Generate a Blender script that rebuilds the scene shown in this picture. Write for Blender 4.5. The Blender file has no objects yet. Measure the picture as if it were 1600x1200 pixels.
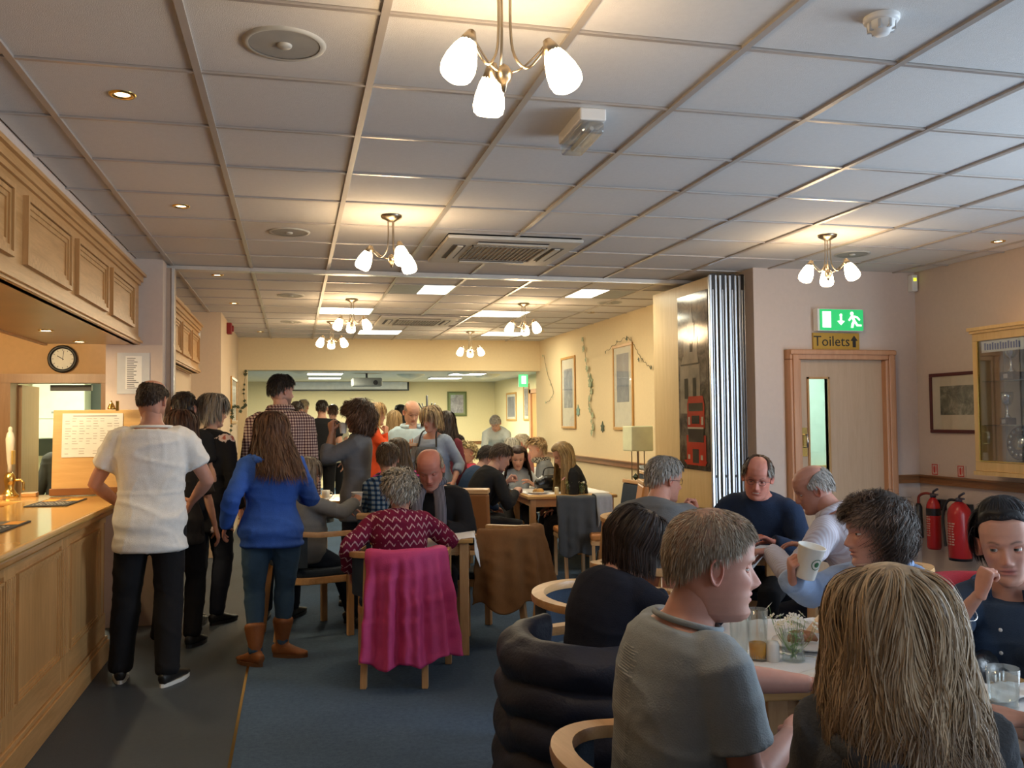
import bpy, math, random
import numpy as np
from math import sin, cos, pi, radians as R
from mathutils import Vector, Matrix

rnd = random.Random(7)
nrs = np.random.RandomState(11)
sc = bpy.context.scene
COL = sc.collection

# ------------------------------------------------------------------ camera
CAMH = 1.52
cam = bpy.data.cameras.new('camera')
cam.sensor_width = 36.0
cam.lens = 36.0 * 1388.6 / 1600.0
cam.clip_start = 0.05
camo = bpy.data.objects.new('camera', cam)
COL.objects.link(camo)
YAW, PITCH, ROLL = .24076, .03898, -.00995
_w = Vector((sin(YAW)*cos(PITCH), cos(YAW)*cos(PITCH), sin(PITCH)))
_r = Vector((cos(YAW), -sin(YAW), 0)); _u = _r.cross(_w)
_r, _u = _r*cos(ROLL)+_u*sin(ROLL), -_r*sin(ROLL)+_u*cos(ROLL)
M = Matrix((( _r.x, _u.x, -_w.x, 0), (_r.y, _u.y, -_w.y, 0), (_r.z, _u.z, -_w.z, CAMH), (0, 0, 0, 1)))
camo.matrix_world = M
sc.camera = camo
# ------------------------------------------------------------------ world, daylight, exposure
world = bpy.data.worlds.new('world'); sc.world = world
world.use_nodes = True
world.node_tree.nodes['Background'].inputs[0].default_value = (.62, .78, 1, 1)
world.node_tree.nodes['Background'].inputs[1].default_value = 1.0
sc.view_settings.view_transform = 'Standard'
sc.view_settings.look = 'None'
sc.view_settings.gamma = 1
sc.view_settings.use_curve_mapping = False
sc.view_settings.exposure = 0.0
sc.cycles.max_bounces = 6
sc.cycles.diffuse_bounces = 4
sc.cycles.glossy_bounces = 3
sc.cycles.transparent_max_bounces = 8
sc.cycles.caustics_reflective = False
sc.cycles.caustics_refractive = False
sc.cycles.sample_clamp_indirect = 4.0

def area(name, loc, target, sx, sy, power, color):
    l = bpy.data.lights.new(name, 'AREA'); l.shape = 'RECTANGLE'; l.size = sx; l.size_y = sy
    l.energy = power; l.color = color
    o = bpy.data.objects.new(name, l); COL.objects.link(o)
    o.location = loc
    o.rotation_euler = (Vector(target)-Vector(loc)).to_track_quat('-Z', 'Z').to_euler()
    return o
WARM = (1.0, .66, .34); DAY = (.72, .86, 1.0); TUBE = (1.0, .93, .66)
area('window_daylight', (5.15, 2.1, 1.65), (0, 3.0, 1.75), 3.6, 1.5, 190, DAY)
area('window_daylight', (3.2, -1.75, 1.65), (2.2, 4, 1.9), 3.0, 1.3, 34, DAY)

# ------------------------------------------------------------------ materials
def nmat(name):
    m = bpy.data.materials.new(name); m.use_nodes = True
    nt = m.node_tree; return m, nt, nt.nodes, nt.links, nt.nodes['Principled BSDF']
def coords(N, L, scale=(1, 1, 1), kind='Object'):
    t = N.new('ShaderNodeTexCoord'); mp = N.new('ShaderNodeMapping')
    mp.inputs['Scale'].default_value = scale
    L.new(t.outputs[kind], mp.inputs[0]); return mp.outputs[0]
def noise(N, L, vec, scale, detail=4, rough=.55, dist=0):
    n = N.new('ShaderNodeTexNoise'); n.inputs['Scale'].default_value = scale
    n.inputs['Detail'].default_value = detail; n.inputs['Roughness'].default_value = rough
    n.inputs['Distortion'].default_value = dist
    L.new(vec, n.inputs['Vector']); return n.outputs[0]
def ramp(N, L, fac, stops):
    r = N.new('ShaderNodeValToRGB'); e = r.color_ramp.elements
    e[0].position, e[0].color = stops[0][0], (*stops[0][1], 1)
    e[1].position, e[1].color = stops[-1][0], (*stops[-1][1], 1)
    for p, c in stops[1:-1]:
        x = e.new(p); x.color = (*c, 1)
    L.new(fac, r.inputs[0]); return r.outputs[0]
def bump(N, L, P, h, strength, dist=.01):
    b = N.new('ShaderNodeBump'); b.inputs['Strength'].default_value = strength
    b.inputs['Distance'].default_value = dist
    L.new(h, b.inputs['Height']); L.new(b.outputs[0], P.inputs['Normal'])
def mix(N, L, f, a, b, mode='MIX'):
    m = N.new('ShaderNodeMix'); m.data_type = 'RGBA'; m.blend_type = mode
    if isinstance(f, float): m.inputs[0].default_value = f
    else: L.new(f, m.inputs[0])
    for i, v in ((6, a), (7, b)):
        if isinstance(v, tuple): m.inputs[i].default_value = (*v, 1)
        else: L.new(v, m.inputs[i])
    return m.outputs[2]
def mth(N, L, op, a, b=None, c=None):
    m = N.new('ShaderNodeMath'); m.operation = op
    for i, v in enumerate((a, b, c)):
        if v is None: continue
        if isinstance(v, (int, float)): m.inputs[i].default_value = v
        else: L.new(v, m.inputs[i])
    return m.outputs[0]
MC = {}
def paint(name, col, rough=.6, metal=0, vary=.06, bs=0, bsc=60, spec=.5, sc3=(1, 1, 1)):
    if name in MC: return MC[name]
    m, nt, N, L, P = nmat(name); v = coords(N, L, sc3)
    n = noise(N, L, v, bsc*.15, 3)
    lo = tuple(c*(1-vary) for c in col); hi = tuple(min(1, c*(1+vary)) for c in col)
    L.new(ramp(N, L, n, [(.3, lo), (.7, hi)]), P.inputs['Base Color'])
    P.inputs['Roughness'].default_value = rough; P.inputs['Metallic'].default_value = metal
    P.inputs['Specular IOR Level'].default_value = spec
    if bs: bump(N, L, P, noise(N, L, v, bsc, 4), bs)
    MC[name] = m; return m
def wood(name, a, b, axis='z', rough=.35, scale=1.0):
    if name in MC: return MC[name]
    m, nt, N, L, P = nmat(name)
    s = {'x': (1.2, 14, 14), 'y': (14, 1.2, 14), 'z': (14, 14, 1.2)}[axis]
    v = coords(N, L, tuple(q*scale for q in s))
    n1 = noise(N, L, v, 1.6, 6, .6, .6); n2 = noise(N, L, v, 9, 3, .7)
    f = mth(N, L, 'ADD', mth(N, L, 'MULTIPLY', n1, .7), mth(N, L, 'MULTIPLY', n2, .3))
    L.new(ramp(N, L, f, [(.32, a), (.5, tuple((x+y)/2 for x, y in zip(a, b))), (.66, b)]), P.inputs['Base Color'])
    P.inputs['Roughness'].default_value = rough
    bump(N, L, P, n2, .08, .003)
    MC[name] = m; return m
def emit(name, col, st):
    if name in MC: return MC[name]
    m, nt, N, L, P = nmat(name)
    P.inputs['Base Color'].default_value = (*col, 1)
    P.inputs['Emission Color'].default_value = (*col, 1); P.inputs['Emission Strength'].default_value = st
    P.inputs['Roughness'].default_value = .4
    MC[name] = m; return m
def glass(name, col=(1, 1, 1), rough=.02, alpha=.12, fk=.35):
    if name in MC: return MC[name]
    m, nt, N, L, P = nmat(name)
    out = N['Material Output']; tr = N.new('ShaderNodeBsdfTransparent'); gl = N.new('ShaderNodeBsdfGlossy')
    tr.inputs[0].default_value = (*col, 1); gl.inputs['Roughness'].default_value = rough
    fr = N.new('ShaderNodeLayerWeight'); fr.inputs[0].default_value = .25
    mx = N.new('ShaderNodeMixShader')
    L.new(mth(N, L, 'MULTIPLY_ADD', fr.outputs['Fresnel'], fk, alpha), mx.inputs[0])
    L.new(tr.outputs[0], mx.inputs[1]); L.new(gl.outputs[0], mx.inputs[2]); L.new(mx.outputs[0], out.inputs[0])
    MC[name] = m; return m
def tintmat(name, rough, vary=.0, bs=0, bsc=300, sheen=0, spec=.4, sss=0):
    if name in MC: return MC[name]
    m, nt, N, L, P = nmat(name)
    a = N.new('ShaderNodeAttribute'); a.attribute_name = 'tint'
    if vary:
        n = noise(N, L, coords(N, L), 40, 3)
        g = ramp(N, L, n, [(.3, (1-vary,)*3), (.7, (1+vary*.5,)*3)])
        L.new(mix(N, L, 1.0, a.outputs[0], g, 'MULTIPLY'), P.inputs['Base Color'])
    else: L.new(a.outputs[0], P.inputs['Base Color'])
    P.inputs['Roughness'].default_value = rough; P.inputs['Specular IOR Level'].default_value = spec
    if sss:
        P.inputs['Subsurface Weight'].default_value = sss; P.inputs['Subsurface Scale'].default_value = .01
        P.inputs['Subsurface Radius'].default_value = (1, .35, .2)
    if bs: bump(N, L, P, noise(N, L, coords(N, L), bsc, 3), bs, .002)
    MC[name] = m; return m

# ------------------------------------------------------------------ mesh helpers
class MB:
    def __init__(s): s.v = []; s.f = []; s.m = []; s.n = 0; s.uv = None
    def add(s, V, F, mi=0):
        V = np.asarray(V, float).reshape(-1, 3)
        o = s.n; s.v.append(V); s.n += len(V)
        for f in F: s.f.append(tuple(int(i)+o for i in f)); s.m.append(mi)
        return s
    def box(s, x0, x1, y0, y1, z0, z1, mi=0, T=None, ch=0):
        if x0 > x1: x0, x1 = x1, x0
        if y0 > y1: y0, y1 = y1, y0
        if z0 > z1: z0, z1 = z1, z0
        V = np.array([(x, y, z) for z in (z0, z1) for x, y in ((x0, y0), (x1, y0), (x1, y1), (x0, y1))], float)
        F = [(3, 2, 1, 0), (4, 5, 6, 7), (0, 1, 5, 4), (1, 2, 6, 5), (2, 3, 7, 6), (3, 0, 4, 7)]
        if T is not None: V = tf(V, T)
        return s.add(V, F, mi)
    def tube(s, pts, r, n=8, mi=0, cap=True, side=None, rb=None, e=2.0):
        V, F = tube(pts, r, rb, side, n, e, cap); return s.add(V, F, mi)
    def lathe(s, prof, n=16, c=(0, 0, 0), mi=0, T=None):
        prof = list(prof); k = len(prof); V = []
        for (r, z) in prof:
            for j in range(n):
                a = 2*pi*j/n; V.append((r*cos(a), r*sin(a), z))
        V = np.array(V, float)
        if T is not None: V = tf(V, T)
        V = V+np.array(c)
        F = [(i*n+j, i*n+(j+1) % n, (i+1)*n+(j+1) % n, (i+1)*n+j) for i in range(k-1) for j in range(n)]
        return s.add(V, F, mi)
    def mesh(s, name, mats, smooth=False):
        me = bpy.data.meshes.new(name)
        V = np.concatenate(s.v) if s.v else np.zeros((0, 3))
        me.from_pydata(V.tolist(), [], s.f)
        for m in (mats if isinstance(mats, (list, tuple)) else [mats]): me.materials.append(m)
        if any(s.m): me.polygons.foreach_set('material_index', s.m)
        if smooth is True: me.polygons.foreach_set('use_smooth', [True]*len(me.polygons))
        me.update()
        return me
    def obj(s, name, mats, parent=None, smooth=False, bevel=0, loc=None, auto=False):
        o = bpy.data.objects.new(name, s.mesh(name, mats, smooth or auto))
        COL.objects.link(o)
        if parent: o.parent = parent
        if loc is not None: o.location = loc
        if bevel:
            b = o.modifiers.new('bevel', 'BEVEL'); b.width = bevel; b.segments = 2; b.limit_method = 'ANGLE'
        if auto:
            try: o.data.set_sharp_from_angle(angle=R(38))
            except Exception: pass
        return o
def tf(V, T):
    T = np.array(T); return V@T[:3, :3].T+T[:3, 3]
def rot(ax, a): return np.array(Matrix.Rotation(a, 3, ax))
def TM(loc=(0, 0, 0), rz=0, rx=0, ry=0, s=1):
    m = np.eye(4); m[:3, :3] = rot('Z', rz)@rot('Y', ry)@rot('X', rx)*s; m[:3, 3] = loc; return m
def nrm(v):
    v = np.asarray(v, float); return v/(np.linalg.norm(v)+1e-12)
def tube(pts, ra, rb=None, side=None, n=12, e=2.0, cap=True, rback=None, capr=1.0):
    P = np.asarray(pts, float); k = len(P)
    ra = np.full(k, ra, float) if np.ndim(ra) == 0 else np.asarray(ra, float)
    rb = ra if rb is None else (np.full(k, rb, float) if np.ndim(rb) == 0 else np.asarray(rb, float))
    rk = rb if rback is None else np.asarray(rback, float)
    Tn = np.zeros_like(P); Tn[1:-1] = P[2:]-P[:-2]; Tn[0] = P[1]-P[0]; Tn[-1] = P[-1]-P[-2]
    Tn /= np.linalg.norm(Tn, axis=1)[:, None]+1e-12
    if side is None:
        s0 = np.array([1., 0, 0]) if abs(Tn[0][0]) < .8 else np.array([0, 1., 0])
        S = []; s = s0
        for t in Tn:
            s = nrm(s-t*(s@t)); S.append(s)
        S = np.array(S)
    else:
        S = np.asarray(side, float)
        if S.ndim == 1: S = np.tile(S, (k, 1))
    ang = 2*pi*np.arange(n)/n; ca, sa = np.cos(ang), np.sin(ang)
    ca = np.sign(ca)*np.abs(ca)**(2/e); sa = np.sign(sa)*np.abs(sa)**(2/e)
    V = []
    def ring(p, t, s, a, b, c):
        w = nrm(s-t*(s@t)); v = np.cross(t, w)
        bb = np.where(sa >= 0, b, c)
        return p+a*ca[:, None]*w+(bb*sa)[:, None]*v
    rings = []
    if cap:
        for q in (.35, .75):
            h = min(ra[0], rb[0])*(1-q)*.6*capr; rings.append(ring(P[0]-Tn[0]*h, Tn[0], S[0], ra[0]*math.sqrt(1-(1-q)**2), rb[0]*math.sqrt(1-(1-q)**2), rk[0]*math.sqrt(1-(1-q)**2)))
    for i in range(k): rings.append(ring(P[i], Tn[i], S[i], ra[i], rb[i], rk[i]))
    if cap:
        for q in (.75, .35):
            h = min(ra[-1], rb[-1])*(1-q)*.6*capr; rings.append(ring(P[-1]+Tn[-1]*h, Tn[-1], S[-1], ra[-1]*math.sqrt(1-(1-q)**2), rb[-1]*math.sqrt(1-(1-q)**2), rk[-1]*math.sqrt(1-(1-q)**2)))
    K = len(rings); V = np.concatenate(rings)
    F = [(i*n+j, i*n+(j+1) % n, (i+1)*n+(j+1) % n, (i+1)*n+j) for i in range(K-1) for j in range(n)]
    if cap:
        F.append(tuple(range(n))[::-1]); F.append(tuple(range((K-1)*n, K*n)))
    return V, F
def resample(P, n):
    P = np.asarray(P, float); k = len(P)
    Q = np.vstack([2*P[0]-P[1], P, 2*P[-1]-P[-2]]); out = []
    for t in np.linspace(0, k-1, n):
        i = min(int(t), k-2); u = t-i; a, b, c, d = Q[i], Q[i+1], Q[i+2], Q[i+3]
        out.append(.5*((2*b)+(c-a)*u+(2*a-5*b+4*c-d)*u*u+(3*b-a-3*c+d)*u**3))
    return np.array(out)
def thing(name, label, cat, loc=(0, 0, 0), rz=0, group=None):
    o = bpy.data.objects.new(name, None); COL.objects.link(o); o.empty_display_size = .1
    o.location = loc; o.rotation_euler = (0, 0, rz)
    return tag(o, label, cat, group)
def tag(o, label, cat, group=None):
    o['label'] = label; o['category'] = cat
    if group: o['group'] = group
    return o
def struct(o): o['kind'] = 'structure'; return o
def dup(root, loc=None, rz=None, label=None, group=None):
    def cp(o, par):
        c = o.copy(); COL.objects.link(c)
        if par: c.parent = par
        for ch in o.children: cp(ch, c)
        return c
    r = cp(root, None)
    if loc is not None: r.location = loc
    if rz is not None: r.rotation_euler = (0, 0, rz)
    if label: r['label'] = label
    if group: r['group'] = group
    return r
def share(src, name, parent, loc, rz=0, rotm=None):
    o = bpy.data.objects.new(name, src.data if hasattr(src, 'data') else src); COL.objects.link(o)
    o.parent = parent; o.location = loc; o.rotation_euler = (0, 0, rz)
    return o
def text(body, size, loc, rotm, mat_, parent, name='lettering', depth=.0015, align='CENTER', font_scale=1.0):
    c = bpy.data.curves.new(name, 'FONT'); c.body = body; c.size = size; c.extrude = depth
    c.align_x = align; c.align_y = 'CENTER'; c.resolution_u = 2; c.space_character = font_scale
    o = bpy.data.objects.new(name, c); COL.objects.link(o)
    o.parent = parent; o.location = loc; o.rotation_euler = rotm
    dg = bpy.context.evaluated_depsgraph_get(); me = bpy.data.meshes.new_from_object(o.evaluated_get(dg))
    m = bpy.data.objects.new(name, me); me.materials.clear(); me.materials.append(mat_); COL.objects.link(m)
    m.parent = parent; m.location = loc; m.rotation_euler = rotm; bpy.data.objects.remove(o); m.name = name
    return m

OAK = wood('oak', (.42, .22, .075), (.62, .36, .15), 'z')
OAKY = wood('oak_along', (.42, .22, .075), (.62, .36, .15), 'y')
OAKX = wood('oak_across', (.44, .23, .08), (.64, .38, .16), 'x')
BEECH = wood('beech', (.50, .27, .11), (.66, .40, .19), 'z', .35)
BEECHX = wood('beech_across', (.50, .27, .11), (.66, .40, .19), 'x', .35)
DARKOAK = wood('dark_oak', (.20, .085, .035), (.32, .15, .06), 'y', .4)
DOORW = wood('door_veneer', (.48, .34, .22), (.55, .40, .27), 'z', .45)
FRAMEW = wood('door_frame_wood', (.50, .25, .13), (.60, .33, .19), 'z', .4)
MAPLE = wood('maple_panel', (.62, .44, .20), (.72, .53, .27), 'z', .4)
BRASS = paint('brass', (.75, .52, .16), .25, 1, .03)
NICKEL = paint('antique_nickel', (.36, .30, .22), .3, 1, .03)
CHROME = paint('chrome', (.75, .76, .78), .18, 1, .02)
ALU = paint('aluminium', (.62, .66, .70), .3, 1, .03)
WHITE = paint('white_plastic', (.82, .82, .80), .45, 0, .02)
PAPER = paint('paper', (.82, .82, .80), .8, 0, .03)
BLACK = paint('black_plastic', (.015, .015, .017), .4, 0, .05)
CHAR = paint('charcoal_fabric', (.03, .032, .036), .9, 0, .15, .3, 200)
CLOTH = paint('white_tablecloth', (.84, .85, .87), .85, 0, .02, .15, 120)
GLASS = glass('clear_glass', alpha=.05)
# ------------------------------------------------------------------ setting
CH = 2.756; CHW = CH+.085
PEACH = paint('peach_wall_paint', (.62, .52, .455), .85, 0, .02, .08, 200)
CREAM = paint('cream_wall_paint', (.78, .64, .40), .85, 0, .02, .08, 200)
CREAM2 = paint('pale_cream_wall_paint', (.78, .68, .42), .85, 0, .02, .08, 200)
TAN = paint('tan_bar_wall_paint', (.62, .40, .20), .85, 0, .03, .08, 200)
def carpet(name, a, b):
    m, nt, N, L, P = nmat(name); v = coords(N, L)
    n = noise(N, L, v, 260, 2); n2 = noise(N, L, v, 1.3, 3); sp = noise(N, L, v, 38, 4, .8)
    c = ramp(N, L, mth(N, L, 'ADD', mth(N, L, 'MULTIPLY', sp, .6), mth(N, L, 'MULTIPLY', n, .4)), [(.35, a), (.65, b)])
    c = mix(N, L, 1.0, c, ramp(N, L, n2, [(.3, (.85,)*3), (.7, (1.1,)*3)]), 'MULTIPLY')
    L.new(c, P.inputs['Base Color']); P.inputs['Roughness'].default_value = .95
    P.inputs['Specular IOR Level'].default_value = .15
    bump(N, L, P, n, .5, .004); return m
CARPET = carpet('blue_carpet', (.05, .085, .15), (.09, .15, .24))
VINYL = carpet('charcoal_vinyl', (.045, .06, .08), (.06, .08, .105))
VINYL.node_tree.nodes['Principled BSDF'].inputs['Roughness'].default_value = .5
VINYL.node_tree.nodes['Principled BSDF'].inputs['Specular IOR Level'].default_value = .4

def wall(name, boxes, m):
    b = MB()
    for q in boxes: b.box(*q)
    return struct(b.obj(name, m))
fl = MB().box(-.27, 5.6, -2.1, 23, -.08, 0).obj('floor', CARPET); struct(fl)
MB().box(-3.7, -.285, -2.1, 23, -.08, -.0005).obj('vinyl_strip', VINYL, fl)
MB().box(-.285, -.27, -2.1, 14, -.03, .003).obj('brass_edge_strip', BRASS, fl)
# walls of the front room
wall('wall_right', [(5.28, 5.45, -2.1, .2, 0, CHW), (5.28, 5.45, 4.2, 6.8, 0, CHW), (5.28, 5.45, .2, 4.2, 0, .8), (5.28, 5.45, .2, 4.2, 2.45, CHW)], PEACH)
wall('wall_toilets', [(3.72, 3.99, 6.68, 6.85, 0, CHW), (5.02, 5.45, 6.68, 6.85, 0, CHW), (3.99, 5.02, 6.68, 6.85, 2.08, CHW)], PEACH)
wall('wall_back', [(-3.7, 5.45, -2.2, -2.1, 0, .8), (-3.7, 1.6, -2.2, -2.1, .8, CHW), (4.8, 5.45, -2.2, -2.1, .8, CHW), (1.6, 4.8, -2.2, -2.1, 2.4, CHW)], PEACH)
wall('wall_left', [(-1.4, -1.17, -2.1, 7.18, 2.12, CHW)], PEACH)       # bulkhead above the bar canopy
wall('wall_partition_side', [(3.72, 3.9, 6.85, 8.2, 0, CHW)], PEACH)
# pier between bar and second room
wall('wall_pier', [(-1.37, -.97, 7.18, 7.75, 0, CHW)], PEACH)
wall('wall_left_far', [(-1.4, -1.12, 7.75, 10.5, 0, CHW), (-1.4, -.8, 10.5, 13.7, 0, CHW)], paint('peach_far', (.68, .53, .37), .85, 0, .02, .08, 200))
wall('wall_right_far', [(3.83, 4.0, 8.2, 13.7, 0, CHW)], CREAM)
wall('wall_beam', [(-1.4, 4.9, 13.7, 13.95, 2.28, CHW), (-1.4, -.675, 13.7, 13.95, 0, 2.28), (3.83, 4.9, 13.7, 13.95, 0, 2.28)], CREAM)
wall('wall_right_hall', [(4.63, 4.8, 13.9, 21, 0, 2.42)], CREAM2)
wall('wall_far', [(-3.5, 4.8, 20.6, 20.75, 0, 2.42)], CREAM2)
wall('wall_left_hall', [(-3.6, -3.45, 13.9, 21, 0, 2.42)], CREAM2)
# bar room
wall('wall_bar_back', [(-3.7, -2.32, 8.25, 8.4, 0, 2.6), (-1.5, -1.37, 8.25, 8.4, 0, 2.6), (-2.32, -1.5, 8.25, 8.4, 1.93, 2.6)], TAN)
wall('wall_bar_left', [(-3.7, -3.55, -2.1, 8.3, 0, 2.6)], TAN)
wall('wall_bar_end', [(-1.39, -1.36, 7.7, 8.3, 0, 2.6)], TAN)
wall('ceiling_bar', [(-3.7, -1.7, -2.1, 8.3, 2.3, 2.36)], paint('bar_ceiling', (.7, .62, .5), .8))
KW = paint('kitchen_wall', (.70, .68, .50), .7, 0, .03)
wall('wall_kitchen', [(-3.7, -1.2, 11.2, 11.3, 0, 2.6), (-3.7, -3.6, 8.4, 11.2, 0, 2.6), (-1.42, -1.4, 8.4, 11.2, 0, 2.6), (-3.7, -1.2, 8.4, 11.2, 2.4, 2.45)], KW)

# ceiling: tiles in a lay-in grid
TILE = paint('ceiling_tile_board', (.70, .685, .66), .9, 0, .02, .25, 260)
cl = MB().box(-1.4, 5.45, -2.2, 13.95, CH+.05, CH+.09).obj('ceiling', paint('ceiling_void', (.25, .25, .25), .9)); struct(cl)
tm = MB().box(-.287, .287, -.287, .287, .004, .018).mesh('ceiling_tile', TILE)
xs = [-.93+.6*i for i in range(-1, 11)]; ys = [2.67+.6*j for j in range(-1, 19)]
ac_cells = set()
def cell(x, y): return (round((x+.93)/.6-.5), round((y-2.67)/.6-.5))
PANELS = [(1.17, 8.37, 'right'), (2.97, 8.37, 'left'), (.57, 10.17, 'full'), (2.37, 10.17, 'full'), (1.17, 12.57, 'full'), (2.97, 12.57, 'full')]
skip = {cell(p[0], p[1]) for p in PANELS}
for cx, cy in ((1.47, 6.27), (1.47, 10.95)): 
    for dx in (-.3, .3):
        for dy in (-.3, .3): skip.add(cell(cx+dx, cy+dy))
for i in range(-1, 11):
    for j in range(-1, 19):
        x0, x1 = xs[i+1], min(xs[i+1]+.6, 5.28) ; y0, y1 = 2.67+.6*j, min(2.67+.6*(j+1), 13.7)
        x0 = max(x0, -1.17)
        if x1-x0 < .05 or y1-y0 < .05 or (i, j) in skip: continue
        if y0 > 6.6 and x0 > 3.6: continue
        if x1-x0 > .59 and y1-y0 > .59:
            o = share(tm, 'ceiling_tile', cl, (-.93+.6*i+.3, 2.67+.6*j+.3, CH))
        else:
            o = MB().box(x0+.012, x1-.013, y0+.013, y1-.013, CH+.004, CH+.018).obj('ceiling_tile', TILE, cl)
b = MB()
for i in range(0, 11): 
    ye = 13.7 if i < 8 else 6.68
    b.box(-.93+.6*i-.013, -.93+.6*i+.013, 2.05, ye, CH-.006, CH+.03)
g1 = b.obj('grid_main_runner', paint('grid_runner', (.50, .46, .42), .35, .3, .03), cl); g1['kind'] = 'stuff'
b = MB()
for j in range(-1, 19):
    xe = 5.28 if j < 7 else 3.83
    b.box(-1.17, xe, 2.67+.6*j-.009, 2.67+.6*j+.009, CH-.004, CH+.028)
g2 = b.obj('grid_cross_tee', paint('grid_tee', (.52, .48, .45), .3, .35, .03), cl); g2['kind'] = 'stuff'
b = MB().box(-1.17, 5.28, -2.1, 2.07, CH+.002, CH+.02); b.obj('ceiling_front', TILE, cl)
# hall ceiling
ch3 = MB().box(-3.6, 4.8, 13.95, 20.8, 2.4, 2.46).obj('ceiling_hall', paint('hall_ceiling', (.80, .80, .68), .9)); struct(ch3)
# sliding partition track
b = MB().box(-.97, 3.75, 7.40, 7.50, CH-.03, CH+.0).box(-.97, 3.75, 7.43, 7.47, CH-.032, CH-.029, 1)
struct(b.obj('trim_track', [paint('track_white', (.66, .64, .60), .3, .3), ALU]))
b = MB().box(-.97, -.915, 7.36, 7.50, 0, CH-.03)
o = struct(b.obj('trim_post', paint('track_post', (.45, .34, .26), .5)))
MB().box(-.93, -.91, 7.35, 7.37, 0, CH-.03).obj('post_edge', paint('post_edge', (.75, .75, .75), .3, .5), o)
# dado rails
def rail(name, x0, x1, y0, y1, face, z=.99, m=DARKOAK):
    b = MB()
    for (h0, h1, d) in ((-.035, .0, .012), (-.045, -.035, .016), (.0, .012, .028), (-.06, -.045, .022)):
        if face == 'x-': b.box(x0-d*1.3, x0, y0, y1, z+h0, z+h1)
        elif face == 'x+': b.box(x0, x0+d*1.3, y0, y1, z+h0, z+h1)
        else: b.box(x0, x1, y0-d*1.3, y0, z+h0, z+h1)
    return struct(b.obj(name, m))
rail('trim_dado_1', 5.28, 0, 4.2, 6.68, 'x-'); rail('trim_dado_2', 5.02, 5.28, 6.68, 0, 'y-', m=wood('dark_oak_x', (.20, .085, .035), (.32, .15, .06), 'x', .4))
rail('trim_dado_3', 3.83, 0, 8.2, 13.7, 'x-'); rail('trim_dado_4', 4.63, 0, 14, 20.6, 'x-'); rail('trim_dado_5', -3.4, 4.6, 20.6, 0, 'y-', m=MC['dark_oak_x'])
for nm, q in (('baseboard_right', (5.262, 5.28, -2.1, 6.68, 0, .12)), ('baseboard_toilets', (5.03, 5.28, 6.66, 6.68, 0, .12)), ('baseboard_toilets_2', (3.72, 3.97, 6.66, 6.68, 0, .12)), ('baseboard_far', (3.812, 3.83, 8.2, 13.7, 0, .12))):
    struct(MB().box(*q).obj(nm, DARKOAK))
# windows out of frame, where the daylight comes in
for nm, (x0, x1, y0, y1, z0, z1), ax in (('window_1', (5.28, 5.34, .2, 4.2, .8, 2.45), 'y'), ('window_2', (1.6, 4.8, -2.16, -2.1, .8, 2.4), 'x')):
    b = MB(); t = .06
    if ax == 'y':
        b.box(x0, x1, y0, y1, z0, z0+t); b.box(x0, x1, y0, y1, z1-t, z1)
        for k in range(4): yy = y0+(y1-y0-t)*k/3; b.box(x0, x1, yy, yy+t, z0, z1)
    else:
        b.box(x0, x1, y0, y1, z0, z0+t); b.box(x0, x1, y0, y1, z1-t, z1)
        for k in range(4): xx = x0+(x1-x0-t)*k/3; b.box(xx, xx+t, y0, y1, z0, z1)
    f = struct(b.obj(nm, WHITE))

# toilets door
d = MB().box(4.0, 4.1, 6.60, 6.72, 0, 1.99).box(4.91, 5.01, 6.60, 6.72, 0, 1.99).box(4.0, 5.01, 6.60, 6.72, 1.99, 2.075)
d.box(4.02, 4.075, 6.585, 6.60, 0, 2.03).box(4.935, 4.99, 6.585, 6.60, 0, 2.03).box(4.0, 5.01, 6.585, 6.60, 2.03, 2.07)
dr = struct(d.obj('door_1', FRAMEW, bevel=.008))
lf = MB().box(4.1, 4.20, 6.66, 6.70, 0, 1.99).box(4.38, 4.91, 6.66, 6.70, 0, 1.99).box(4.20, 4.38, 6.66, 6.70, 1.83, 1.99).box(4.20, 4.38, 6.66, 6.70, 0, .9)
lf.obj('door_leaf', DOORW, dr)
b = MB().box(4.185, 4.20, 6.645, 6.70, .885, 1.845).box(4.38, 4.395, 6.645, 6.70, .885, 1.845).box(4.185, 4.395, 6.645, 6.70, 1.83, 1.845).box(4.185, 4.395, 6.645, 6.70, .885, .90)
b.obj('vision_frame', OAK, dr)
MB().box(4.2, 4.38, 6.675, 6.682, .9, 1.83).obj('glass_pane', GLASS, dr)
b = MB().box(4.115, 4.175, 6.652, 6.66, 1.18, 1.42); b.obj('push_plate', BRASS, dr)
b = MB().tube([(4.145, 6.66, 1.26), (4.145, 6.60, 1.26), (4.145, 6.60, 1.36), (4.145, 6.66, 1.36)], .01); b.obj('handle', CHROME, dr, True)
wall('wall_toilet_lobby', [(3.9, 5.5, 8.3, 8.4, 0, 2.5), (3.92, 3.98, 6.85, 8.4, 0, 2.5), (5.45, 5.5, 6.85, 8.4, 0, 2.5), (3.9, 5.5, 6.85, 8.4, 2.45, 2.5)], paint('lobby_wall', (.62, .74, .68), .7))
MB().box(3.98, 5.45, 8.25, 8.30, .93, 1.0).obj('lobby_rail', OAKX, dr)
area('lobby_lamp', (4.6, 7.5, 2.4), (4.6, 7.6, 0), .8, .6, 30, (.85, 1, .9))
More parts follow.
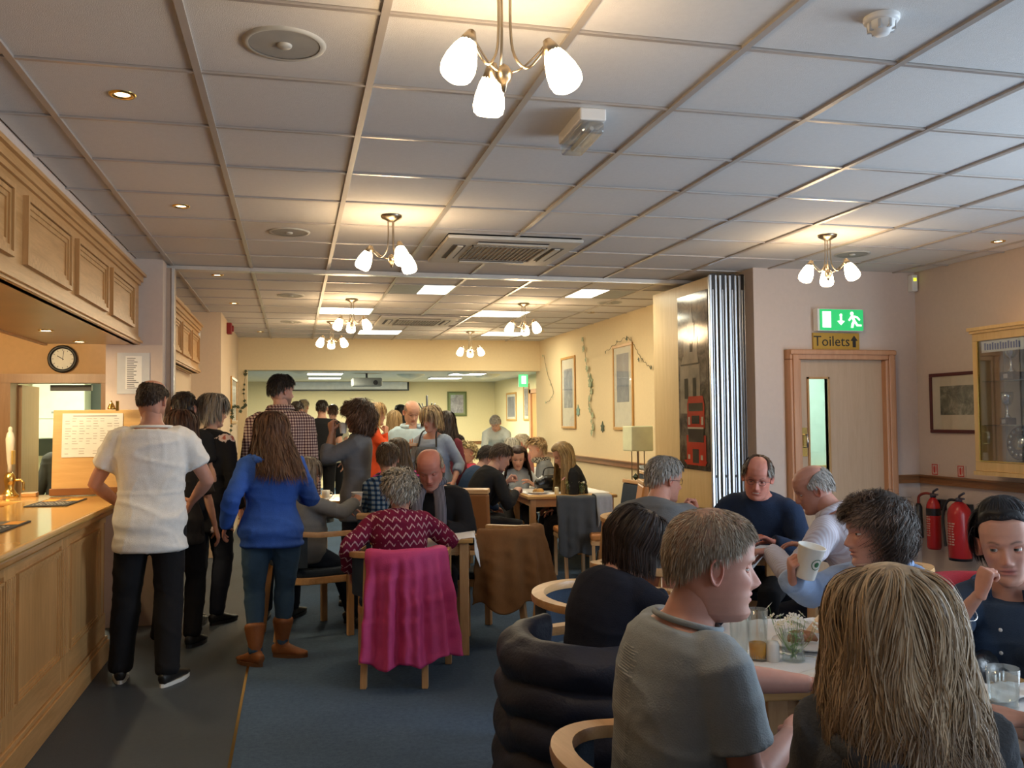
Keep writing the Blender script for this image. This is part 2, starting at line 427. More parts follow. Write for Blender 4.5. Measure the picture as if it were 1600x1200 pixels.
# hall fire door in the right hall wall, kitchen doorway
b = MB().box(4.56, 4.64, 15.5, 15.62, 0, 2.1).box(4.56, 4.64, 17.05, 17.17, 0, 2.1).box(4.56, 4.64, 15.5, 17.17, 2.02, 2.1)
d3 = struct(b.obj('door_2', FRAMEW))
MB().box(4.595, 4.63, 15.62, 16.32, 0, 2.02).obj('door_leaf', OAK, d3); MB().box(4.595, 4.63, 16.35, 17.05, 0, 2.02).obj('door_leaf', OAK, d3)
MB().box(4.585, 4.595, 16.15, 16.3, 1.6, 1.8).obj('door_notice', PAPER, d3)
b = MB().box(-2.42, -2.30, 8.20, 8.42, 0, 1.86).box(-1.60, -1.48, 8.20, 8.42, 0, 1.86).box(-2.43, -1.47, 8.19, 8.42, 1.86, 1.935)
d4 = struct(b.obj('door_3', wood('bar_door_frame', (.34, .18, .08), (.44, .25, .12), 'z')))
b = MB().box(-2.31, -2.27, 8.42, 8.95, 0, 1.85); b.obj('door_leaf', wood('kdoor', (.40, .25, .12), (.5, .32, .17), 'z'), d4)
MB().box(-2.05, -1.72, 8.42, 8.47, 1.80, 1.85).obj('door_closer', BLACK, d4)

# partition leaves folded at the right
PX = [3.40, 3.49, 3.58, 3.67]
ps = thing('folding_partition', 'stacked leaves of a maple folding partition with silver edges beside the peach wall', 'partition', (0, 0, 0))
GREYF = paint('seal_grey', (.10, .11, .13), .6)
for k, x in enumerate(PX):
    MB().box(x, x+.062, 6.86, 8.05, .02, CH-.05).obj('partition_leaf', MAPLE, ps)
    b = MB().box(x-.004, x+.018, 6.83, 6.862, .01, CH-.04).box(x+.048, x+.068, 6.83, 6.862, .01, CH-.04).box(x+.028, x+.038, 6.838, 6.862, .01, CH-.16)
    b.obj('aluminium_edge', ALU, ps, bevel=.003)
    MB().box(x+.018, x+.048, 6.845, 6.862, .01, CH-.16).obj('rubber_seal', GREYF, ps)
    MB().box(x+.016, x+.060, 6.835, 6.862, CH-.16, CH-.03).obj('top_seal', BLACK, ps)
    MB().lathe([(0.0, -.012), (.012, -.01), (.012, .0), (0, .0)], 10, (x+.033, 6.835, 1.02), T=TM(rx=pi/2)).obj('bolt_hole', BLACK, ps)
# poster on the first leaf
def poster_mat():
    m, nt, N, L, P = nmat('poster_print'); v = coords(N, L)
    n = noise(N, L, v, 7, 6, .65, 1.2)
    sp = N.new('ShaderNodeSeparateXYZ'); L.new(v, sp.inputs[0])
    c = ramp(N, L, n, [(.3, (.04, .034, .03)), (.5, (.15, .12, .10)), (.7, (.30, .25, .20))])
    g = ramp(N, L, mth(N, L, 'MULTIPLY_ADD', sp.outputs[2], .5, 0), [(.5, (.25,)*3), (.85, (1,)*3), (1.2, (1,)*3)])
    L.new(mix(N, L, 1.0, c, g, 'MULTIPLY'), P.inputs['Base Color']); P.inputs['Roughness'].default_value = .12
    return m
po = thing('poster', 'tall glossy city street poster with red double decker bus on the maple partition', 'poster', (3.394, 7.17, 0))
MB().box(-.002, .003, -.30, .30, 1.06, 2.60).obj('print_sheet', poster_mat(), po)
PR = paint('poster_red', (.42, .035, .02), .15, 0, .2, 0, 20); PS = paint('poster_stone', (.27, .22, .17), .15, 0, .25, 0, 40)
PD = paint('poster_dark', (.012, .012, .014), .12); PW = paint('poster_light', (.5, .42, .34), .15); PG = paint('poster_window', (.06, .05, .045), .1)
def flat(name, m, shapes, par=po, x=-.0035):
    b = MB()
    for k, pts in enumerate(shapes):
        xx = x-.0002*k
        b.add([(xx, y, z) for y, z in pts], [tuple(range(len(pts)))])
    return b.obj(name, m, par)
def rc(y0, y1, z0, z1): return [(y1, z0), (y0, z0), (y0, z1), (y1, z1)]
flat('printed_tower', PS, [rc(-.14, .26, 1.55, 1.98), [(.24, 1.98), (-.12, 1.98), (-.10, 2.06), (.20, 2.06)], rc(-.10, .18, 2.06, 2.22), rc(-.04, .10, 2.22, 2.34), [(.07, 2.34), (-.02, 2.34), (.02, 2.52)]])
flat('printed_windows', PG, [rc(-.06, .00, 1.68, 1.86), rc(.10, .17, 1.68, 1.86), rc(.0, .05, 2.09, 2.18), rc(-.12, .24, 1.975, 1.99)], x=-.0055)
flat('printed_bus', PR, [rc(-.22, .12, 1.42, 1.63), [(.12, 1.63), (-.22, 1.63), (-.19, 1.70), (.09, 1.70)], rc(-.24, .14, 1.14, 1.36), [(.20, 1.02+.12), (-.26, 1.14), (-.22, 1.10), (.14, 1.10)]], x=-.006)
flat('printed_bus_window', PG, [rc(-.19, .09, 1.57, 1.64), rc(-.12, .03, 1.46, 1.53), rc(-.2, .10, 1.30, 1.42), rc(-.10, .02, 1.12, 1.24)], x=-.0075)
flat('printed_bus_trim', PW, [rc(-.20, .11, 1.415, 1.43), rc(-.20, -.16, 1.45, 1.52), rc(.06, .10, 1.45, 1.52), rc(-.18, -.14, 1.15, 1.19), rc(.07, .11, 1.15, 1.19)], x=-.008)
# ------------------------------------------------------------------ bar
def moulded(b, x, y0, y1, z0, z1, w=.035, d=.018):
    """a raised picture-frame moulding on a face looking +X"""
    for k, (o, dd) in enumerate(((0, d), (w*.4, d*.6), (w*.75, d*.3))):
        w2 = w*.35
        b.box(x, x+dd, y0+o, y1-o, z1-o-w2, z1-o).box(x, x+dd, y0+o, y1-o, z0+o, z0+o+w2)
        b.box(x, x+dd, y0+o, y0+o+w2, z0+o+w2, z1-o-w2).box(x, x+dd, y1-o-w2, y1-o, z0+o+w2, z1-o-w2)
bar = thing('bar_counter', 'long oak panelled bar counter with moulded front panels and a thick polished top', 'bar counter', (0, 0, 0))
MB().box(-1.75, -1.19, -2.0, 6.22, .05, .93).obj('carcass', OAK, bar)
MB().box(-1.192, -1.178, -2.0, 6.22, .16, .30).box(-1.192, -1.178, -2, 6.22, .88, .94).obj('front_rail', OAKY, bar)
MB().box(-1.19, -1.155, -2.0, 6.24, 0, .13).box(-1.19, -1.165, -2, 6.24, .13, .155).obj('plinth', OAKY, bar, bevel=.004)
ys2 = [-.6, .36, 1.32, 2.28, 3.24, 4.20, 5.16, 6.12]
for y0, y1 in zip(ys2[:-1], ys2[1:]):
    b = MB(); moulded(b, -1.19, y0+.14, y1-.06, .29, .86); b.obj('front_panel', OAK, bar)
    b = MB().box(-1.19, -1.176, y0-.06, y0+.10, .13, .93)
    for q in range(5): b.box(-1.176, -1.170, y0-.045+q*.028, y0-.045+q*.028+.014, .30, .86)
    b.obj('pilaster', OAK, bar, bevel=.002)
BARTOP = paint('bar_top_varnish', (.62, .36, .11), .12, 0, .1, 0, 12, .6, (3, .6, 3))
# worktop with the chamfered end
def prism(pts, z0, z1):
    n = len(pts); V = [(x, y, z0) for x, y in pts]+[(x, y, z1) for x, y in pts]
    F = [tuple(range(n))[::-1], tuple(range(n, 2*n))]+[(i, (i+1) % n, n+(i+1) % n, n+i) for i in range(n)]
    return V, F
top = [(-1.78, -2.0), (-1.125, -2.0), (-1.125, 6.28), (-1.42, 7.10), (-2.1, 7.14), (-2.1, 6.6), (-1.78, 6.6)]
tp = MB().add(*prism(top, .965, 1.0)).obj('bar_worktop', BARTOP, None, bevel=.012)
tag(tp, 'varnished golden oak bar top with a chamfered far end', 'worktop')
MB().add(*prism([(-1.76, -2), (-1.145, -2), (-1.145, 6.27), (-1.43, 7.07), (-1.7, 7.1), (-1.76, 6.6)], .925, .965)).obj('nosing', wood('oak_nosing', (.36, .17, .05), (.5, .26, .09), 'y', .25), tp, bevel=.012)
MB().add(*prism([(-1.95, 6.24), (-1.19, 6.24), (-1.44, 7.0), (-1.95, 7.0)], 0.0, .925)).obj('end_cabinet', OAK, bar)
def mat_towel(x, y, w, l, rz, lab):
    t = thing('bar_mat', lab, 'bar mat', (x, y, 1.0), rz)
    MB().box(-w/2, w/2, -l/2, l/2, .0005, .007).obj('mat_base', paint('mat_rubber', (.035, .04, .045), .8), t, bevel=.002)
    MB().box(-w/2+.015, w/2-.015, l*.14, l*.46, .007, .008).obj('mat_band', paint('mat_yellow', (.80, .36, .04), .7), t)
    MB().box(-w*.12, w*.12, l*.16, l*.46, .008, .0086).obj('mat_badge', paint('mat_badge', (.12, .12, .11), .7), t)
    b = MB()
    for k in range(4):
        for q in range(9):
            b.box(-w*.38+q*w*.085, -w*.38+q*w*.085+w*.05*(1 if (q+k) % 3 else .5), -l*.36+k*l*.11, -l*.36+k*l*.11+l*.05, .007, .0078)
    o = b.obj('printed_lines', paint('mat_grey', (.45, .45, .42), .8), t); o['kind'] = 'stuff'
mat_towel(-1.50, 6.35, .25, .52, -.02, 'dark bar mat with a yellow band near the far end of the bar')
mat_towel(-1.47, 4.95, .24, .50, .0, 'dark bar mat with a yellow band at the near edge of the frame')
def pump(x, y, lab, col, hcol):
    t = thing('beer_pump', lab, 'beer pump', (x, y, 1.0), 0)
    MB().lathe([(.0, 0), (.06, 0), (.062, .012), (.045, .03), (.028, .06), (.034, .10), (.04, .13), (.03, .16), (.018, .175), (0, .18)], 16).obj('pump_body', BRASS, t, True)
    MB().lathe([(0, .17), (.016, .17), (.014, .22), (.02, .26), (.026, .34), (.030, .41), (.022, .45), (.012, .465), (.015, .48), (.010, .495), (0, .50)], 14).obj('pump_handle', hcol, t, True)
    MB().box(.018, .026, -.035, .035, .23, .33).obj('pump_clip', paint('clip_gold', (.8, .5, .08), .3, .5), t, bevel=.008)
    MB().tube([(.03, 0, .12), (.07, 0, .12), (.09, 0, .10), (.09, 0, .05)], .009).obj('spout', BRASS, t, True)
CERAM = paint('cream_ceramic', (.72, .66, .52), .2)
pump(-1.955, 6.98, 'brass beer pump with a tall cream handle on the bar return', BRASS, CERAM)
for x, y, l in ((-1.98, 6.78, 'small square wooden coaster block left on the bar return'), (-1.83, 7.0, 'small wooden block beside the beer pump base')):
    tag(MB().box(-.05, .05, -.04, .04, 0, .03).obj('wooden_block', OAKX, None, bevel=.006, loc=(x, y, 1.0)), l, 'block')

# canopy over the bar
def canopy(name, lab, y0, y1, zb, zt, panels, xf=-1.13, depth=.65, lights=()):
    t = thing(name, lab, 'canopy', (0, 0, 0))
    MB().box(xf-.04, xf, y0, y1, zb+.05, zt-.05).obj('fascia_board', OAKY, t)
    MB().box(xf-.04, xf+.03, y0, y1+.02, zt-.06, zt-.02).box(xf-.04, xf+.05, y0, y1+.04, zt-.02, zt).box(xf-.04, xf+.015, y0, y1+.01, zt-.085, zt-.06).obj('cornice', OAKY, t)
    MB().box(xf-.04, xf+.012, y0, y1+.01, zb, zb+.055).box(xf-.04, xf+.028, y0, y1+.02, zb+.012, zb+.03).obj('lower_moulding', OAKY, t)
    MB().box(xf-depth, xf-.01, y0, y1, zb, zb+.02).obj('soffit', paint('soffit_varnish', (.55, .34, .12), .3, 0, .08, 0, 12), t)
    MB().box(xf-depth, xf-depth+.03, y0, y1, zb-.012, zb+.25).obj('back_fascia', OAKY, t)
    for a, c, z0, z1 in panels:
        b = MB(); moulded(b, xf, a, c, z0, z1, .06, .024); b.obj('canopy_panel', OAK, t)
    for x, y in lights:
        o = MB().lathe([(.0, -.002), (.032, -.002), (.033, -.006), (.045, -.006), (.045, 0)], 16, (x, y, zb)).obj('spotlight_rim', BRASS, t, True)
        MB().lathe([(.0, -.003), (.03, -.003), (.03, -.0045), (0, -.0045)], 14, (x, y, zb)).obj('lamp_glass', emit('spot_glow', (1, .78, .42), 14), o)
        l = bpy.data.lights.new('spot_light', 'SPOT'); l.energy = 16; l.color = (1, .72, .38); l.spot_size = 1.9; l.spot_blend = .6; l.shadow_soft_size = .03
        lo = bpy.data.objects.new('spot_light', l); COL.objects.link(lo); lo.parent = t; lo.location = (x, y, zb-.02)
canopy('bar_canopy', 'oak panelled canopy hanging over the bar counter with cornice and spotlights', -2.0, 7.10, 2.10, 2.63,
       [(k, k+.79, 2.20, 2.50) for k in (-.7, .24, 1.20, 2.16, 3.20, 4.17, 5.10, 6.02)], lights=[(-1.50, 3.0), (-1.50, 4.0), (-1.50, 5.0), (-1.50, 6.05), (-1.48, 6.85)])
canopy('far_canopy', 'shorter oak panelled canopy on the left wall beyond the pier', 7.80, 10.28, 2.05, 2.58,
       [(k, k+.70, 2.15, 2.45) for k in (7.9, 8.7, 9.5)], xf=-1.02, depth=.10)
t = thing('striplight', 'glowing oval lamp under the bar canopy at the left edge', 'lamp', (-1.95, 6.3, 2.16))
MB().lathe([(0, 0), (.12, 0), (.13, .03), (.1, .06), (0, .065)], 20, T=TM(s=1)@np.diag([1.6, 1.1, 1, 1])).obj('diffuser', emit('oval_glow', (1, .9, .62), 9), t, True)
MB().box(-.15, .15, -.05, .05, .06, .14).obj('lamp_bracket', WHITE, t)
area('bar_lamp', (-2.4, 5.8, 2.15), (-2.0, 7.6, 1.6), .5, .3, 34, (1, .74, .40))
area('kitchen_lamp', (-2.2, 9.8, 2.3), (-2.2, 9.8, 0), 1.0, .6, 60, (1, .95, .70))

# things round the bar
def framed(name, lab, loc, face, w, h, fm, fw=.03, mount=None, mw=.05, art=None, d=.02, glassy=True):
    """face: 'x-' looks -X, 'x+' looks +X, 'y-' looks -Y.  Local frame: picture looks along -Y, x right"""
    rz = {'y-': 0, 'x-': -pi/2, 'x+': pi/2}[face]
    t = thing(name, lab, 'picture', loc, rz)
    b = MB().box(-w/2, w/2, -d, 0, -h/2, -h/2+fw).box(-w/2, w/2, -d, 0, h/2-fw, h/2).box(-w/2, -w/2+fw, -d, 0, -h/2+fw, h/2-fw).box(w/2-fw, w/2, -d, 0, -h/2+fw, h/2-fw)
    b.obj('frame', fm, t, bevel=.004)
    MB().box(-w/2+fw, w/2-fw, -.008, -.002, -h/2+fw, h/2-fw).obj('mount', mount, t)
    (x0, x1, z0, z1), am = art
    MB().box(x0, x1, -.0095, -.008, z0, z1).obj('print', am, t)
    if glassy: MB().box(-w/2+fw, w/2-fw, -.0125, -.0115, -h/2+fw, h/2-fw).obj('glazing', glass('picture_glass', (1, 1, 1), .03, .02, .12), t)
    return t
def art(name, a, b_, c, sc=6):
    m, nt, N, L, P = nmat(name); v = coords(N, L)
    n = noise(N, L, v, sc, 6, .7, .8)
    L.new(ramp(N, L, n, [(.32, a), (.5, b_), (.68, c)]), P.inputs['Base Color']); P.inputs['Roughness'].default_value = .4
    return m
GOLDW = wood('light_frame_wood', (.50, .26, .07), (.62, .36, .12), 'z', .35)
MOUNT = paint('picture_mount', (.66, .64, .54), .8)
framed('framed_print', 'tall narrow gold-framed grey print, nearest on the cream wall', (3.828, 10.0, 1.885), 'x-', .66, 1.03, GOLDW, .035, MOUNT,
       art=((-.20, .20, -.18, .40), art('art_a', (.10, .12, .16), (.17, .19, .24), (.28, .30, .35), 3)))
framed('framed_print', 'tall narrow gold-framed grey print farther along the cream wall', (3.828, 12.18, 1.885), 'x-', .66, 1.03, GOLDW, .035, MOUNT,
       art=((-.20, .20, -.22, .34), art('art_b', (.12, .14, .18), (.20, .23, .28), (.42, .44, .48), 5)))
framed('framed_print', 'dark-framed landscape engraving with cream mount beside the trophy cabinet', (5.278, 6.15, 1.615), 'x-', .72, .50, paint('dark_red_frame', (.09, .02, .02), .3), .028, paint('ivory_mount', (.60, .55, .42), .8),
       art=((-.24, .24, -.10, .14), art('art_c', (.04, .05, .045), (.16, .18, .13), (.42, .42, .33), 9)))
framed('framed_picture', 'green-framed grey picture on the far hall wall', (3.72, 20.59, 1.88), 'y-', .46, .58, paint('green_frame', (.12, .15, .05), .5), .04, paint('green_mount', (.25, .30, .16), .8),
       art=((-.15, .15, -.21, .21), art('art_d', (.20, .20, .24), (.36, .36, .42), (.55, .55, .6), 8)))
framed('framed_picture', 'grey print in a wooden frame on the right hall wall', (4.628, 18.9, 1.78), 'x-', .9, .62, GOLDW, .04, MOUNT, art=((-.32, .32, -.22, .22), MC.get('none') or art('art_e', (.12, .13, .18), (.22, .24, .3), (.3, .3, .35), 4)))
framed('framed_picture', 'thin wooden frame on the right hall wall next to the fire door', (4.628, 17.6, 1.85), 'x-', .45, .75, GOLDW, .04, MOUNT, art=((-.14, .14, -.28, .28), art('art_f', (.2, .2, .25), (.35, .32, .3), (.5, .5, .5), 4)))
framed('framed_picture', 'narrow wooden framed picture on the left wall by the ivy', (-.798, 12.6, 1.80), 'x+', 1.1, .62, GOLDW, .04, MOUNT, art=((-.4, .4, -.2, .2), art('art_g', (.3, .3, .25), (.5, .48, .4), (.6, .6, .5), 4)))

# notice on the pier, pinboard, clock
t = thing('notice', 'white printed notices in plastic sleeves taped to the pier', 'notice', (-1.175, 7.178, 1.89))
MB().box(-.115, .115, -.004, 0, -.155, .155).obj('plastic_sleeve', paint('sleeve', (.62, .64, .66), .15), t)
MB().box(-.055, .06, -.006, -.004, -.12, .13).obj('sheet', PAPER, t)
INK = paint('grey_ink', (.16, .16, .18), .8)
b = MB()
for k in range(17): b.box(-.045, .0+.045*rnd.random(), -.0068, -.006, .11-k*.014, .116-k*.014)
b.obj('printed_lines', INK, t)['kind'] = 'stuff'
t = thing('pinboard', 'tilted pale wooden board with a white printed list standing on the bar end', 'board', (-1.38, 6.93, 1.005), .05)
PB = wood('pinboard_ply', (.60, .36, .14), (.70, .46, .20), 'x', .4)
T = TM(rx=-.10)
MB().box(-.29, .29, -.012, .012, .03, .61, T=T).obj('board', PB, t, bevel=.003)
MB().box(-.30, .30, -.03, .02, 0, .05, T=T).obj('ledge', paint('ledge_dark', (.22, .09, .03), .4), t, bevel=.004)
MB().box(-.23, .17, -.016, -.0125, .27, .585, T=T).obj('sheet', PAPER, t)
b = MB()
for r_ in range(15):
    for c_ in range(8):
        if rnd.random() < .75: b.box(-.21+c_*.046, -.21+c_*.046+.02+rnd.random()*.02, -.0168, -.0162, .545-r_*.018, .549-r_*.018, T=T)
b.box(-.16, .13, -.0168, -.0162, .562, .570, T=T)
b.obj('printed_lines', paint('faint_ink', (.42, .42, .42), .8), t)['kind'] = 'stuff'
MB().tube([(0, .075, .5), (0, .20, .0)], .010).obj('prop_leg', PB, t)
t = thing('bell', 'small brass bell on top of the pinboard', 'bell', (-1.27, 6.87, 1.615))
MB().lathe([(.0, .0), (.03, 0), (.026, .012), (.02, .03), (.012, .045), (.004, .05), (.006, .06), (0, .064)], 14).obj('bell_dome', BRASS, t, True)
MB().box(.03, .05, -.01, .01, -.01, .06).obj('bell_bracket', BRASS, t)
t = thing('wall_clock', 'round black-rimmed wall clock above the kitchen doorway', 'clock', (-1.91, 8.245, 2.065))
T = TM(rx=pi/2)
MB().lathe([(.088, 0), (.112, 0), (.118, .02), (.11, .035), (.09, .03), (.088, 0)], 40, T=T).obj('rim', BLACK, t, True)
MB().lathe([(0, .012), (.09, .012), (.09, 0), (0, 0)], 40, T=T).obj('dial', paint('dial', (.80, .79, .72), .5), t)
b = MB()
for k in range(12):
    a = k*pi/6; c = Matrix.Rotation(a, 4, 'Y'); b.box(-.002, .002, -.0135, -.012, .070, .082, T=np.array(c))
b.obj('hour_mark', BLACK, t)
for l, a, w in ((.05, R(-58), .006), (.07, R(8), .004)):
    MB().box(-w/2, w/2, -.016, -.014, -.01, l, T=np.array(Matrix.Rotation(a, 4, 'Y'))).obj('hand', BLACK, t)

# kitchen behind the doorway
t = thing('boiler', 'white wall-hung boiler seen through the kitchen doorway', 'boiler', (-2.55, 11.0, 1.35))
MB().box(-.27, .27, -.18, .15, 0, .78).obj('casing', paint('boiler_white', (.62, .70, .60), .3), t, bevel=.012)
MB().box(-.27, .27, -.185, -.178, .22, .225).box(-.07, .07, -.184, -.179, .28, .30).obj('trim_line', paint('boiler_grey', (.25, .28, .25), .5), t)
t = thing('back_panel', 'dark panel on the kitchen wall behind the boiler', 'panel', (-2.55, 11.19, 1.25)); MB().box(-.35, .6, -.03, 0, -.1, 1.15).obj('board', paint('dark_green_panel', (.06, .08, .07), .5), t)
t = thing('kitchen_worktop', 'white kitchen worktop beyond the doorway', 'worktop', (-2.9, 9.6, 0))
MB().box(-.6, .45, -.3, .9, .86, .90).obj('top', WHITE, t); MB().box(-.58, .42, -.28, .88, 0, .86).obj('cabinet', paint('kitchen_cab', (.62, .72, .62), .5), t)
t = thing('soap_bottle', 'large white pump bottle with a blue label on the kitchen worktop', 'bottle', (-2.56, 9.42, .90))
MB().box(-.09, .09, -.05, .05, 0, .19).obj('bottle_body', WHITE, t, bevel=.02)
MB().lathe([(0, .19), (.025, .19), (.022, .22), (.008, .22), (.008, .28), (.03, .285), (.03, .295), (0, .295)], 12, (-.055, 0, 0)).obj('pump_top', WHITE, t)
MB().tube([(0, 0, .19), (.02, 0, .23), (.07, 0, .23), (.085, 0, .18)], .012).obj('bottle_handle', WHITE, t)
MB().box(-.075, .02, -.054, -.050, .06, .14).obj('blue_label', paint('label_blue', (.08, .32, .52), .5), t); MB().box(-.075, .02, -.0545, -.050, .035, .06).obj('orange_label', paint('label_orange', (.8, .45, .08), .5), t)

# ------------------------------------------------------------------ ceiling fittings
SH = emit('lamp_shade_glass', (1.0, .80, .52), 15)
def chandelier(name, x, y, lab, rz, drop=.42, power=1):
    t = thing(name, lab, 'pendant light', (x, y, CH), rz, 'three-armed pendant lights on the ceiling')
    MB().lathe([(0, -.035), (.02, -.035), (.035, -.025), (.062, -.012), (.065, 0)], 20).obj('ceiling_rose', NICKEL, t, True)
    MB().lathe([(0, .03), (.014, .02), (.026, 0), (.02, -.02), (.01, -.03), (.006, -.05), (0, -.055)], 14, (0, 0, -drop+.01)).obj('hub', NICKEL, t, True)
    for k in range(3):
        a = 2*pi*k/3; ca, sa = cos(a), sin(a)
        def q(r, z): return (r*ca, r*sa, z)
        arm = MB().tube(resample([q(.02, -.03), q(.02, -drop*.5), q(.03, -drop*.78), q(.065, -drop*.93), q(.10, -drop*.84), q(.128, -drop*.70)], 18), .0042, 6)
        arm.tube(resample([q(.01, -drop+.01), q(.05, -drop*.93), q(.095, -drop*.80), q(.124, -drop*.69)], 10), .003, 5)
        arm.obj('arm', NICKEL, t, True)
        T = TM(q(.128, -drop*.70), rz=a)@TM(ry=-.42)
        MB().lathe([(0, .012), (.012, .01), (.02, -.01), (.027, -.035), (.022, -.037)], 14, T=T).obj('lamp_cup', NICKEL, t, True)
        MB().lathe([(.024, -.028), (.034, -.05), (.044, -.085), (.048, -.115), (.044, -.135), (.032, -.145), (0, -.148)], 18, T=T).obj('shade', SH, t, True)
    l = bpy.data.lights.new('lamp_light', 'POINT'); l.energy = 15*power; l.color = WARM; l.shadow_soft_size = .10
    lo = bpy.data.objects.new('lamp_light', l); COL.objects.link(lo); lo.parent = t; lo.location = (0, 0, -drop-.03)
    return t
chandelier('pendant_light', .575, 2.40, 'three-armed pendant light with glowing glass shades, nearest and cut by the top edge', R(92), .275)
chandelier('pendant_light', .575, 5.37, 'three-armed pendant light left of the ceiling air conditioner, second from the front', R(-75), .27)
chandelier('pendant_light', 3.56, 5.37, 'three-armed pendant light above the toilets door', R(-60), .27)
chandelier('pendant_light', .575, 9.17, 'three-armed pendant light just beyond the ceiling track on the left', R(90), .27)
chandelier('pendant_light', .46, 11.3, 'small distant three-armed pendant light at left before the beam', R(90), .27)
chandelier('pendant_light', 2.40, 9.22, 'three-armed pendant light over the middle of the second room', R(-50), .27)
chandelier('pendant_light', 2.42, 12.3, 'three-armed pendant light farthest right before the beam', R(-40), .30)
for x, y, l in ((-.63, 3.57, 'recessed brass spotlight nearest the bar canopy'), (-.63, 5.37, 'recessed brass spotlight, second along the bar'), (-.63, 7.86, 'recessed spotlight just beyond the ceiling track'), (-.61, 9.72, 'recessed spotlight halfway along the second room at left'),
                (-.45, 12.75, 'recessed spotlight by the beam at left'), (4.92, 5.33, 'recessed spotlight in the right corner above the framed engraving'), (3.40, 9.9, 'recessed spotlight near the tall framed prints'), (3.40, 12.1, 'recessed spotlight above the farther tall print')):
    t = thing('spotlight', l, 'spotlight', (x, y, CH+.004))
    MB().lathe([(.026, .004), (.03, -.004), (.045, -.006), (.05, 0), (.05, .004)], 20).obj('rim', BRASS, t, True)
    MB().lathe([(0, .0), (.028, -.0), (.028, .003), (0, .003)], 16).obj('lamp_glass', emit('spot_glow', (1, .78, .42), 14), t)
    s = bpy.data.lights.new('spot_light', 'SPOT'); s.energy = 10; s.color = (1, .74, .42); s.spot_size = 1.5; s.spot_blend = .7; s.shadow_soft_size = .03
    so = bpy.data.objects.new('spot_light', s); COL.objects.link(so); so.parent = t; so.location = (0, 0, -.02)
GRILLE = paint('speaker_grille', (.33, .33, .31), .6)
for x, y, l in ((-.03, 2.97, 'round grey ceiling speaker nearest the camera'), (-.03, 5.97, 'round grey ceiling speaker farther back in the front room'), (4.17, 5.97, 'round ceiling speaker right of the toilets pendant light'), (-.03, 9.0, 'small round ceiling speaker beyond the track at left'), (-.03, 11.4, 'small round ceiling speaker near the beam'), (3.3, 9.0, 'round ceiling speaker beyond the track at right')):
    t = thing('ceiling_speaker', l, 'speaker', (x, y, CH+.004), 0, 'round ceiling speakers')
    MB().lathe([(.115, -.006), (.13, -.008), (.135, 0)], 36).obj('rim', paint('speaker_rim', (.5, .5, .46), .5), t, True)
    MB().lathe([(0, -.005), (.115, -.004), (.115, 0), (0, 0)], 36).obj('grille', GRILLE, t)
    MB().lathe([(0, -.014), (.02, -.014), (.024, -.01), (.025, -.004)], 16).obj('centre_cap', paint('speaker_cap', (.45, .45, .42), .5), t, True)
t = thing('smoke_detector', 'round white smoke detector on the ceiling at upper right', 'smoke detector', (1.78, 2.37, CH+.004))
MB().lathe([(0, -.018), (.05, -.018), (.054, -.012), (.054, 0)], 28).obj('base', WHITE, t, True)
MB().lathe([(0, -.055), (.022, -.055), (.028, -.045), (.04, -.04), (.042, -.018)], 20).obj('sensor_head', WHITE, t, True)
b = MB()
for k in range(8): b.box(.030, .043, -.004, .004, -.045, -.02, T=TM(rz=k*pi/4))
b.obj('vent_fin', paint('fin_grey', (.5, .5, .5), .5), t)
t = thing('emergency_light', 'white rectangular emergency light with a clear ribbed diffuser on the ceiling', 'light', (1.17, 3.50, CH), R(-2))
MB().box(-.055, .055, -.17, .17, -.045, .004).obj('housing', WHITE, t, bevel=.006)
MB().box(-.048, .048, -.165, .165, -.095, -.046).obj('diffuser', glass('ribbed_clear', (.9, .92, .92), .15, .3), t, bevel=.012)
MB().tube([(0, -.14, -.07), (0, .14, -.07)], .010).obj('tube_lamp', WHITE, t)
def aircon(x, y, lab):
    t = thing('air_conditioner', lab, 'air conditioner', (x, y, CH), 0, 'ceiling cassette air conditioners')
    OFF = paint('aircon_cream', (.58, .54, .47), .5); DK = paint('aircon_slot', (.06, .05, .045), .6)
    MB().box(-.475, .475, -.475, .475, -.03, -.004).obj('fascia', OFF, t, bevel=.01)
    MB().box(-.59, .59, .47, .59, .004, .018).box(-.59, .59, -.59, -.47, .004, .018).box(-.59, -.47, -.47, .47, .004, .018).box(.47, .59, -.47, .47, .004, .018).obj('surround', TILE, t)
    b = MB()
    for k in range(15): b.box(-.25+k*.034, -.25+k*.034+.008, -.27, .27, -.038, -.031)
    b.box(-.27, .27, -.27, -.26, -.04, -.03).box(-.27, .27, .26, .27, -.04, -.03).box(-.27, -.26, -.27, .27, -.04, -.03).box(.26, .27, -.27, .27, -.04, -.03)
    b.obj('intake_grille', paint('aircon_grille', (.28, .25, .21), .6), t)['kind'] = 'stuff'
    for k in range(4):
        o = MB().box(-.25, .25, .31, .40, -.033, -.029, T=TM(rz=k*pi/2)).obj('air_slot', DK, t)
        MB().box(-.25, .25, .33, .37, -.042, -.034, T=TM(rz=k*pi/2)@TM((0, .0, 0))).obj('vane', OFF, o)
aircon(1.47, 6.27, 'square ceiling air conditioner in the front room')
aircon(1.47, 10.95, 'square ceiling air conditioner in the second room')
LP = emit('panel_glow', (1.0, .97, .80), 5.5)
DUL = paint('unlit_panel', (.30, .34, .36), .4)
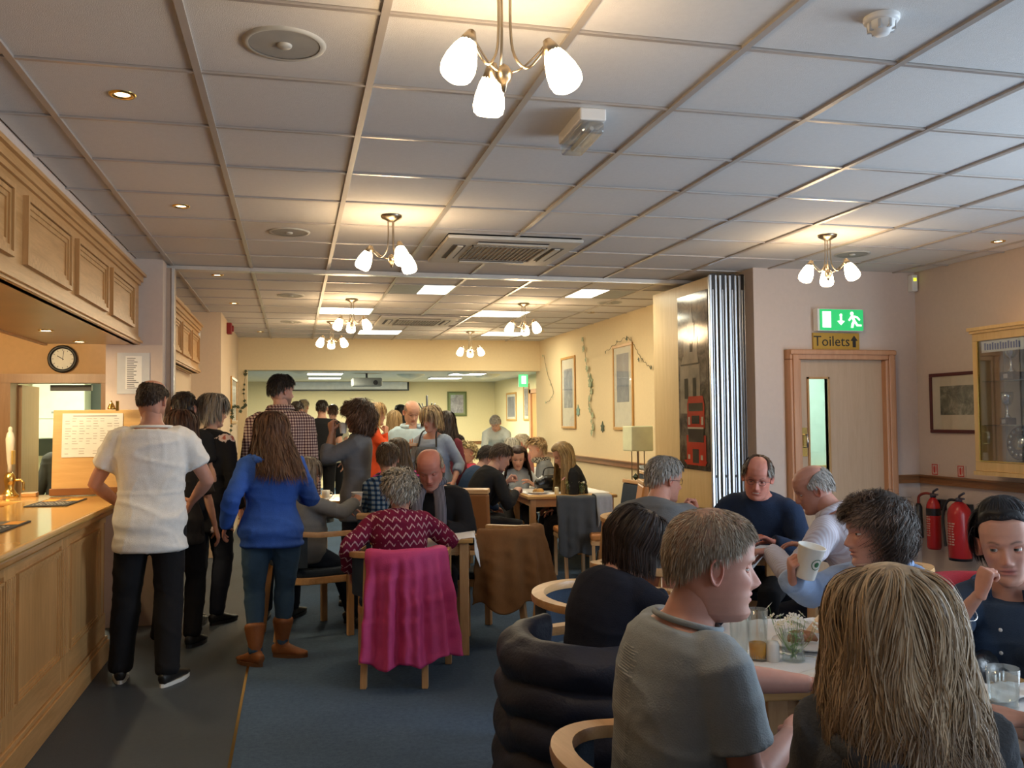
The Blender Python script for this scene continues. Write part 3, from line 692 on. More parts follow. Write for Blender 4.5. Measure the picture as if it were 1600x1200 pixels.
for (x, y, k), l in zip(PANELS, ('lit ceiling panel left of centre just beyond the track, half dark', 'lit ceiling panel at right just beyond the track, half dark', 'wide lit ceiling panel behind the left pendant light', 'wide lit ceiling panel behind the right pendant light', 'lit ceiling panel at left nearest the beam', 'lit ceiling panel at right nearest the beam')):
    t = thing('ceiling_panel_light', l, 'ceiling light', (x, y, CH), 0, 'square fluorescent ceiling lights')
    MB().box(-.29, .29, -.29, .29, .004, .03).obj('housing', WHITE, t)
    if k == 'full': MB().box(-.28, .28, -.28, .28, -.002, .004).obj('diffuser', LP, t)
    else:
        s = 1 if k == 'right' else -1
        MB().box(0, s*.28, -.28, .28, -.002, .004).obj('diffuser', LP, t); MB().box(0, -s*.28, -.28, .28, -.002, .004).obj('unlit_half', DUL, t)
    area('panel_lamp', (x, y, CH-.02), (x, y, 0), .5, .5, 15 if k == 'full' else 9, TUBE).parent = None
for x, y, l in ((.55, 16.6, 'nearer lit panel at left in the hall ceiling'), (.6, 18.3, 'farther lit panel at left in the hall ceiling'), (3.2, 16.6, 'nearer lit panel at right in the hall ceiling'), (3.05, 18.3, 'farther lit panel at right in the hall ceiling')):
    t = thing('hall_ceiling_light', l, 'ceiling light', (x, y, 2.4), 0)
    MB().box(-.33, .33, -.3, .3, -.03, 0).obj('housing', WHITE, t); MB().box(-.31, .31, -.28, .28, -.034, -.03).obj('diffuser', LP, t)
    area('panel_lamp', (x, y, 2.35), (x, y, 0), .5, .5, 95, TUBE)
for x, y, l in ((1.0-.9, 15.2, 'pale dome ceiling fan at left in the hall'), (2.2, 17.2, 'pale bowl-shaped ceiling fitting in the hall centre'), (2.9, 15.3, 'pale dome ceiling fitting behind the beam at right'), (3.7, 17.2, 'pale bowl-shaped ceiling fitting at right in the hall')):
    t = thing('dome_fitting', l, 'ceiling light', (x, y, 2.4))
    MB().lathe([(0, -.10), (.06, -.095), (.18, -.06), (.27, -.02), (.28, 0)], 24).obj('bowl', paint('bowl_glass', (.72, .72, .55), .4), t, True)
t = thing('projector', 'grey projector hung from the hall ceiling', 'projector', (1.33, 16.9, 2.22))
MB().box(-.28, .28, -.16, .16, -.07, .09).obj('casing', paint('projector_grey', (.22, .23, .22), .5), t, bevel=.03)
MB().tube([(0, 0, .08), (0, 0, .18)], .02).obj('pole', BLACK, t); MB().lathe([(0, .0), (.04, 0), (.045, .03), (0, .03)], 16, (.15, -.16, 0), T=TM(rx=pi/2)).obj('lens', BLACK, t)
t = thing('projection_screen', 'white projection screen rolled half down on the far hall wall', 'screen', (1.27, 20.5, 2.30))
MB().box(-1.3, 1.3, -.01, .0, -.08, .09).obj('screen_sheet', paint('screen_white', (.75, .78, .80), .8), t); MB().box(-1.31, 1.31, -.02, .01, -.11, -.08).box(-1.31, -1.27, -.02, .01, -.08, .09).box(1.27, 1.31, -.02, .01, -.08, .09).obj('black_border', BLACK, t)

# ------------------------------------------------------------------ signs and small wall things
t = thing('exit_sign', 'lit green emergency exit sign above the toilets door', 'sign', (4.49, 6.60, 2.325))
MB().box(-.225, .205, -.0, .07, -.095, .095).obj('sign_box', WHITE, t, bevel=.006)
GRN = emit('exit_green', (.02, .42, .12), 1.0); SYM = emit('exit_symbol', (.85, 1.0, .80), 1.6)
MB().box(-.205, .205, -.008, -.0, -.088, .088).obj('green_face', GRN, t)
def fl2(name, m, shapes, par, y):
    b = MB()
    for k, p in enumerate(shapes):
        b.add([(x, y-.0002*k, z) for x, z in p]+[(x, y+.002, z) for x, z in p], [tuple(range(len(p)))]+[(i, (i+1) % len(p), len(p)+(i+1) % len(p), len(p)+i)[::-1] for i in range(len(p))])
    return b.obj(name, m, par)
def circ(cx, cz, r, n=12): return [(cx+r*cos(2*pi*k/n), cz+r*sin(2*pi*k/n)) for k in range(n)]
fl2('door_symbol', SYM, [[(-.185, -.065), (-.105, -.065), (-.105, .07), (-.185, .07)]], t, -.011)
fl2('arrow_symbol', SYM, [circ(-.01, .04, .013), [(-.045, -.01), (-.01, -.045), (.025, -.01), (.0, -.005), (.0, .03), (-.02, .03), (-.02, -.005)]], t, -.011)
fl2('runner_symbol', SYM, [circ(.095, .055, .016), [(.085, .035), (.11, .04), (.125, -.0), (.105, -.01)], [(.11, .04), (.15, .03), (.175, .005), (.165, -.005), (.14, .018), (.108, .022)],
                        [(.085, .035), (.06, .0), (.07, -.01), (.097, .02)], [(.105, -.005), (.125, .0), (.15, -.035), (.185, -.038), (.185, -.052), (.14, -.052)], [(.105, -.005), (.12, -.01), (.105, -.065), (.085, -.065), (.09, -.03)]], t, -.011)
t = thing('toilets_sign', 'brass sign reading Toilets with an up arrow under the exit sign', 'sign', (4.478, 6.67, 2.15))
MB().box(-.22, .22, -.012, .008, -.07, .07).obj('brass_plate', paint('sign_brass', (.55, .34, .06), .35, .3, .04), t)
text('Toilets', .125, (-.045, -.0125, -.004), (pi/2, 0, 0), BLACK, t, 'lettering')
fl2('arrow', BLACK, [[(.155, -.05), (.185, -.05), (.185, .005), (.205, .005), (.17, .05), (.135, .005), (.155, .005)]], t, -.0145)
t = thing('exit_sign', 'small lit green exit sign by the hall fire door', 'sign', (4.3, 16.6, 2.25)); MB().box(-.09, .09, -.02, .02, -.12, .12).obj('green_face', emit('exit2', (.12, .65, .25), 1.2), t)
MB().box(-.04, .05, -.024, -.02, -.06, .09).obj('symbol', SYM, t); MB().tube([(0, 0, .12), (0, 0, .15)], .01).obj('hanger', WHITE, t)
t = thing('call_sounder', 'small white alarm unit with a yellow light in the right corner', 'alarm', (5.235, 6.66, 2.66)); MB().box(-.025, .03, -.04, .02, -.07, .075).obj('casing', WHITE, t, bevel=.006)
MB().box(-.012, .015, -.046, -.04, .02, .045).obj('yellow_light', emit('yellow_led', (.8, .9, .05), 1.2), t)
t = thing('fire_alarm', 'red box fire alarm sounder high on the left wall', 'alarm', (-.80, 11.4, 2.66)); MB().box(0, .06, -.06, .06, -.07, .07).obj('casing', paint('alarm_red', (.25, .01, .01), .4), t, bevel=.01)
MB().lathe([(0, .0), (.04, 0), (.035, .02), (0, .024)], 16, (0.06, 0, 0), T=TM(ry=pi/2)).obj('sounder', paint('alarm_red', (.3, .02, .02), .4), t)
t = thing('wall_sensor', 'small white sensor on the wall above the far canopy', 'sensor', (-1.05, 10.49, 2.5)); MB().box(-.03, .03, -.03, 0, -.05, .05).obj('casing', WHITE, t, bevel=.008)
for y, l in ((6.477, 'small red and white fire extinguisher notice, left one above the dado'), (6.173, 'small red and white fire extinguisher notice, right one above the dado')):
    t = thing('fire_notice', l, 'sign', (5.279, y, 1.055), -pi/2)
    MB().box(-.045, .045, -.003, 0, -.045, .045).obj('plate', paint('notice_white', (.62, .5, .45), .5), t)
    RD = paint('sign_red', (.55, .04, .03), .5)
    b = MB()
    b.box(-.045, .025, -.0045, -.003, .038, .045).box(-.045, .025, -.0045, -.003, -.045, -.038).box(-.045, -.038, -.0045, -.003, -.038, .038).box(.018, .025, -.0045, -.003, -.038, .038)
    b.box(-.025, -.005, -.0045, -.003, -.028, .022).box(-.02, -.01, -.0045, -.003, .022, .03).box(.003, .008, -.0045, -.003, -.02, .028)
    b.obj('red_symbol', RD, t)
# fire extinguishers
RED = paint('extinguisher_red', (.45, .02, .02), .25, 0, .03)
def extinguisher(x, y, r, h, lab, horn):
    t = thing('fire_extinguisher', lab, 'fire extinguisher', (x, y, .40 if horn else .36), -pi/2)
    MB().lathe([(0, 0), (r*.9, 0), (r, .02), (r, h-.10), (r*.92, h-.06), (r*.6, h-.02), (r*.3, h), (0, h)], 28).obj('cylinder', RED, t, True)
    b = MB().lathe([(0, h), (.025, h), (.025, h+.03), (0, h+.035)], 12)
    b.tube([(0, 0, h+.03), (.03, -.02, h+.05), (.09, -.03, h+.075)], .01, 6).tube([(0, 0, h+.02), (.04, -.02, h+.025), (.09, -.03, h+.03)], .009, 6)
    b.obj('valve_handle', paint('valve_dark', (.10, .10, .13), .35, .6), t, True)
    if horn:
        MB().tube(resample([(0, 0, h+.02), (-.05, -.03, h+.03), (-.12, -.04, h-.0), (-.13, -.04, h-.08)], 12), .011, 8).obj('hose', paint('hose_red', (.25, .03, .02), .5), t, True)
        MB().lathe([(0, 0), (.038, 0), (.036, -.02), (.03, .24), (.016, .27), (0, .27)], 16, (-.13, -.04, h-.33)).obj('horn', BLACK, t, True)
        MB().lathe([(r+.001, .28), (r+.001, .34)], 28, T=TM()).obj('black_band', BLACK, t, True)
    else:
        MB().tube(resample([(-.02, 0, h+.01), (-.09, -.03, h+.0), (-.125, -.05, h-.12), (-.10, -.06, h-.30), (-.09, -.06, h-.36)], 16), .011, 8).obj('hose', BLACK, t, True)
        MB().lathe([(0, 0), (r*.98, 0), (r*.98, .03), (r*1.0, .035)], 28, (0, 0, -.005)).obj('black_base', BLACK, t, True)
    LB = paint('label_cream', (.55, .35, .28), .5)
    b = MB()
    for k in range(9):
        zz = h*.62-k*h*.045
        for q in range(3):
            a0 = -pi/2-.5+q*.33; a1 = a0+.15+.15*rnd.random()
            V = [(cos(a)*(r+.0015), sin(a)*(r+.0015), z) for z in (zz, zz+.010) for a in (a0, (a0+a1)/2, a1)]
            b.add(V, [(0, 1, 4, 3), (1, 2, 5, 4)])
    b.obj('printed_lines', LB, t)['kind'] = 'stuff'
    MB().box(-.04, .04, r*.7, .10, h*.75, h*.95).obj('wall_bracket', BLACK, t)
extinguisher(5.18, 6.40, .056, .43, 'slim red fire extinguisher with a black horn hanging on the right wall', True)
extinguisher(5.17, 6.09, .088, .46, 'wider red fire extinguisher with a hose hanging next to the slim one', False)

# trophy cabinet
t = thing('trophy_cabinet', 'light wooden wall cabinet with a glass front holding trophies', 'cabinet', (5.28, 5.34, 1.63), -pi/2)
W, D = .80, .25
CW = wood('cabinet_wood', (.58, .36, .13), (.70, .47, .2), 'z', .3)
b = MB().box(-W/2, -W/2+.05, -D, -.012, -.47, .44).box(W/2-.05, W/2, -D, -.012, -.47, .44).box(-W/2, W/2, -D, -.012, -.54, -.47).box(-W/2, W/2, -D, -.012, .44, .52)
b.obj('carcass', CW, t, bevel=.004)
MB().box(-W/2-.02, W/2+.02, -D-.03, 0, .52, .545).box(-W/2-.01, W/2+.01, -D-.015, 0, .50, .52).obj('cornice', CW, t)
MB().box(-W/2-.01, W/2+.01, -D-.01, 0, -.57, -.54).obj('base_moulding', CW, t)
MB().box(-W/2, W/2, -.012, -.002, -.5, .5).obj('back_board', paint('cab_back', (.40, .36, .30), .7), t)
for z in (-.20, .13): MB().box(-W/2+.05, W/2-.05, -D+.04, -.02, z, z+.008).obj('glass_shelf', glass('shelf_glass', (.7, .9, .85), .05, .25), t)
b = MB().box(-W/2+.05, -W/2+.058, -D-.004, -D+.01, -.46, .44).box(-W/2+.05, W/2-.05, -D-.004, -D+.01, -.468, -.46)
b.obj('gilt_edge', BRASS, t)
MB().box(-W/2+.05, W/2-.05, -D+.004, -D+.009, -.47, .44).obj('glass_door', glass('cab_glass', (.92, .95, .95), .02, .10), t)
MB().box(-.02, .02, -.04, -.015, -.40, .38).obj('dark_upright', BLACK, t)
SILV = paint('silver_metal', (.62, .66, .70), .15, 1, .04)
def cw(lx, ly, lz):  # cabinet-local to world
    return (5.28+ly, 5.34-lx, 1.63+lz)
def trophy(lx, ly, lz, s, lab, bw):
    p = cw(lx, ly, lz); o = thing('trophy', lab, 'trophy', p, -pi/2)
    MB().box(-.05*bw, .05*bw, -.04*bw, .04*bw, 0, .05*s).obj('plinth', BLACK, o, bevel=.005)
    z = .05*s
    MB().lathe([(0, z), (.025*s, z), (.02*s, z+.01*s), (.007*s, z+.03*s), (.009*s, z+.06*s), (.007*s, z+.08*s), (.022*s, z+.09*s), (.036*s, z+.11*s), (.042*s, z+.15*s), (.040*s, z+.18*s), (.036*s, z+.178*s), (0, z+.12*s)], 20).obj('cup', SILV, o, True)
    MB().box(-.02, .02, -.04*bw-.003, -.04*bw, .012*s, .038*s).obj('plaque', SILV, o)
trophy(-.14, -.14, .138, 1.2, 'silver trophy cup on a wide black plinth on the top cabinet shelf', 1.3)
trophy(-.19, -.14, -.192, 1.05, 'slender silver trophy on a small plinth on the middle cabinet shelf', .9)
p = cw(-.14, -.07, -.325); o = thing('award_shield', 'dark round shield with small silver plates at the bottom of the cabinet', 'trophy', p, -pi/2)
T = TM(rx=pi/2-.12)
MB().lathe([(0, 0), (.13, 0), (.13, .012), (.12, .02), (0, .02)], 30, T=T).obj('shield_board', paint('shield_wood', (.05, .035, .03), .3), o)
MB().lathe([(0, .02), (.06, .02), (.055, .03), (0, .034)], 20, T=T).obj('centre_plate', SILV, o, True)
b = MB()
for k in range(14): b.lathe([(0, .02), (.016, .02), (.014, .027), (0, .028)], 8, T=T@TM((.095*cos(k*pi/7), .095*sin(k*pi/7), 0)))
b.obj('small_plates', SILV, o, True)
p = cw(-.12, -.236, .385); o = thing('cabinet_notice', 'white strip notice with blue printing at the top of the cabinet glass', 'notice', p, -pi/2)
MB().box(-.20, .22, -.0, .003, -.035, .05).obj('strip', PAPER, o)
b = MB()
for k in range(14): b.box(-.17+k*.025, -.155+k*.025, -.0015, -.0002, -.018, .028+.008*(k % 3 == 0))
b.obj('blue_print', paint('blue_ink', (.05, .10, .35), .6), o)
o = thing('certificate', 'pale certificate leaning on the middle cabinet shelf', 'certificate', cw(.10, -.08, -.192), -pi/2); MB().box(-.08, .08, -.004, .004, 0, .22, T=TM(rx=-.1)).obj('sheet', paint('cert', (.6, .66, .6), .5), o)
MB().box(-.06, .06, -.006, -.004, .1, .17, T=TM(rx=-.1)).obj('crest', paint('cert_ink', (.2, .25, .2), .5), o)
l = bpy.data.lights.new('cabinet_uplight', 'SPOT'); l.energy = 30; l.color = (1, .72, .30); l.spot_size = 1.6; l.spot_blend = .8; l.shadow_soft_size = .05
lo = bpy.data.objects.new('cabinet_uplight', l); COL.objects.link(lo); lo.location = (5.10, 5.05, 2.72); lo.rotation_euler = (0, R(12), 0)

# ivy garlands and leaf stickers
def leaf_shape(s):
    pts = [(0, -.5), (.18, -.3), (.45, -.35), (.32, -.05), (.5, .15), (.22, .2), (0, .55), (-.22, .2), (-.5, .15), (-.32, -.05), (-.45, -.35), (-.18, -.3)]
    return [(x*s, z*s) for x, z in pts]
def garland(lab, pts, face, n, col, sz=.05):
    t = thing('ivy_garland', lab, 'garland', (0, 0, 0))
    P = resample(pts, 60)
    for q in P: q[2] += .012*sin(q[2]*60+q[1]*40)
    MB().tube(P, .003, 5).obj('stem', paint('twig', (.10, .08, .04), .8), t, True)
    me = None
    for k in range(n):
        p = P[int(k*59/(n-1 or 1))]; s = sz*(.6+.7*rnd.random())
        b = MB(); sh = leaf_shape(s); th = rnd.random()*6
        c, s_ = cos(th), sin(th)
        V = [(.006*rnd.random(), x*c-z*s_, x*s_+z*c) for x, z in sh] if face == 'x' else [(x*c-z*s_, .006*rnd.random(), x*s_+z*c) for x, z in sh]
        V2 = [(a-.002, b2, d) if face == 'x' else (a, b2-.002, d) for a, b2, d in V]
        n_ = len(V); b.add(V+V2, [tuple(range(n_)), tuple(range(n_, 2*n_))[::-1]]+[(i, n_+i, n_+(i+1) % n_, (i+1) % n_) for i in range(n_)])
        b.obj('leaf', col, t, loc=(p[0]+rnd.uniform(-.02, 0)*(face == 'x'), p[1]+rnd.uniform(-.03, .03), p[2]+rnd.uniform(-.03, .03)))
IVY = paint('dark_ivy', (.05, .07, .035), .6); SAGE = paint('sage_leaf', (.36, .42, .26), .7, 0, .2); TEAL = paint('teal_leaf', (.22, .36, .30), .7, 0, .2)
garland('dark ivy garland down the left edge of the hall opening', [(-.69, 13.66, 2.26), (-.72, 13.65, 1.95), (-.70, 13.66, 1.75), (-.74, 13.3, 1.70), (-.77, 12.0, 1.72), (-.77, 11.9, 1.55), (-.77, 11.6, 1.35)], 'y', 22, IVY)
garland('sparse twig garland between the two tall prints', [(3.81, 11.45, 2.62), (3.81, 11.3, 2.2), (3.81, 11.15, 1.95), (3.81, 11.25, 1.7), (3.81, 11.1, 1.5), (3.81, 11.1, 1.35)], 'x', 14, SAGE, .085)
garland('thin trailing twig garland left of the farther tall print', [(3.81, 13.4, 2.5), (3.81, 13.2, 2.2), (3.81, 12.9, 1.9), (3.81, 13.3, 1.75)], 'x', 5, SAGE, .05)
garland('thin twig garland draped over the top of the nearer tall print', [(3.80, 10.5, 2.35), (3.79, 10.1, 2.42), (3.79, 9.7, 2.44), (3.81, 9.4, 2.2), (3.81, 9.1, 2.05)], 'x', 5, IVY, .05)
for y, z, s, c, l in ((11.75, 1.62, .16, TEAL, 'teal leaf cut-out on the cream wall left of the twig garland'), (10.75, 1.40, .14, IVY, 'small dark leaf cut-out on the cream wall nearest the near print'), (11.2, 2.0, .2, SAGE, 'large sage leaf cut-out on the cream wall, upper one')):
    b = MB(); sh = leaf_shape(s); n_ = len(sh); b.add([(0, x, z_) for x, z_ in sh]+[(-.006, x, z_) for x, z_ in sh], [tuple(range(n_))[::-1], tuple(range(n_, 2*n_))]+[(i, (i+1) % n_, n_+(i+1) % n_, n_+i) for i in range(n_)])
    tag(b.obj('leaf_decoration', c, loc=(3.826, y, z)), l, 'decoration')
# floor lamp by the partition
t = thing('floor_lamp', 'standing lamp with a pale square fabric shade beside the partition', 'lamp', (3.50, 8.75, 0))
MB().box(-.12, .12, -.13, .13, 1.17, 1.43).obj('lamp_shade', paint('lamp_shade_cream', (.70, .74, .52), .8), t, bevel=.01)
MB().tube([(0, 0, .02), (0, 0, 1.2)], .012).tube([(.07, 0, .02), (.07, 0, 1.2)], .006).tube([(-.07, .0, .02), (-.07, .0, 1.2)], .006).obj('pole', NICKEL, t)
for z in (.72, .9): MB().lathe([(0, -.04), (.035, 0), (0, .04)], 4, (-.03, 0, z)).obj('ornament', IVY, t)
MB().lathe([(0, 0), (.15, 0), (.15, .02), (0, .025)], 20).obj('base', NICKEL, t)
# ------------------------------------------------------------------ furniture
def vnoise(P, freq, seed, k=7, warp=1.2):
    """cheap smooth pseudo-noise in about -1..1; freq is a 3-vector of spatial frequencies"""
    r = np.random.RandomState(seed); P = np.asarray(P); f = np.asarray(freq, float)
    out = np.zeros(len(P))
    for i in range(k):
        d = r.normal(size=3); d /= np.linalg.norm(d); d2 = r.normal(size=3); d2 /= np.linalg.norm(d2)
        a = (P*f)@d*(.7+.8*r.rand())*2*pi; w = (P*f*.5)@d2*2*pi+r.rand()*6
        out += np.sin(a+warp*np.sin(w)+r.rand()*6.3)
    return out/math.sqrt(k)*.9
def rail_path(w=.27, fy=.22, by=-.26, n=25):
    P = [(-w, fy)]
    for k in range(n):
        a = pi+pi*k/(n-1); P.append((w*cos(a), -.02+(by+.02)*abs(sin(a))**.85))
    P.append((w, fy)); return np.array(P)
SEATB = paint('seat_blue_fabric', (.02, .035, .06), .9, 0, .1, .2, 150)
SHELLR = paint('red_brown_vinyl', (.22, .07, .03), .4, 0, .1)
def tub_chair(x, y, phi, lab, shell=SEATB, seat=SEATB, zr=.72, low=.50):
    t = thing('tub_chair', lab, 'chair', (x, y, 0), -R(phi), 'wooden tub chairs at the tables')
    P = rail_path(); n = len(P)
    V = []; 
    T_ = np.gradient(P, axis=0); T_ /= np.linalg.norm(T_, axis=1)[:, None]; Nn = np.stack([T_[:, 1], -T_[:, 0]], 1)
    # outward is away from the middle
    Nn *= np.sign(((P-np.array([0, .05]))*Nn).sum(1))[:, None]
    zz = zr+.025*np.clip((-P[:, 1])/.26, 0, 1)
    for i in range(n):
        for o, h in ((-.026, -.016), (.026, -.016), (.029, 0), (.026, .016), (-.026, .016), (-.029, 0)):
            V.append((*(P[i]+Nn[i]*o), zz[i]+h))
    F = [(i*6+j, i*6+(j+1) % 6, (i+1)*6+(j+1) % 6, (i+1)*6+j) for i in range(n-1) for j in range(6)]
    F += [tuple(range(6))[::-1], tuple(range((n-1)*6, n*6))]
    MB().add(V, F).obj('top_rail', BEECHX, t, auto=True)
    # shell below the rail
    V = []
    for i in range(3, n-3):
        for o, z in ((.012, low), (.012, zz[i]-.012), (-.012, zz[i]-.012), (-.012, low)): V.append((*(P[i]+Nn[i]*o), z))
    m = n-6
    F = [(i*4+j, i*4+(j+1) % 4, (i+1)*4+(j+1) % 4, (i+1)*4+j) for i in range(m-1) for j in range(4)]+[(0, 1, 2, 3), tuple(range((m-1)*4, m*4))[::-1]]
    MB().add(V, F).obj('back_shell', shell, t, auto=True)
    for s in (-1, 1):
        MB().box(s*.27-.02, s*.27+.02, .19, .235, 0, zr-.012).obj('leg', BEECH, t, bevel=.004)
        b = MB(); a = np.array([s*.165, -.205]); c = np.array([s*.175, -.285])
        Vv = [(c[0]-.018, c[1]-.022, 0), (c[0]+.018, c[1]-.022, 0), (c[0]+.018, c[1]+.022, 0), (c[0]-.018, c[1]+.022, 0),
              (a[0]-.018, a[1]-.02, zr), (a[0]+.018, a[1]-.02, zr), (a[0]+.018, a[1]+.02, zr), (a[0]-.018, a[1]+.02, zr)]
        b.add(Vv, [(3, 2, 1, 0), (4, 5, 6, 7), (0, 1, 5, 4), (1, 2, 6, 5), (2, 3, 7, 6), (3, 0, 4, 7)]).obj('leg', BEECH, t, bevel=.004)
    # seat frame and cushion
    S = [(-.25, .225), (.25, .225)]+[(.25*cos(a), -.03+.205*-sin(a)) for a in np.linspace(0, pi, 14)]
    MB().add(*prism(S[::-1], .375, .425)).obj('seat_frame', BEECHX, t, bevel=.006)
    S2 = [(x_*.97, y_*.97) for x_, y_ in S]
    MB().add(*prism(S2[::-1], .42, .475)).obj('seat', seat, t, bevel=.018)
    return t
ORANGE = paint('orange_leather', (.50, .20, .055), .35, 0, .06, .05, 60); BROWNL = paint('brown_leather', (.26, .10, .03), .4, 0, .08)
def side_chair(x, y, phi, lab, back=ORANGE, seat=None, h=.96):
    t = thing('side_chair', lab, 'chair', (x, y, 0), -R(phi), 'upright side chairs at the tables')
    for s in (-1, 1):
        MB().tube([(s*.19, .2, 0), (s*.19, .2, .42)], .02, 4, side=(1, 1, 0)).obj('leg', BEECH, t)
        MB().tube([(s*.18, -.25, 0), (s*.18, -.2, .42), (s*.18, -.22, .6)], .022, 4, side=(1, 1, 0)).obj('leg', BEECH, t)
    MB().box(-.21, .21, -.2, .22, .38, .42).obj('seat_frame', BEECHX, t, bevel=.005)
    MB().box(-.215, .215, -.2, .225, .42, .48).obj('seat', seat or back, t, bevel=.02)
    T = TM((0, -.21, .47), rx=.16)
    MB().box(-.20, .20, -.03, .03, .02, h-.52, T=T).obj('backrest', back, t, bevel=.018)
    MB().box(-.205, .205, -.035, .035, h-.52, h-.48, T=T).obj('top_cap', BEECHX, t, bevel=.008)
    return t
TOPW = wood('table_top_oak', (.50, .28, .09), (.66, .40, .15), 'x', .22)
def table(x, y, w, l, phi, lab, h=.75, legs=True):
    t = thing('table', lab, 'table', (x, y, 0), -R(phi), 'square oak tables')
    MB().box(-w/2, w/2, -l/2, l/2, h-.03, h).obj('tabletop', TOPW, t, bevel=.006)
    MB().box(-w/2+.05, w/2-.05, -l/2+.05, -l/2+.075, h-.11, h-.03).box(-w/2+.05, w/2-.05, l/2-.075, l/2-.05, h-.11, h-.03).box(-w/2+.05, -w/2+.075, -l/2+.05, l/2-.05, h-.11, h-.03).box(w/2-.075, w/2-.05, -l/2+.05, l/2-.05, h-.11, h-.03).obj('apron', BEECHX, t)
    for sx in (-1, 1):
        for sy in (-1, 1):
            MB().box(sx*(w/2-.06)-.03, sx*(w/2-.06)+.03, sy*(l/2-.06)-.03, sy*(l/2-.06)+.03, 0, h-.03).obj('leg', BEECH, t, bevel=.004)
    return t
def cloth(x, y, w, l, phi, size, cphi, lab, h=.75, n=44, off=(0, 0)):
    """a square cloth turned by cphi on a table of w x l; what lies beyond the edge hangs down"""
    g = np.linspace(-size/2, size/2, n); U, Vv = np.meshgrid(g, g); c, s = cos(R(cphi)), sin(R(cphi))
    X = (U*c-Vv*s).ravel()+off[0]; Y = (U*s+Vv*c).ravel()+off[1]
    ex = np.maximum(np.abs(X)-w/2, 0); ey = np.maximum(np.abs(Y)-l/2, 0); dr = np.maximum(ex, ey)+.35*np.minimum(ex, ey)
    cx = np.clip(X, -w/2, w/2); cy = np.clip(Y, -l/2, l/2)
    wave = .012*np.sin((cx+cy)*34+1)*np.clip(dr*9, 0, 1)
    cx = cx+np.sign(X)*np.where(ex > 0, .006+.03*np.clip(dr*4, 0, 1)+wave, 0); cy = cy+np.sign(Y)*np.where(ey > 0, .006+.03*np.clip(dr*4, 0, 1)+wave, 0)
    z = h+.003-np.clip(dr-.004, 0, 9)+.0015*np.sin(X*30)*np.sin(Y*27)*(dr == 0)
    P = np.stack([cx, cy, z], 1)
    F = [(i*n+j, i*n+j+1, (i+1)*n+j+1, (i+1)*n+j) for i in range(n-1) for j in range(n-1)]
    o = MB().add(P, F).obj('tablecloth', CLOTH, None, True); o.location = (x, y, 0); o.rotation_euler = (0, 0, -R(phi))
    sm = o.modifiers.new('solid', 'SOLIDIFY'); sm.thickness = .002; sm.offset = 1
    tag(o, lab, 'tablecloth', 'white tablecloths'); return o
def fabric(name, col, rough=.9, weave=240, bs=.25, vary=.1, spec=.3):
    return paint(name, col, rough, 0, vary*.4, bs, weave, spec)
def drape(name, lab, cat, x, y, phi, u0, u1, length, m, amp=.03, freq=5, quilt=0, thick=.006, zr=.76, seed=1, off=.036, inner=.16, flare=.15, lenvar=.03, nu=70, nv=44, path=None, puff=0):
    P = rail_path(n=61) if path is None else np.asarray(path, float)
    seg = np.r_[0, np.cumsum(np.linalg.norm(np.diff(P, axis=0), axis=1))]; seg /= seg[-1]
    us = np.linspace(u0, u1, nu); px = np.interp(us, seg, P[:, 0]); py = np.interp(us, seg, P[:, 1])
    Q = np.stack([px, py], 1); T_ = np.gradient(Q, axis=0); T_ /= np.linalg.norm(T_, axis=1)[:, None]+1e-9
    N_ = np.stack([T_[:, 1], -T_[:, 0]], 1)
    if path is None: N_ *= np.sign(((Q-np.array([0, .05]))*N_).sum(1))[:, None]
    k = np.ones(9)/9; N_ = np.stack([np.convolve(np.pad(N_[:, i], 4, 'edge'), k, 'valid') for i in (0, 1)], 1); N_ /= np.linalg.norm(N_, axis=1)[:, None]
    r = np.random.RandomState(seed); ph = r.rand(6)*6.3; V = []
    lens = length*(1+lenvar*np.sin(np.linspace(0, 5, nu)+ph[0]))
    lens = lens+lenvar*.6*np.sin(np.linspace(0, 17, nu)+ph[1])
    ns = 8
    for j in range(nv+ns):
        for i in range(nu):
            f = (us[i]-u0)/(u1-u0)
            wv = np.sin(f*freq*2*pi+ph[2]+.8*np.sin(f*9+ph[3]))*.6+.4*np.sin(f*freq*3.7*pi+ph[4])
            if j < ns:                                            # inside the chair and over the top
                a = j/(ns-1); ang = pi*(1-a) if a > .45 else None
                if ang is None: o = -off*.9; z = zr-inner*(1-a/.45)
                else:
                    aa = (a-.45)/.55; o = -off*cos(aa*pi)*.95; z = zr+.018+.016*sin(aa*pi)
            else:
                v = (j-ns+1)/nv; o = off+flare*v*length*.35+amp*wv*min(1, v*2.2)+.02*v; z = zr+.01-v*lens[i]
                if quilt: o += puff*abs(sin(v*length/quilt*pi+.25*sin(f*11)))**.6
                o += puff*.5
            V.append((px[i]+N_[i, 0]*o, py[i]+N_[i, 1]*o, z))
    V = np.array(V); V += .004*np.stack([vnoise(V, (5, 5, 9), seed+3), vnoise(V, (5, 5, 9), seed+4), vnoise(V, (5, 5, 9), seed+5)], 1)
    n = nu; K = nv+ns
    F = [(i*n+j, i*n+j+1, (i+1)*n+j+1, (i+1)*n+j) for i in range(K-1) for j in range(n-1)]
    o = MB().add(V, F).obj(name, m, None, True); o.location = (x, y, 0); o.rotation_euler = (0, 0, -R(phi))
    s = o.modifiers.new('solid', 'SOLIDIFY'); s.thickness = thick; s.offset = 1
    tag(o, lab, cat); return o

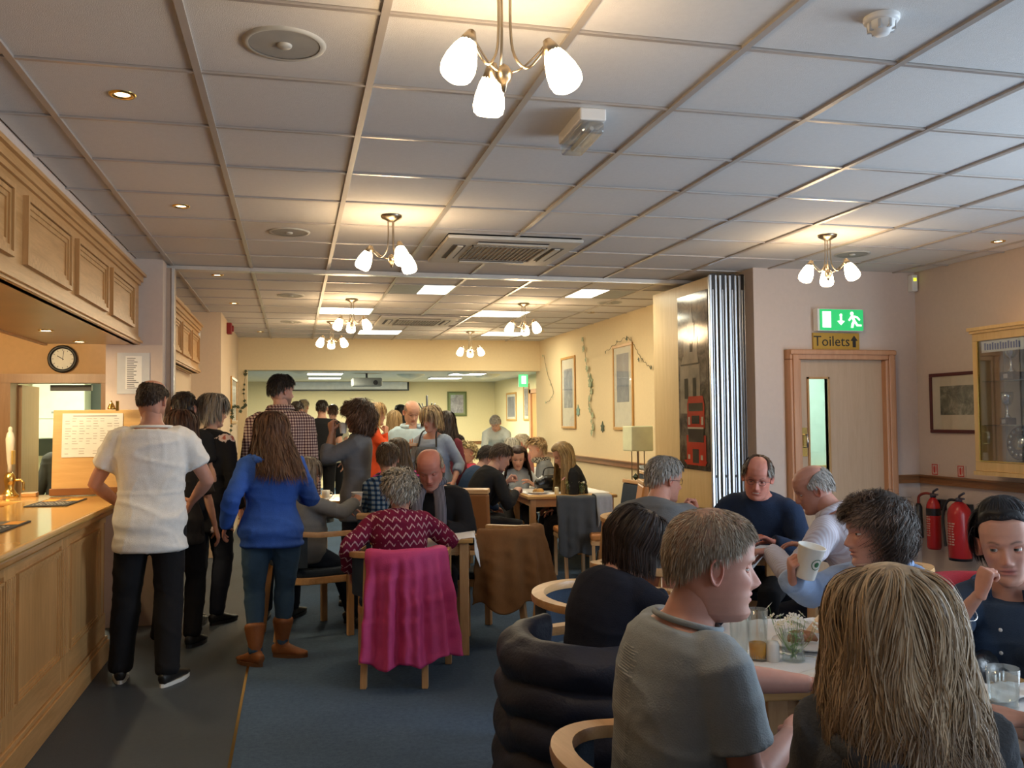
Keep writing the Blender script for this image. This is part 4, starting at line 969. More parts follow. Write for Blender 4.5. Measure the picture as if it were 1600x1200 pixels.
# chair and table places, all in room coordinates
table(.86, 6.02, .66, .62, 12, 'oak table under a white cloth in front of the person in the patterned blouse')
cloth(.86, 6.02, .66, .62, 12, .80, 30, 'white cloth on the table between the patterned blouse and the striped scarf')
tub_chair(1.40, 6.15, -52, 'empty tub chair with a brown suede jacket hanging on it')
drape('suede_jacket', 'brown suede jacket draped over the empty tub chair', 'jacket', 1.40, 6.15, -52, .16, .62, .47, fabric('brown_suede', (.20, .095, .035), .95), .030, 3.1, zr=.745, seed=9, flare=.34, lenvar=.05, off=.05)
# second table, beyond
table(2.72, 8.95, .92, .95, 3, 'long oak table with its near end bare in the middle distance')
cloth(2.72, 9.08, .90, .76, 3, .86, 4, 'white cloth on the far half of the oak table in the middle distance')
table(2.72, 9.95, .92, .95, 3, 'oak table pushed against the far end of the middle-distance table')
cloth(2.72, 9.95, .92, .95, 3, .96, 3, 'white cloth in front of the grey-haired diners')
side_chair(2.64, 8.12, 5, 'chair with a grey coat over its back, at the bare end of the oak table', fabric('red_fabric', (.30, .03, .02)), ORANGE, h=.80)
drape('grey_coat', 'grey tweed coat with a pale lining over the chair at the oak table', 'coat', 2.62, 8.12, 5, 0, 1, .50, fabric('grey_tweed', (.075, .08, .085), .95), .028, 3, zr=.775, seed=12,
      path=[(-.25, -.27), (0, -.30), (.25, -.27)], nu=50, flare=.12, off=.06)
drape('pale_jumper', 'pale grey jumper laid over the right end of the grey coat', 'jumper', 2.62, 8.12, 5, .68, .98, .23, fabric('pale_knit', (.36, .37, .38), .95), .006, 2, zr=.787, seed=13,
      path=[(-.25, -.27), (0, -.30), (.25, -.27)], nu=20, flare=.25, lenvar=.1, off=.075)
side_chair(2.84, 7.72, -75, 'orange leather upright chair by the cream wall')
side_chair(3.38, 9.0, -80, 'upright chair hidden under a black coat by the dado rail', SEATB)
drape('black_jacket', 'black leather jacket over the chair behind the long-haired girl', 'jacket', 3.38, 9.0, -80, 0, 1, .45, fabric('black_leather', (.02, .02, .022), .35, 60, .2), .03, 3, zr=.965, seed=15, thick=.02,
      path=[(-.25, -.30), (0, -.34), (.25, -.30)], nu=40)
side_chair(2.98, 8.22, -95, 'upright chair with a dark blue back and pale wooden top by the partition', SEATB, h=.92)
tub_chair(2.62, 6.55, 150, 'reddish tub chair, empty, left of the person in the grey jumper', SHELLR, SHELLR, low=.43)
# right-hand table near the partition
table(2.55, 5.15, .72, .72, 20, 'oak table between the persons in grey and navy jumpers')
cloth(2.55, 5.15, .72, .72, 20, .92, 48, 'white cloth on the table by the silver partition edges')
# near tables
table(1.72, 2.62, .80, .80, 8, 'near oak table with the flower jar')
cloth(1.72, 2.66, .80, .80, 8, .84, 22, 'white cloth on the near table under the flower jar')
table(2.02, 1.80, .70, .70, 8, 'second near oak table at the right edge of the frame')
cloth(2.02, 1.80, .70, .70, 8, .80, 12, 'white cloth on the table at the right edge with the tumbler')
tub_chair(1.30, 3.72, 140, 'pale tub chair behind the near table, empty', zr=.73)
# items on the near table
def glassware(kind, x, y, z, lab, s=1.0):
    t = thing('drinking_glass', lab, 'glass', (x, y, z))
    if kind == 'tumbler': pr = [(0, 0), (.030*s, 0), (.036*s, .09*s), (.034*s, .09*s), (.028*s, .006), (0, .006)]
    else: pr = [(0, 0), (.026*s, 0), (.034*s, .16*s), (.032*s, .16*s), (.024*s, .008), (0, .008)]
    MB().lathe(pr, 24).obj('glass_body', glass('glass_wall', (.95, .98, .98), .02, .05), t, True)
    return t
G = glassware('tall', 1.415, 2.56, .754, 'tall glass with a little orange juice beside the salt pot')
MB().lathe([(0, .009), (.024, .009), (.0275, .055), (0, .055)], 20).obj('juice', paint('orange_juice', (.75, .35, .04), .2), G, True)
G = glassware('tall', 1.39, 2.63, .754, 'empty tall glass behind the glass with juice')
glassware('tumbler', 1.80, 1.98, .754, 'clear tumbler on the table at the right edge', 1.15)
t = thing('salt_pot', 'short white pot next to the flower jar', 'pot', (1.455, 2.54, .754)); MB().lathe([(0, 0), (.021, 0), (.021, .052), (.017, .062), (0, .064)], 20).obj('pot_body', WHITE, t, True)
def flowers(x, y, z, lab, s=1.0, kind='daisy', seed=1, nfl=16):
    r = np.random.RandomState(seed)
    t = thing('flower_jar', lab, 'vase', (x, y, z))
    MB().lathe([(0, 0), (.033*s, 0), (.035*s, .005), (.035*s, .07*s), (.031*s, .085*s), (.031*s, .095*s), (.029*s, .095*s), (.032*s, .07*s), (.032*s, .006), (0, .006)], 24).obj('glass_jar', glass('glass_wall', (.95, .98, .98), .02, .05), t, True)
    G1 = paint('stem_green', (.20, .36, .11), .6, 0, .3); G2 = paint('leaf_green', (.24, .44, .14), .6, 0, .3)
    PW_ = paint('petal_white', (.88, .88, .80), .6); PY = paint('petal_cream', (.70, .66, .32), .6); PP = paint('petal_pink', (.75, .35, .40), .6)
    for k in range(nfl):
        a = r.rand()*6.28; rr = (.012+.05*r.rand())*s; h = (.10+.065*r.rand())*s
        tip = np.array([rr*1.2*cos(a), rr*1.2*sin(a), h]); base = np.array([-.01*cos(a), -.01*sin(a), .01])
        st = MB().tube(resample([base, (base+tip)/2+np.array([.3*rr*cos(a), .3*rr*sin(a), .0]), tip], 6), .0008*s, 4).obj('stem', G1, t)
        b = MB(); T = TM(tip, rz=a, ry=.5+.5*r.rand())
        R0 = (.0135 if kind == 'daisy' else .0)*s
        if kind == 'daisy' or k > 2:
            for q in range(7):
                aa = q*2*pi/7; d = .0045*s
                p = [(0, 0, .001), (R0*cos(aa-.3), R0*sin(aa-.3), .002), (R0*1.25*cos(aa), R0*1.25*sin(aa), .003), (R0*cos(aa+.3), R0*sin(aa+.3), .002)]
                b.add(tf(np.array(p) if kind == 'daisy' else np.array(p)*.6, T), [(0, 1, 2, 3)])
            fo = b.obj('flower_head', PW_, t)
            MB().lathe([(.003*s, .001), (.003*s, .003), (0, .0045)], 7, T=T).obj('flower_centre', PY, fo)
        else:
            for q in range(14):
                aa = q*2*pi/14; rr_ = (.026 if q % 2 else .018)*s
                p = [(0, 0, .0), (rr_*cos(aa-.2), rr_*sin(aa-.2), .008), (rr_*1.15*cos(aa), rr_*1.15*sin(aa), .010), (rr_*cos(aa+.2), rr_*sin(aa+.2), .008)]
                b.add(tf(np.array(p), T), [(0, 1, 2, 3)])
            b.obj('flower_head', PP if k < 2 else PY, t)
    b = MB()
    for k in range(40):
        a = r.rand()*6.28; rr = .008+.022*r.rand()*s; z0 = (.02+.11*r.rand())*s; l = .018*s; th = r.rand()*6.28; e = r.rand()*1.4-.3
        c_ = np.array([rr*cos(a), rr*sin(a), z0]); d1 = np.array([cos(th)*cos(e), sin(th)*cos(e), sin(e)])*l; d2 = nrm(np.cross(d1, (0, 0, 1)))*l*.22
        b.add([c_, c_+d1*.5+d2, c_+d1, c_+d1*.5-d2], [(0, 1, 2, 3)])
    b.obj('foliage', G2, t)['kind'] = 'stuff'
    return t
flowers(1.515, 2.52, .754, 'glass jar of small white daisies on the near table', 1.0, 'daisy', 3, 22)
def plate(x, y, z, lab, r_=.12, food=True, seed=2, foodcol=(.30, .12, .045)):
    t = thing('plate', lab, 'plate', (x, y, z))
    MB().lathe([(0, .0), (r_*.55, 0), (r_, .016), (r_, .019), (r_*.62, .006), (0, .005)], 36).obj('dish', paint('china_white', (.80, .80, .78), .15), t, True)
    if food:
        r = np.random.RandomState(seed)
        f = thing('pastry', 'browned pastry on the '+lab, 'food', (x, y, z+.006)) 
        for k in range(4):
            a = r.rand()*6.28; c = np.array([.035*cos(a*1.7+k*1.6), .03*sin(a+k*1.6), .012])
            P = [c+np.array([-.03, 0, -.0]), c+np.array([-.012, .006, .012]), c+np.array([.012, .004, .012]), c+np.array([.03, -.004, 0])]
            MB().tube(resample(P, 7), [.006, .012, .017, .019, .017, .012, .006], 10).obj('pastry_piece', paint('pastry%d' % (seed % 3), foodcol, .45, 0, .4, .5, 90), f, True)
    return t
plate(1.665, 2.66, .754, 'white plate behind the flower jar', .125, True, 2)
def fork(x, y, z, rz, lab):
    t = thing('fork', lab, 'cutlery', (x, y, z), rz)
    MB().tube([(0, 0, .004), (0, .06, .008), (0, .11, .004), (0, .135, .003)], [.004, .002, .003, .009], 6, rb=[.0015]*4, side=(1, 0, 0)).obj('handle', CHROME, t)
    for k in range(4): MB().tube([(-.0075+k*.005, .135, .003), (-.0075+k*.005, .18, .006)], .0011, 4).obj('tine', CHROME, t)
fork(1.62, 2.47, .754, R(35), 'steel fork on the cloth right of the flower jar')
def napkin(x, y, z, s, seed, lab, rz=0):
    n = 14; g = np.linspace(-s, s, n); U, V_ = np.meshgrid(g, g); P = np.stack([U.ravel(), V_.ravel()*.7, np.zeros(n*n)], 1)
    P[:, 2] = .012+.010*vnoise(P, (9, 9, 9), seed)*np.minimum(1, (s-np.maximum(abs(P[:, 0]), abs(P[:, 1]/.7)))*30+.3)
    P[:, 2] = np.maximum(P[:, 2], .001)
    o = MB().add(P, [(i*n+j, i*n+j+1, (i+1)*n+j+1, (i+1)*n+j) for i in range(n-1) for j in range(n-1)]).obj('paper_napkin', PAPER, None, True)
    o.location = (x, y, z); o.rotation_euler = (0, 0, rz); o.modifiers.new('s', 'SOLIDIFY').thickness = .001; tag(o, lab, 'napkin')
napkin(1.50, 2.34, .754, .07, 5, 'crumpled white napkin at the corner of the near table', .4)
napkin(1.86, 2.06, .754, .09, 7, 'folded white napkin near the tumbler', .2)
# far table items
flowers(2.70, 8.62, .754, 'small jar with a pink gerbera on the oak table', 1.0, 'gerbera', 5, 9)
flowers(2.83, 8.60, .754, 'small glass of cream flowers at the bare end of the oak table', .85, 'daisy', 8, 9)
plate(2.42, 8.80, .754, 'white plate of food in front of the boy', .12, True, 4, (.50, .26, .06))
t = thing('salt_pot', 'small cream pot on the oak table between plate and flowers', 'pot', (2.58, 8.66, .754)); MB().lathe([(0, 0), (.022, 0), (.022, .06), (.017, .07), (0, .072)], 16).obj('pot_body', paint('pot_cream', (.72, .70, .5), .3), t, True)
t = thing('handbag', 'black glossy handbag with silver clasp on the oak table', 'bag', (2.62, 9.02, .754), .2)
MB().tube([(-.15, 0, .07), (-.08, 0, .09), (.08, 0, .09), (.15, 0, .07)], [.05, .06, .06, .05], 14, rb=[.06, .085, .085, .06], side=(0, 1, 0)).obj('bag_body', paint('bag_black', (.012, .012, .013), .25, 0, .1, .3, 30), t, True)
MB().tube(resample([(-.09, 0, .16), (-.06, 0, .24), (.06, 0, .24), (.09, 0, .16)], 12), .008, 6).obj('bag_handle', BLACK, t, True)
MB().box(-.02, .02, -.07, -.055, .12, .14).obj('clasp', CHROME, t)
# right table items
def paper_cup(loc, lab, rz=0, tilt=(0, 0), s=1.0, lid=False, logo=True, par=None):
    t = thing('paper_cup', lab, 'cup', loc, rz); t.rotation_euler = (tilt[0], tilt[1], rz)
    MB().lathe([(0, 0), (.031*s, 0), (.032*s, .004), (.043*s, .104*s), (.0455*s, .107*s), (.0455*s, .111*s), (.042*s, .110*s), (.030*s, .01), (0, .008)], 28).obj('cup_body', paint('cup_white', (.80, .80, .76), .5), t, True)
    if logo:
        b = MB(); r0 = .038*s+.0012; zc = .058*s
        for (ra, rb_) in ((.019, .0165), (.009, .0)):
            n = 20; V = []
            for q in range(n):
                a = 2*pi*q/n
                for rr in (ra*s, rb_*s): 
                    u, w_ = rr*cos(a), rr*sin(a); an = -pi/2+u/r0; V.append((cos(an)*(r0+w_*.1), sin(an)*(r0+w_*.1), zc+w_))
            b.add(V, [(2*q, 2*((q+1) % n), 2*((q+1) % n)+1, 2*q+1) for q in range(n)])
        b.obj('round_green_logo', paint('logo_green', (.03, .14, .06), .5), t)
    return t
paper_cup((2.28, 5.28, .754), 'white cup on the table by the person in the grey jumper', logo=False)
paper_cup((2.50, 5.00, .754), 'small white cup at the near corner of the partition table', s=.8, logo=False)
napkin(2.48, 5.06, .754, .1, 9, 'crumpled white napkin on the partition table', .3)
plate(2.66, 5.25, .754, 'white plate in front of the person in the navy jumper', .11, False)
plate(.78, 5.98, .754, 'white plate in front of the person in the patterned blouse', .11, False)
# ------------------------------------------------------------------ people: shared builders
SKIN = tintmat('skin', .5, .05, .06, 160, spec=.35, sss=.12)
HAIRM = tintmat('hair_strands', .5, .0, spec=.35)
EYEM = tintmat('eye_surface', .12, 0, spec=.6)
def solid(parts, voxel, it=6, fac=.5):
    V = []; F = []; n = 0
    for v, f in parts:
        V.append(v); F += [tuple(i+n for i in q) for q in f]; n += len(v)
    me = bpy.data.meshes.new('tmp'); me.from_pydata(np.concatenate(V).tolist(), [], F)
    o = bpy.data.objects.new('tmp', me); COL.objects.link(o)
    m = o.modifiers.new('r', 'REMESH'); m.mode = 'VOXEL'; m.voxel_size = voxel; m.adaptivity = 0
    if it: s = o.modifiers.new('s', 'SMOOTH'); s.factor = fac; s.iterations = it
    dg = bpy.context.evaluated_depsgraph_get(); e = o.evaluated_get(dg); m2 = bpy.data.meshes.new_from_object(e)
    k = len(m2.vertices); A = np.empty(k*3); m2.vertices.foreach_get('co', A)
    Nn = np.empty(k*3); m2.vertices.foreach_get('normal', Nn)
    F2 = [tuple(p.vertices) for p in m2.polygons]
    bpy.data.objects.remove(o); bpy.data.meshes.remove(me); bpy.data.meshes.remove(m2)
    return A.reshape(-1, 3), F2, Nn.reshape(-1, 3)
def sphere(c, r, n=12, m=8):
    rr = np.ones(3)*r if np.ndim(r) == 0 else np.array(r, float)
    V = [(0, 0, -1)]
    for i in range(1, m):
        a = -pi/2+pi*i/m
        for j in range(n): V.append((cos(a)*cos(2*pi*j/n), cos(a)*sin(2*pi*j/n), sin(a)))
    V.append((0, 0, 1)); V = np.array(V)*rr+np.array(c, float)
    F = [(0, 1+(j+1) % n, 1+j) for j in range(n)]
    for i in range(m-2):
        for j in range(n): F.append((1+i*n+j, 1+i*n+(j+1) % n, 1+(i+1)*n+(j+1) % n, 1+(i+1)*n+j))
    L_ = len(V)-1; F += [(1+(m-2)*n+j, 1+(m-2)*n+(j+1) % n, L_) for j in range(n)]
    return V, F
def tinted(name, parts, mat_, parent=None, smooth=True):
    """parts: list of (V, F, rgb array or single rgb)"""
    V = []; F = []; C = []; n = 0
    for v, f, c in parts:
        v = np.asarray(v, float); V.append(v); F += [tuple(int(i)+n for i in q) for q in f]; n += len(v)
        c = np.asarray(c, float); C.append(np.tile(c, (len(v), 1)) if c.ndim == 1 else c)
    V = np.concatenate(V); C = np.concatenate(C)
    me = bpy.data.meshes.new(name); me.from_pydata(V.tolist(), [], F)
    a = me.color_attributes.new('tint', 'FLOAT_COLOR', 'POINT')
    a.data.foreach_set('color', np.c_[C, np.ones(len(C))].astype(np.float32).ravel())
    me.materials.append(mat_)
    if smooth: me.polygons.foreach_set('use_smooth', [True]*len(me.polygons))
    me.update()
    o = bpy.data.objects.new(name, me); COL.objects.link(o)
    if parent: o.parent = parent
    return o
HZ = np.array([-.124, -.120, -.112, -.10, -.08, -.06, -.04, -.02, 0, .02, .05, .08, .10, .112, .119, .122])
HF = np.array([.045, .072, .083, .086, .084, .088, .087, .0865, .086, .0925, .094, .084, .066, .046, .022, .004])
HB = np.array([.01, .0, -.012, -.028, -.050, -.068, -.080, -.088, -.094, -.098, -.099, -.091, -.076, -.056, -.034, -.012])
HW = np.array([.016, .028, .040, .050, .058, .064, .068, .072, .074, .0755, .0765, .070, .058, .044, .025, .006])
def head_geo(lod, skin, sex='m', age=.3, fat=0, blush=.1, lips=None, beard=None, brow=(.10, .06, .04), smile=0, nose=1.0, lidded=0, gaze=(0, 0)):
    nz, nt = {0: (84, 92), 1: (48, 56), 2: (30, 36)}[lod]
    u = np.linspace(0, 1, nz); z = -.1245+.247*(u+.035*np.sin(2*pi*u)*-1)
    z[0] = -.1245; z[-1] = .1222
    yf = np.interp(z, HZ, HF); yb = np.interp(z, HZ, HB); w = np.interp(z, HZ, HW)
    if sex == 'f': w = w*(.96-.05*np.clip((-.03-z)/.08, 0, 1)); yf = yf-.003*np.clip(z/.05, 0, 1)
    jow = np.clip((-z-.02)/.08, 0, 1); w = w+fat*.014*jow; yf = yf+fat*.004*jow
    if sex == 'm': w = w+.003*jow
    t = np.linspace(-1, 1, nt, endpoint=False)+1e-4; th = pi*np.sign(t)*np.abs(t)**1.45
    st, ct = np.sin(th), np.cos(th)
    V = np.zeros((nz, nt, 3)); yc = -.012
    for i in range(nz):
        x = w[i]*np.sign(st)*np.abs(st)**.88
        y = np.where(ct >= 0, yc+(yf[i]-yc)*np.abs(ct)**.82, yc-(yc-yb[i])*np.abs(ct)**.9)
        V[i, :, 0] = x; V[i, :, 1] = y; V[i, :, 2] = z[i]
    P = V.reshape(-1, 3); x, y, zz = P.T.copy(); fr = (np.cos(np.repeat(th[None], nz, 0).ravel()) > 0)
    G = lambda cx, cz, sx, sz: np.exp(-((x-cx)/sx)**2-((zz-cz)/sz)**2)*fr
    GX = lambda cx, cz, sx, sz: G(cx, cz, sx, sz)+G(-cx, cz, sx, sz)
    dy = np.zeros(len(P))
    nh = np.interp(zz, [-.062, -.051, -.044, -.036, -.028, -.012, .002, .014, .03], [0, .002, .016, .0245, .0215, .0125, .006, .002, 0])*nose
    nw = np.interp(zz, [-.05, -.036, -.01, .02], [.0135, .0120, .0085, .010])
    dy += nh*np.exp(-(np.abs(x)/nw)**2.4)*fr
    dy += GX(.0135, -.041, .0065, .0075)*.008*nose
    dy -= GX(.031, .001, .0165, .0115)*.0125
    dy -= G(0, .012, .012, .010)*.002
    dy += GX(.030, .021, .019, .007)*(.0045 if sex == 'm' else .0025)+G(0, .024, .02, .01)*.002
    dy += GX(.043, -.026, .017, .016)*(.004+.004*fat+.003*smile)
    dy -= GX(.024, -.052, .006, .012)*(.0018+.002*age)
    lw = .021+.004*smile
    zm = -.0655+smile*.10*np.abs(x)**1.3
    mask = np.exp(-(np.abs(x)/lw)**4)*fr
    dy += np.exp(-((zz-zm-.0065)/.0052)**2)*.0050*mask+np.exp(-((zz-zm+.0070)/.0062)**2)*.0060*mask
    dy -= np.exp(-((zz-zm)/.0022)**2)*.0045*mask
    dy -= G(0, -.083, .018, .005)*.003; dy += G(0, -.102, .018, .012)*.005
    dy -= GX(.05, -.055, .012, .02)*.002*(1-fat)
    P = np.stack([x, y+dy, zz], 1)
    # colour
    sk = np.array(skin, float); C = np.tile(sk, (len(P), 1))
    def blend(C, m, col): return C*(1-m[:, None])+np.array(col, float)*m[:, None]
    red = sk*np.array([1.0, .62, .60])
    C = blend(C, np.clip(GX(.043, -.028, .022, .018), 0, 1)*blush, red)
    C = blend(C, np.clip(G(0, -.035, .014, .014), 0, 1)*blush*1.1, red)
    if beard is not None:
        m = np.clip((-.045-zz)/.02, 0, 1)*(y > -.02)*(.75+.25*np.sin(x*700)*np.sin(zz*800))
        C = blend(C, np.clip(m*beard[1], 0, 1), beard[0])
    lp = np.array(lips if lips is not None else sk*np.array([.88, .55, .52]))
    C = blend(C, np.clip(mask*np.exp(-((zz-zm)/.0115)**4), 0, 1)*.85, lp)
    C = blend(C, mask*np.exp(-((zz-zm)/.0018)**2)*.8, lp*.35)
    if smile > .6: C = blend(C, (np.abs(x) < .017)*np.exp(-((zz-zm-.0005)/.0035)**4)*fr, (.62, .58, .50))
    if brow is not None:
        zb = .0235+.006*np.exp(-((np.abs(x)-.034)/.014)**2)-.003
        m = np.exp(-((zz-zb)/.0032)**2)*np.clip(1-(np.abs(np.abs(x)-.031)/.019)**4, 0, 1)*fr*(y > 0)
        C = blend(C, np.clip(m, 0, 1)*.75, brow)
    F = [(i*nt+j, i*nt+(j+1) % nt, (i+1)*nt+(j+1) % nt, (i+1)*nt+j) for i in range(nz-1) for j in range(nt)]
    F = [f[::-1] for f in F]
    F += [tuple(range(nt)), tuple(range((nz-1)*nt, nz*nt))[::-1]]
    parts = [(P, F, C)]
    # ears
    for s in (-1, 1):
        nr, na = (7, 18) if lod == 0 else (5, 12) if lod == 1 else (3, 9)
        Ve = []; 
        for i in range(nr+1):
            r = i/nr
            for j in range(na):
                a = 2*pi*j/na; ez = .0315*r*sin(a)*(1+.12*sin(a)); ey = .0175*r*cos(a)*(1+.22*sin(a))
                h = .010*math.exp(-((r-.88)/.16)**2)*(1 if cos(a) < .5 else .45)-.006*math.exp(-(r/.45)**2)+.004*math.exp(-((r-.55)/.12)**2)*(cos(a) < .1)
                Ve.append((s*(.0735+h+.009*(1-cos(a))*r*.8), -.006+ey, -.008+ez))
        for j in range(na):
            a = 2*pi*j/na; Ve.append((s*(.069), -.004+.6*.0175*cos(a), -.008+.8*.0315*sin(a)))
        k = nr+2
        Fe = [(i*na+j, i*na+(j+1) % na, (i+1)*na+(j+1) % na, (i+1)*na+j) for i in range(k-1) for j in range(na)]
        if s < 0: Fe = [f[::-1] for f in Fe]
        parts.append((np.array(Ve), Fe, sk*np.array([1.0, .80, .78])))
    # eyelids
    eyes = []
    for s in (-1, 1):
        c = np.array([s*.031, .0655, .001]); r = .0132
        if lod < 2:
            n_, m_ = (18, 12) if lod == 0 else (12, 8)
            for up in (1, -1):
                a1 = (.20-.85*lidded) if up > 0 else -.34
                Vl = []
                for i in range(m_):
                    el = a1+(1.55*up-a1)*i/(m_-1)
                    rr = r+.0012 if i > 0 else r-.0006
                    for j in range(n_):
                        az = -1.5+3*j/(n_-1); cor = 1-.75*(az/1.5)**2 if i == 0 else 1
                        e2 = el*cor if i == 0 else el
                        Vl.append(c+rr*np.array([sin(az)*cos(e2), cos(az)*cos(e2), sin(e2)]))
                Fl = [(i*n_+j, i*n_+j+1, (i+1)*n_+j+1, (i+1)*n_+j) for i in range(m_-1) for j in range(n_-1)]
                if up > 0: Fl = [f[::-1] for f in Fl]
                lc = np.tile(sk*np.array([.95, .80, .76]), (len(Vl), 1)); lc[:n_] = sk*(.35 if up > 0 else .6)
                parts.append((np.array(Vl), Fl, lc))
        gy, gp = gaze; D = np.array([sin(gy)*cos(gp), cos(gy)*cos(gp), sin(gp)])
        nn, mm = (20, 16) if lod == 0 else (10, 8)
        v, f = sphere((0, 0, 0), 1.0, nn, mm)
        # orient sphere pole along gaze for a clean iris
        zax = D; xax = nrm(np.cross((0, 0, 1), zax)); yax = np.cross(zax, xax)
        d = v@np.array([[0, 0, 1.]]).T
        ang = np.arccos(np.clip(v[:, 2], -1, 1)); v = v@np.array([xax, yax, zax])
        cc = np.where((ang < .24)[:, None], np.array([.01, .01, .01]), np.where((ang < .62)[:, None], np.array([.10, .11, .10]) if s else 0, np.array([.62, .58, .54])))
        eyes.append((v*r+c, f, cc))
    return parts, eyes
LINE = ([0, 30, 50, 65, 80, 100, 125, 150, 180], [57, 60, 69, 84, 92, 97, 112, 121, 122])
HC = np.array([0, -.003, .025]); HA = np.array([.0795, .1005, .0985])
def skull(th, ph, d):
    st, ct = np.sign(np.sin(th))*np.abs(np.sin(th))**.82, np.cos(th); d = d+.002
    return HC+np.stack([(HA[0]+d)*st*np.sin(ph), (HA[1]+d)*st*np.cos(ph), (HA[2]+d*1.0)*ct*np.where(ct < 0, 1.25, 1)], -1)
def hair_geo(lod, Rh, hs, col, kind='short', t=.012, L=.03, face=0, n=None, w=.0035, wave=(0, 0), curl=(0, 0), col2=None, p2=0, tip=None, bald=None, line=1.0, spread=.25, push=0, fringe=0, seed=1, lay=.5, cut=None, side=0, jit=.25, drop=98, root=None, inward=0, vol=None, back=False):
    r = np.random.RandomState(seed); col = np.array(col, float)
    if kind == 'short': LSH = .62*min(L, .06)/.098
    else: LSH = 0
    if n is None: n = {0: 4200, 1: 1300, 2: 420}[lod]
    if lod == 1: w *= 1.8
    if lod == 2: w *= 3.2
    lx, ly = np.radians(LINE[0]), np.radians(LINE[1])*line
    if back: ly = ly.copy(); ly[:4] = np.radians([47, 50, 60, 76])
    tmax = lambda ph: np.interp(np.abs((ph+pi) % (2*pi)-pi), lx, ly)-LSH*np.interp(np.abs((ph+pi) % (2*pi)-pi), [0, .9, 1.3, 3.2], [0, .3, 1, 1])
    tmin = (lambda ph: np.interp(np.abs((ph+pi) % (2*pi)-pi), np.radians(bald[0]), np.radians(bald[1]))) if bald is not None else (lambda ph: ph*0)
    g = Rh.T@np.array([0, 0, -1.])
    parts = []
    # base cap
    nph, nth = {0: (64, 26), 1: (36, 16), 2: (24, 10)}[lod]
    ph = np.linspace(-pi, pi, nph, endpoint=False); q = np.linspace(0, 1, nth)
    PH, Q = np.meshgrid(ph, q); a, b_ = tmin(PH), tmax(PH)
    a = np.minimum(a, b_+.001)
    if face: b_ = np.where(np.abs(PH) < R(face), np.minimum(b_, R(58)+0*b_), np.maximum(b_, R(100)))
    TH = a+(b_-a)*Q
    vv = vol(PH, TH) if vol else 1.0
    dd = t*vv*(.55)*(1-np.clip((Q-.72)/.28, 0, 1)**2)*(1-np.clip((.12-Q)/.12, 0, 1)*(bald is not None))
    dd = np.where(Q > .995, -.004, dd); 
    if bald is not None: dd = np.where(Q < .005, -.004, dd)
    P = skull(TH, PH, dd).reshape(-1, 3)
    P += (skull(TH, PH, dd+.01).reshape(-1, 3)-P)*(.12*vnoise(P, (14, 14, 14), seed))[:, None]
    F = [(i*nph+j, (i+1)*nph+j, (i+1)*nph+(j+1) % nph, i*nph+(j+1) % nph) for i in range(nth-1) for j in range(nph)]
    rc_ = np.array(root) if root is not None else col*.62
    ok = (b_-a).min(0) > .05; F = [q for q in F if ok[q[0] % nph] and ok[q[2] % nph]]
    parts.append((P, F, np.clip(rc_*(1+.3*vnoise(P, (60, 60, 20), seed+1))[:, None], 0.002, 1)))
    # strands
    S = 7 if kind == 'short' else {0: 22, 1: 14, 2: 9}[lod]
    if curl[0] and lod < 2: S = int(S*1.8)
    ph0 = r.rand(n)*2*pi-pi; ct0 = r.rand(n); tm, tn = tmax(ph0), tmin(ph0)
    th0 = np.arccos(1-ct0*(1-np.cos(tm))); th0 = tn+(tm-tn)*(th0/np.maximum(tm, .01))
    gd = tn < tm-.03; ph0, ct0, tm, tn = ph0[gd], ct0[gd], tm[gd], tn[gd]; n = len(ph0); th0 = th0[gd]
    Ls = L*(.75+.5*r.rand(n)) if kind == 'short' else L*(.86+.2*r.rand(n))
    if kind == 'short' and L > .05 and not back: Ls = Ls*np.interp(np.abs(ph0), [0, 1.5, 2.15, 3.2], [.28, .32, 1, 1])
    lyr = lay+(1-lay)*r.rand(n); s = np.linspace(0, 1, S)[None]*Ls[:, None]
    frg = r.rand(n) < fringe
    if fringe: Ls = np.where(frg & (np.abs(ph0) < R(60)), np.minimum(Ls, .09), Ls); s = np.linspace(0, 1, S)[None]*Ls[:, None]
    rad = .098
    sd = np.where(back & (np.abs(ph0) < 1.45), -1., 1.)[:, None]
    TH = th0[:, None]+sd*s/rad; thd = R(drop) if kind == 'long' else 9
    over = np.clip(TH-thd, 0, None)*rad; THc = np.minimum(TH, thd)
    sg = np.where(ph0+side*.35 >= 0, 1., -1.)[:, None]
    PHs = ph0[:, None]+r.normal(size=(n, 1))*jit*s*4
    if face:
        k = np.clip((THc-R(32))/R(27), 0, 1); k = k*k*(3-2*k)
        need = R(face)*k
        PHa = np.maximum(np.abs(PHs), need*(1+.12*r.rand(n)[:, None]))
        keep = frg[:, None] & (np.abs(ph0)[:, None] < R(60)); PHs = np.where(keep, PHs, sg*np.where(np.sign(PHs) == sg, PHa, np.maximum(need, 0)+0*PHa))
    vv = vol(PHs, THc) if vol else 1.0
    fs = s/Ls[:, None]
    D = t*vv*lyr[:, None]*(.35+.65*np.clip(fs*4, 0, 1)) if kind != 'short' else t*vv*(lyr[:, None])*(.25+.9*fs)
    P = skull(THc, PHs, D)
    out = P-HC; out /= np.linalg.norm(out, axis=-1, keepdims=True)
    if kind == 'long':
        hor = out-(out@g)[..., None]*g; hor /= np.linalg.norm(hor, axis=-1, keepdims=True)+1e-6
        P = P+over[..., None]*g+hor*(spread*over*(1-over*inward))[..., None]
        P[..., 1] -= push*np.clip(over-.03, 0, 1)*(np.abs(PHs) > 1.2)
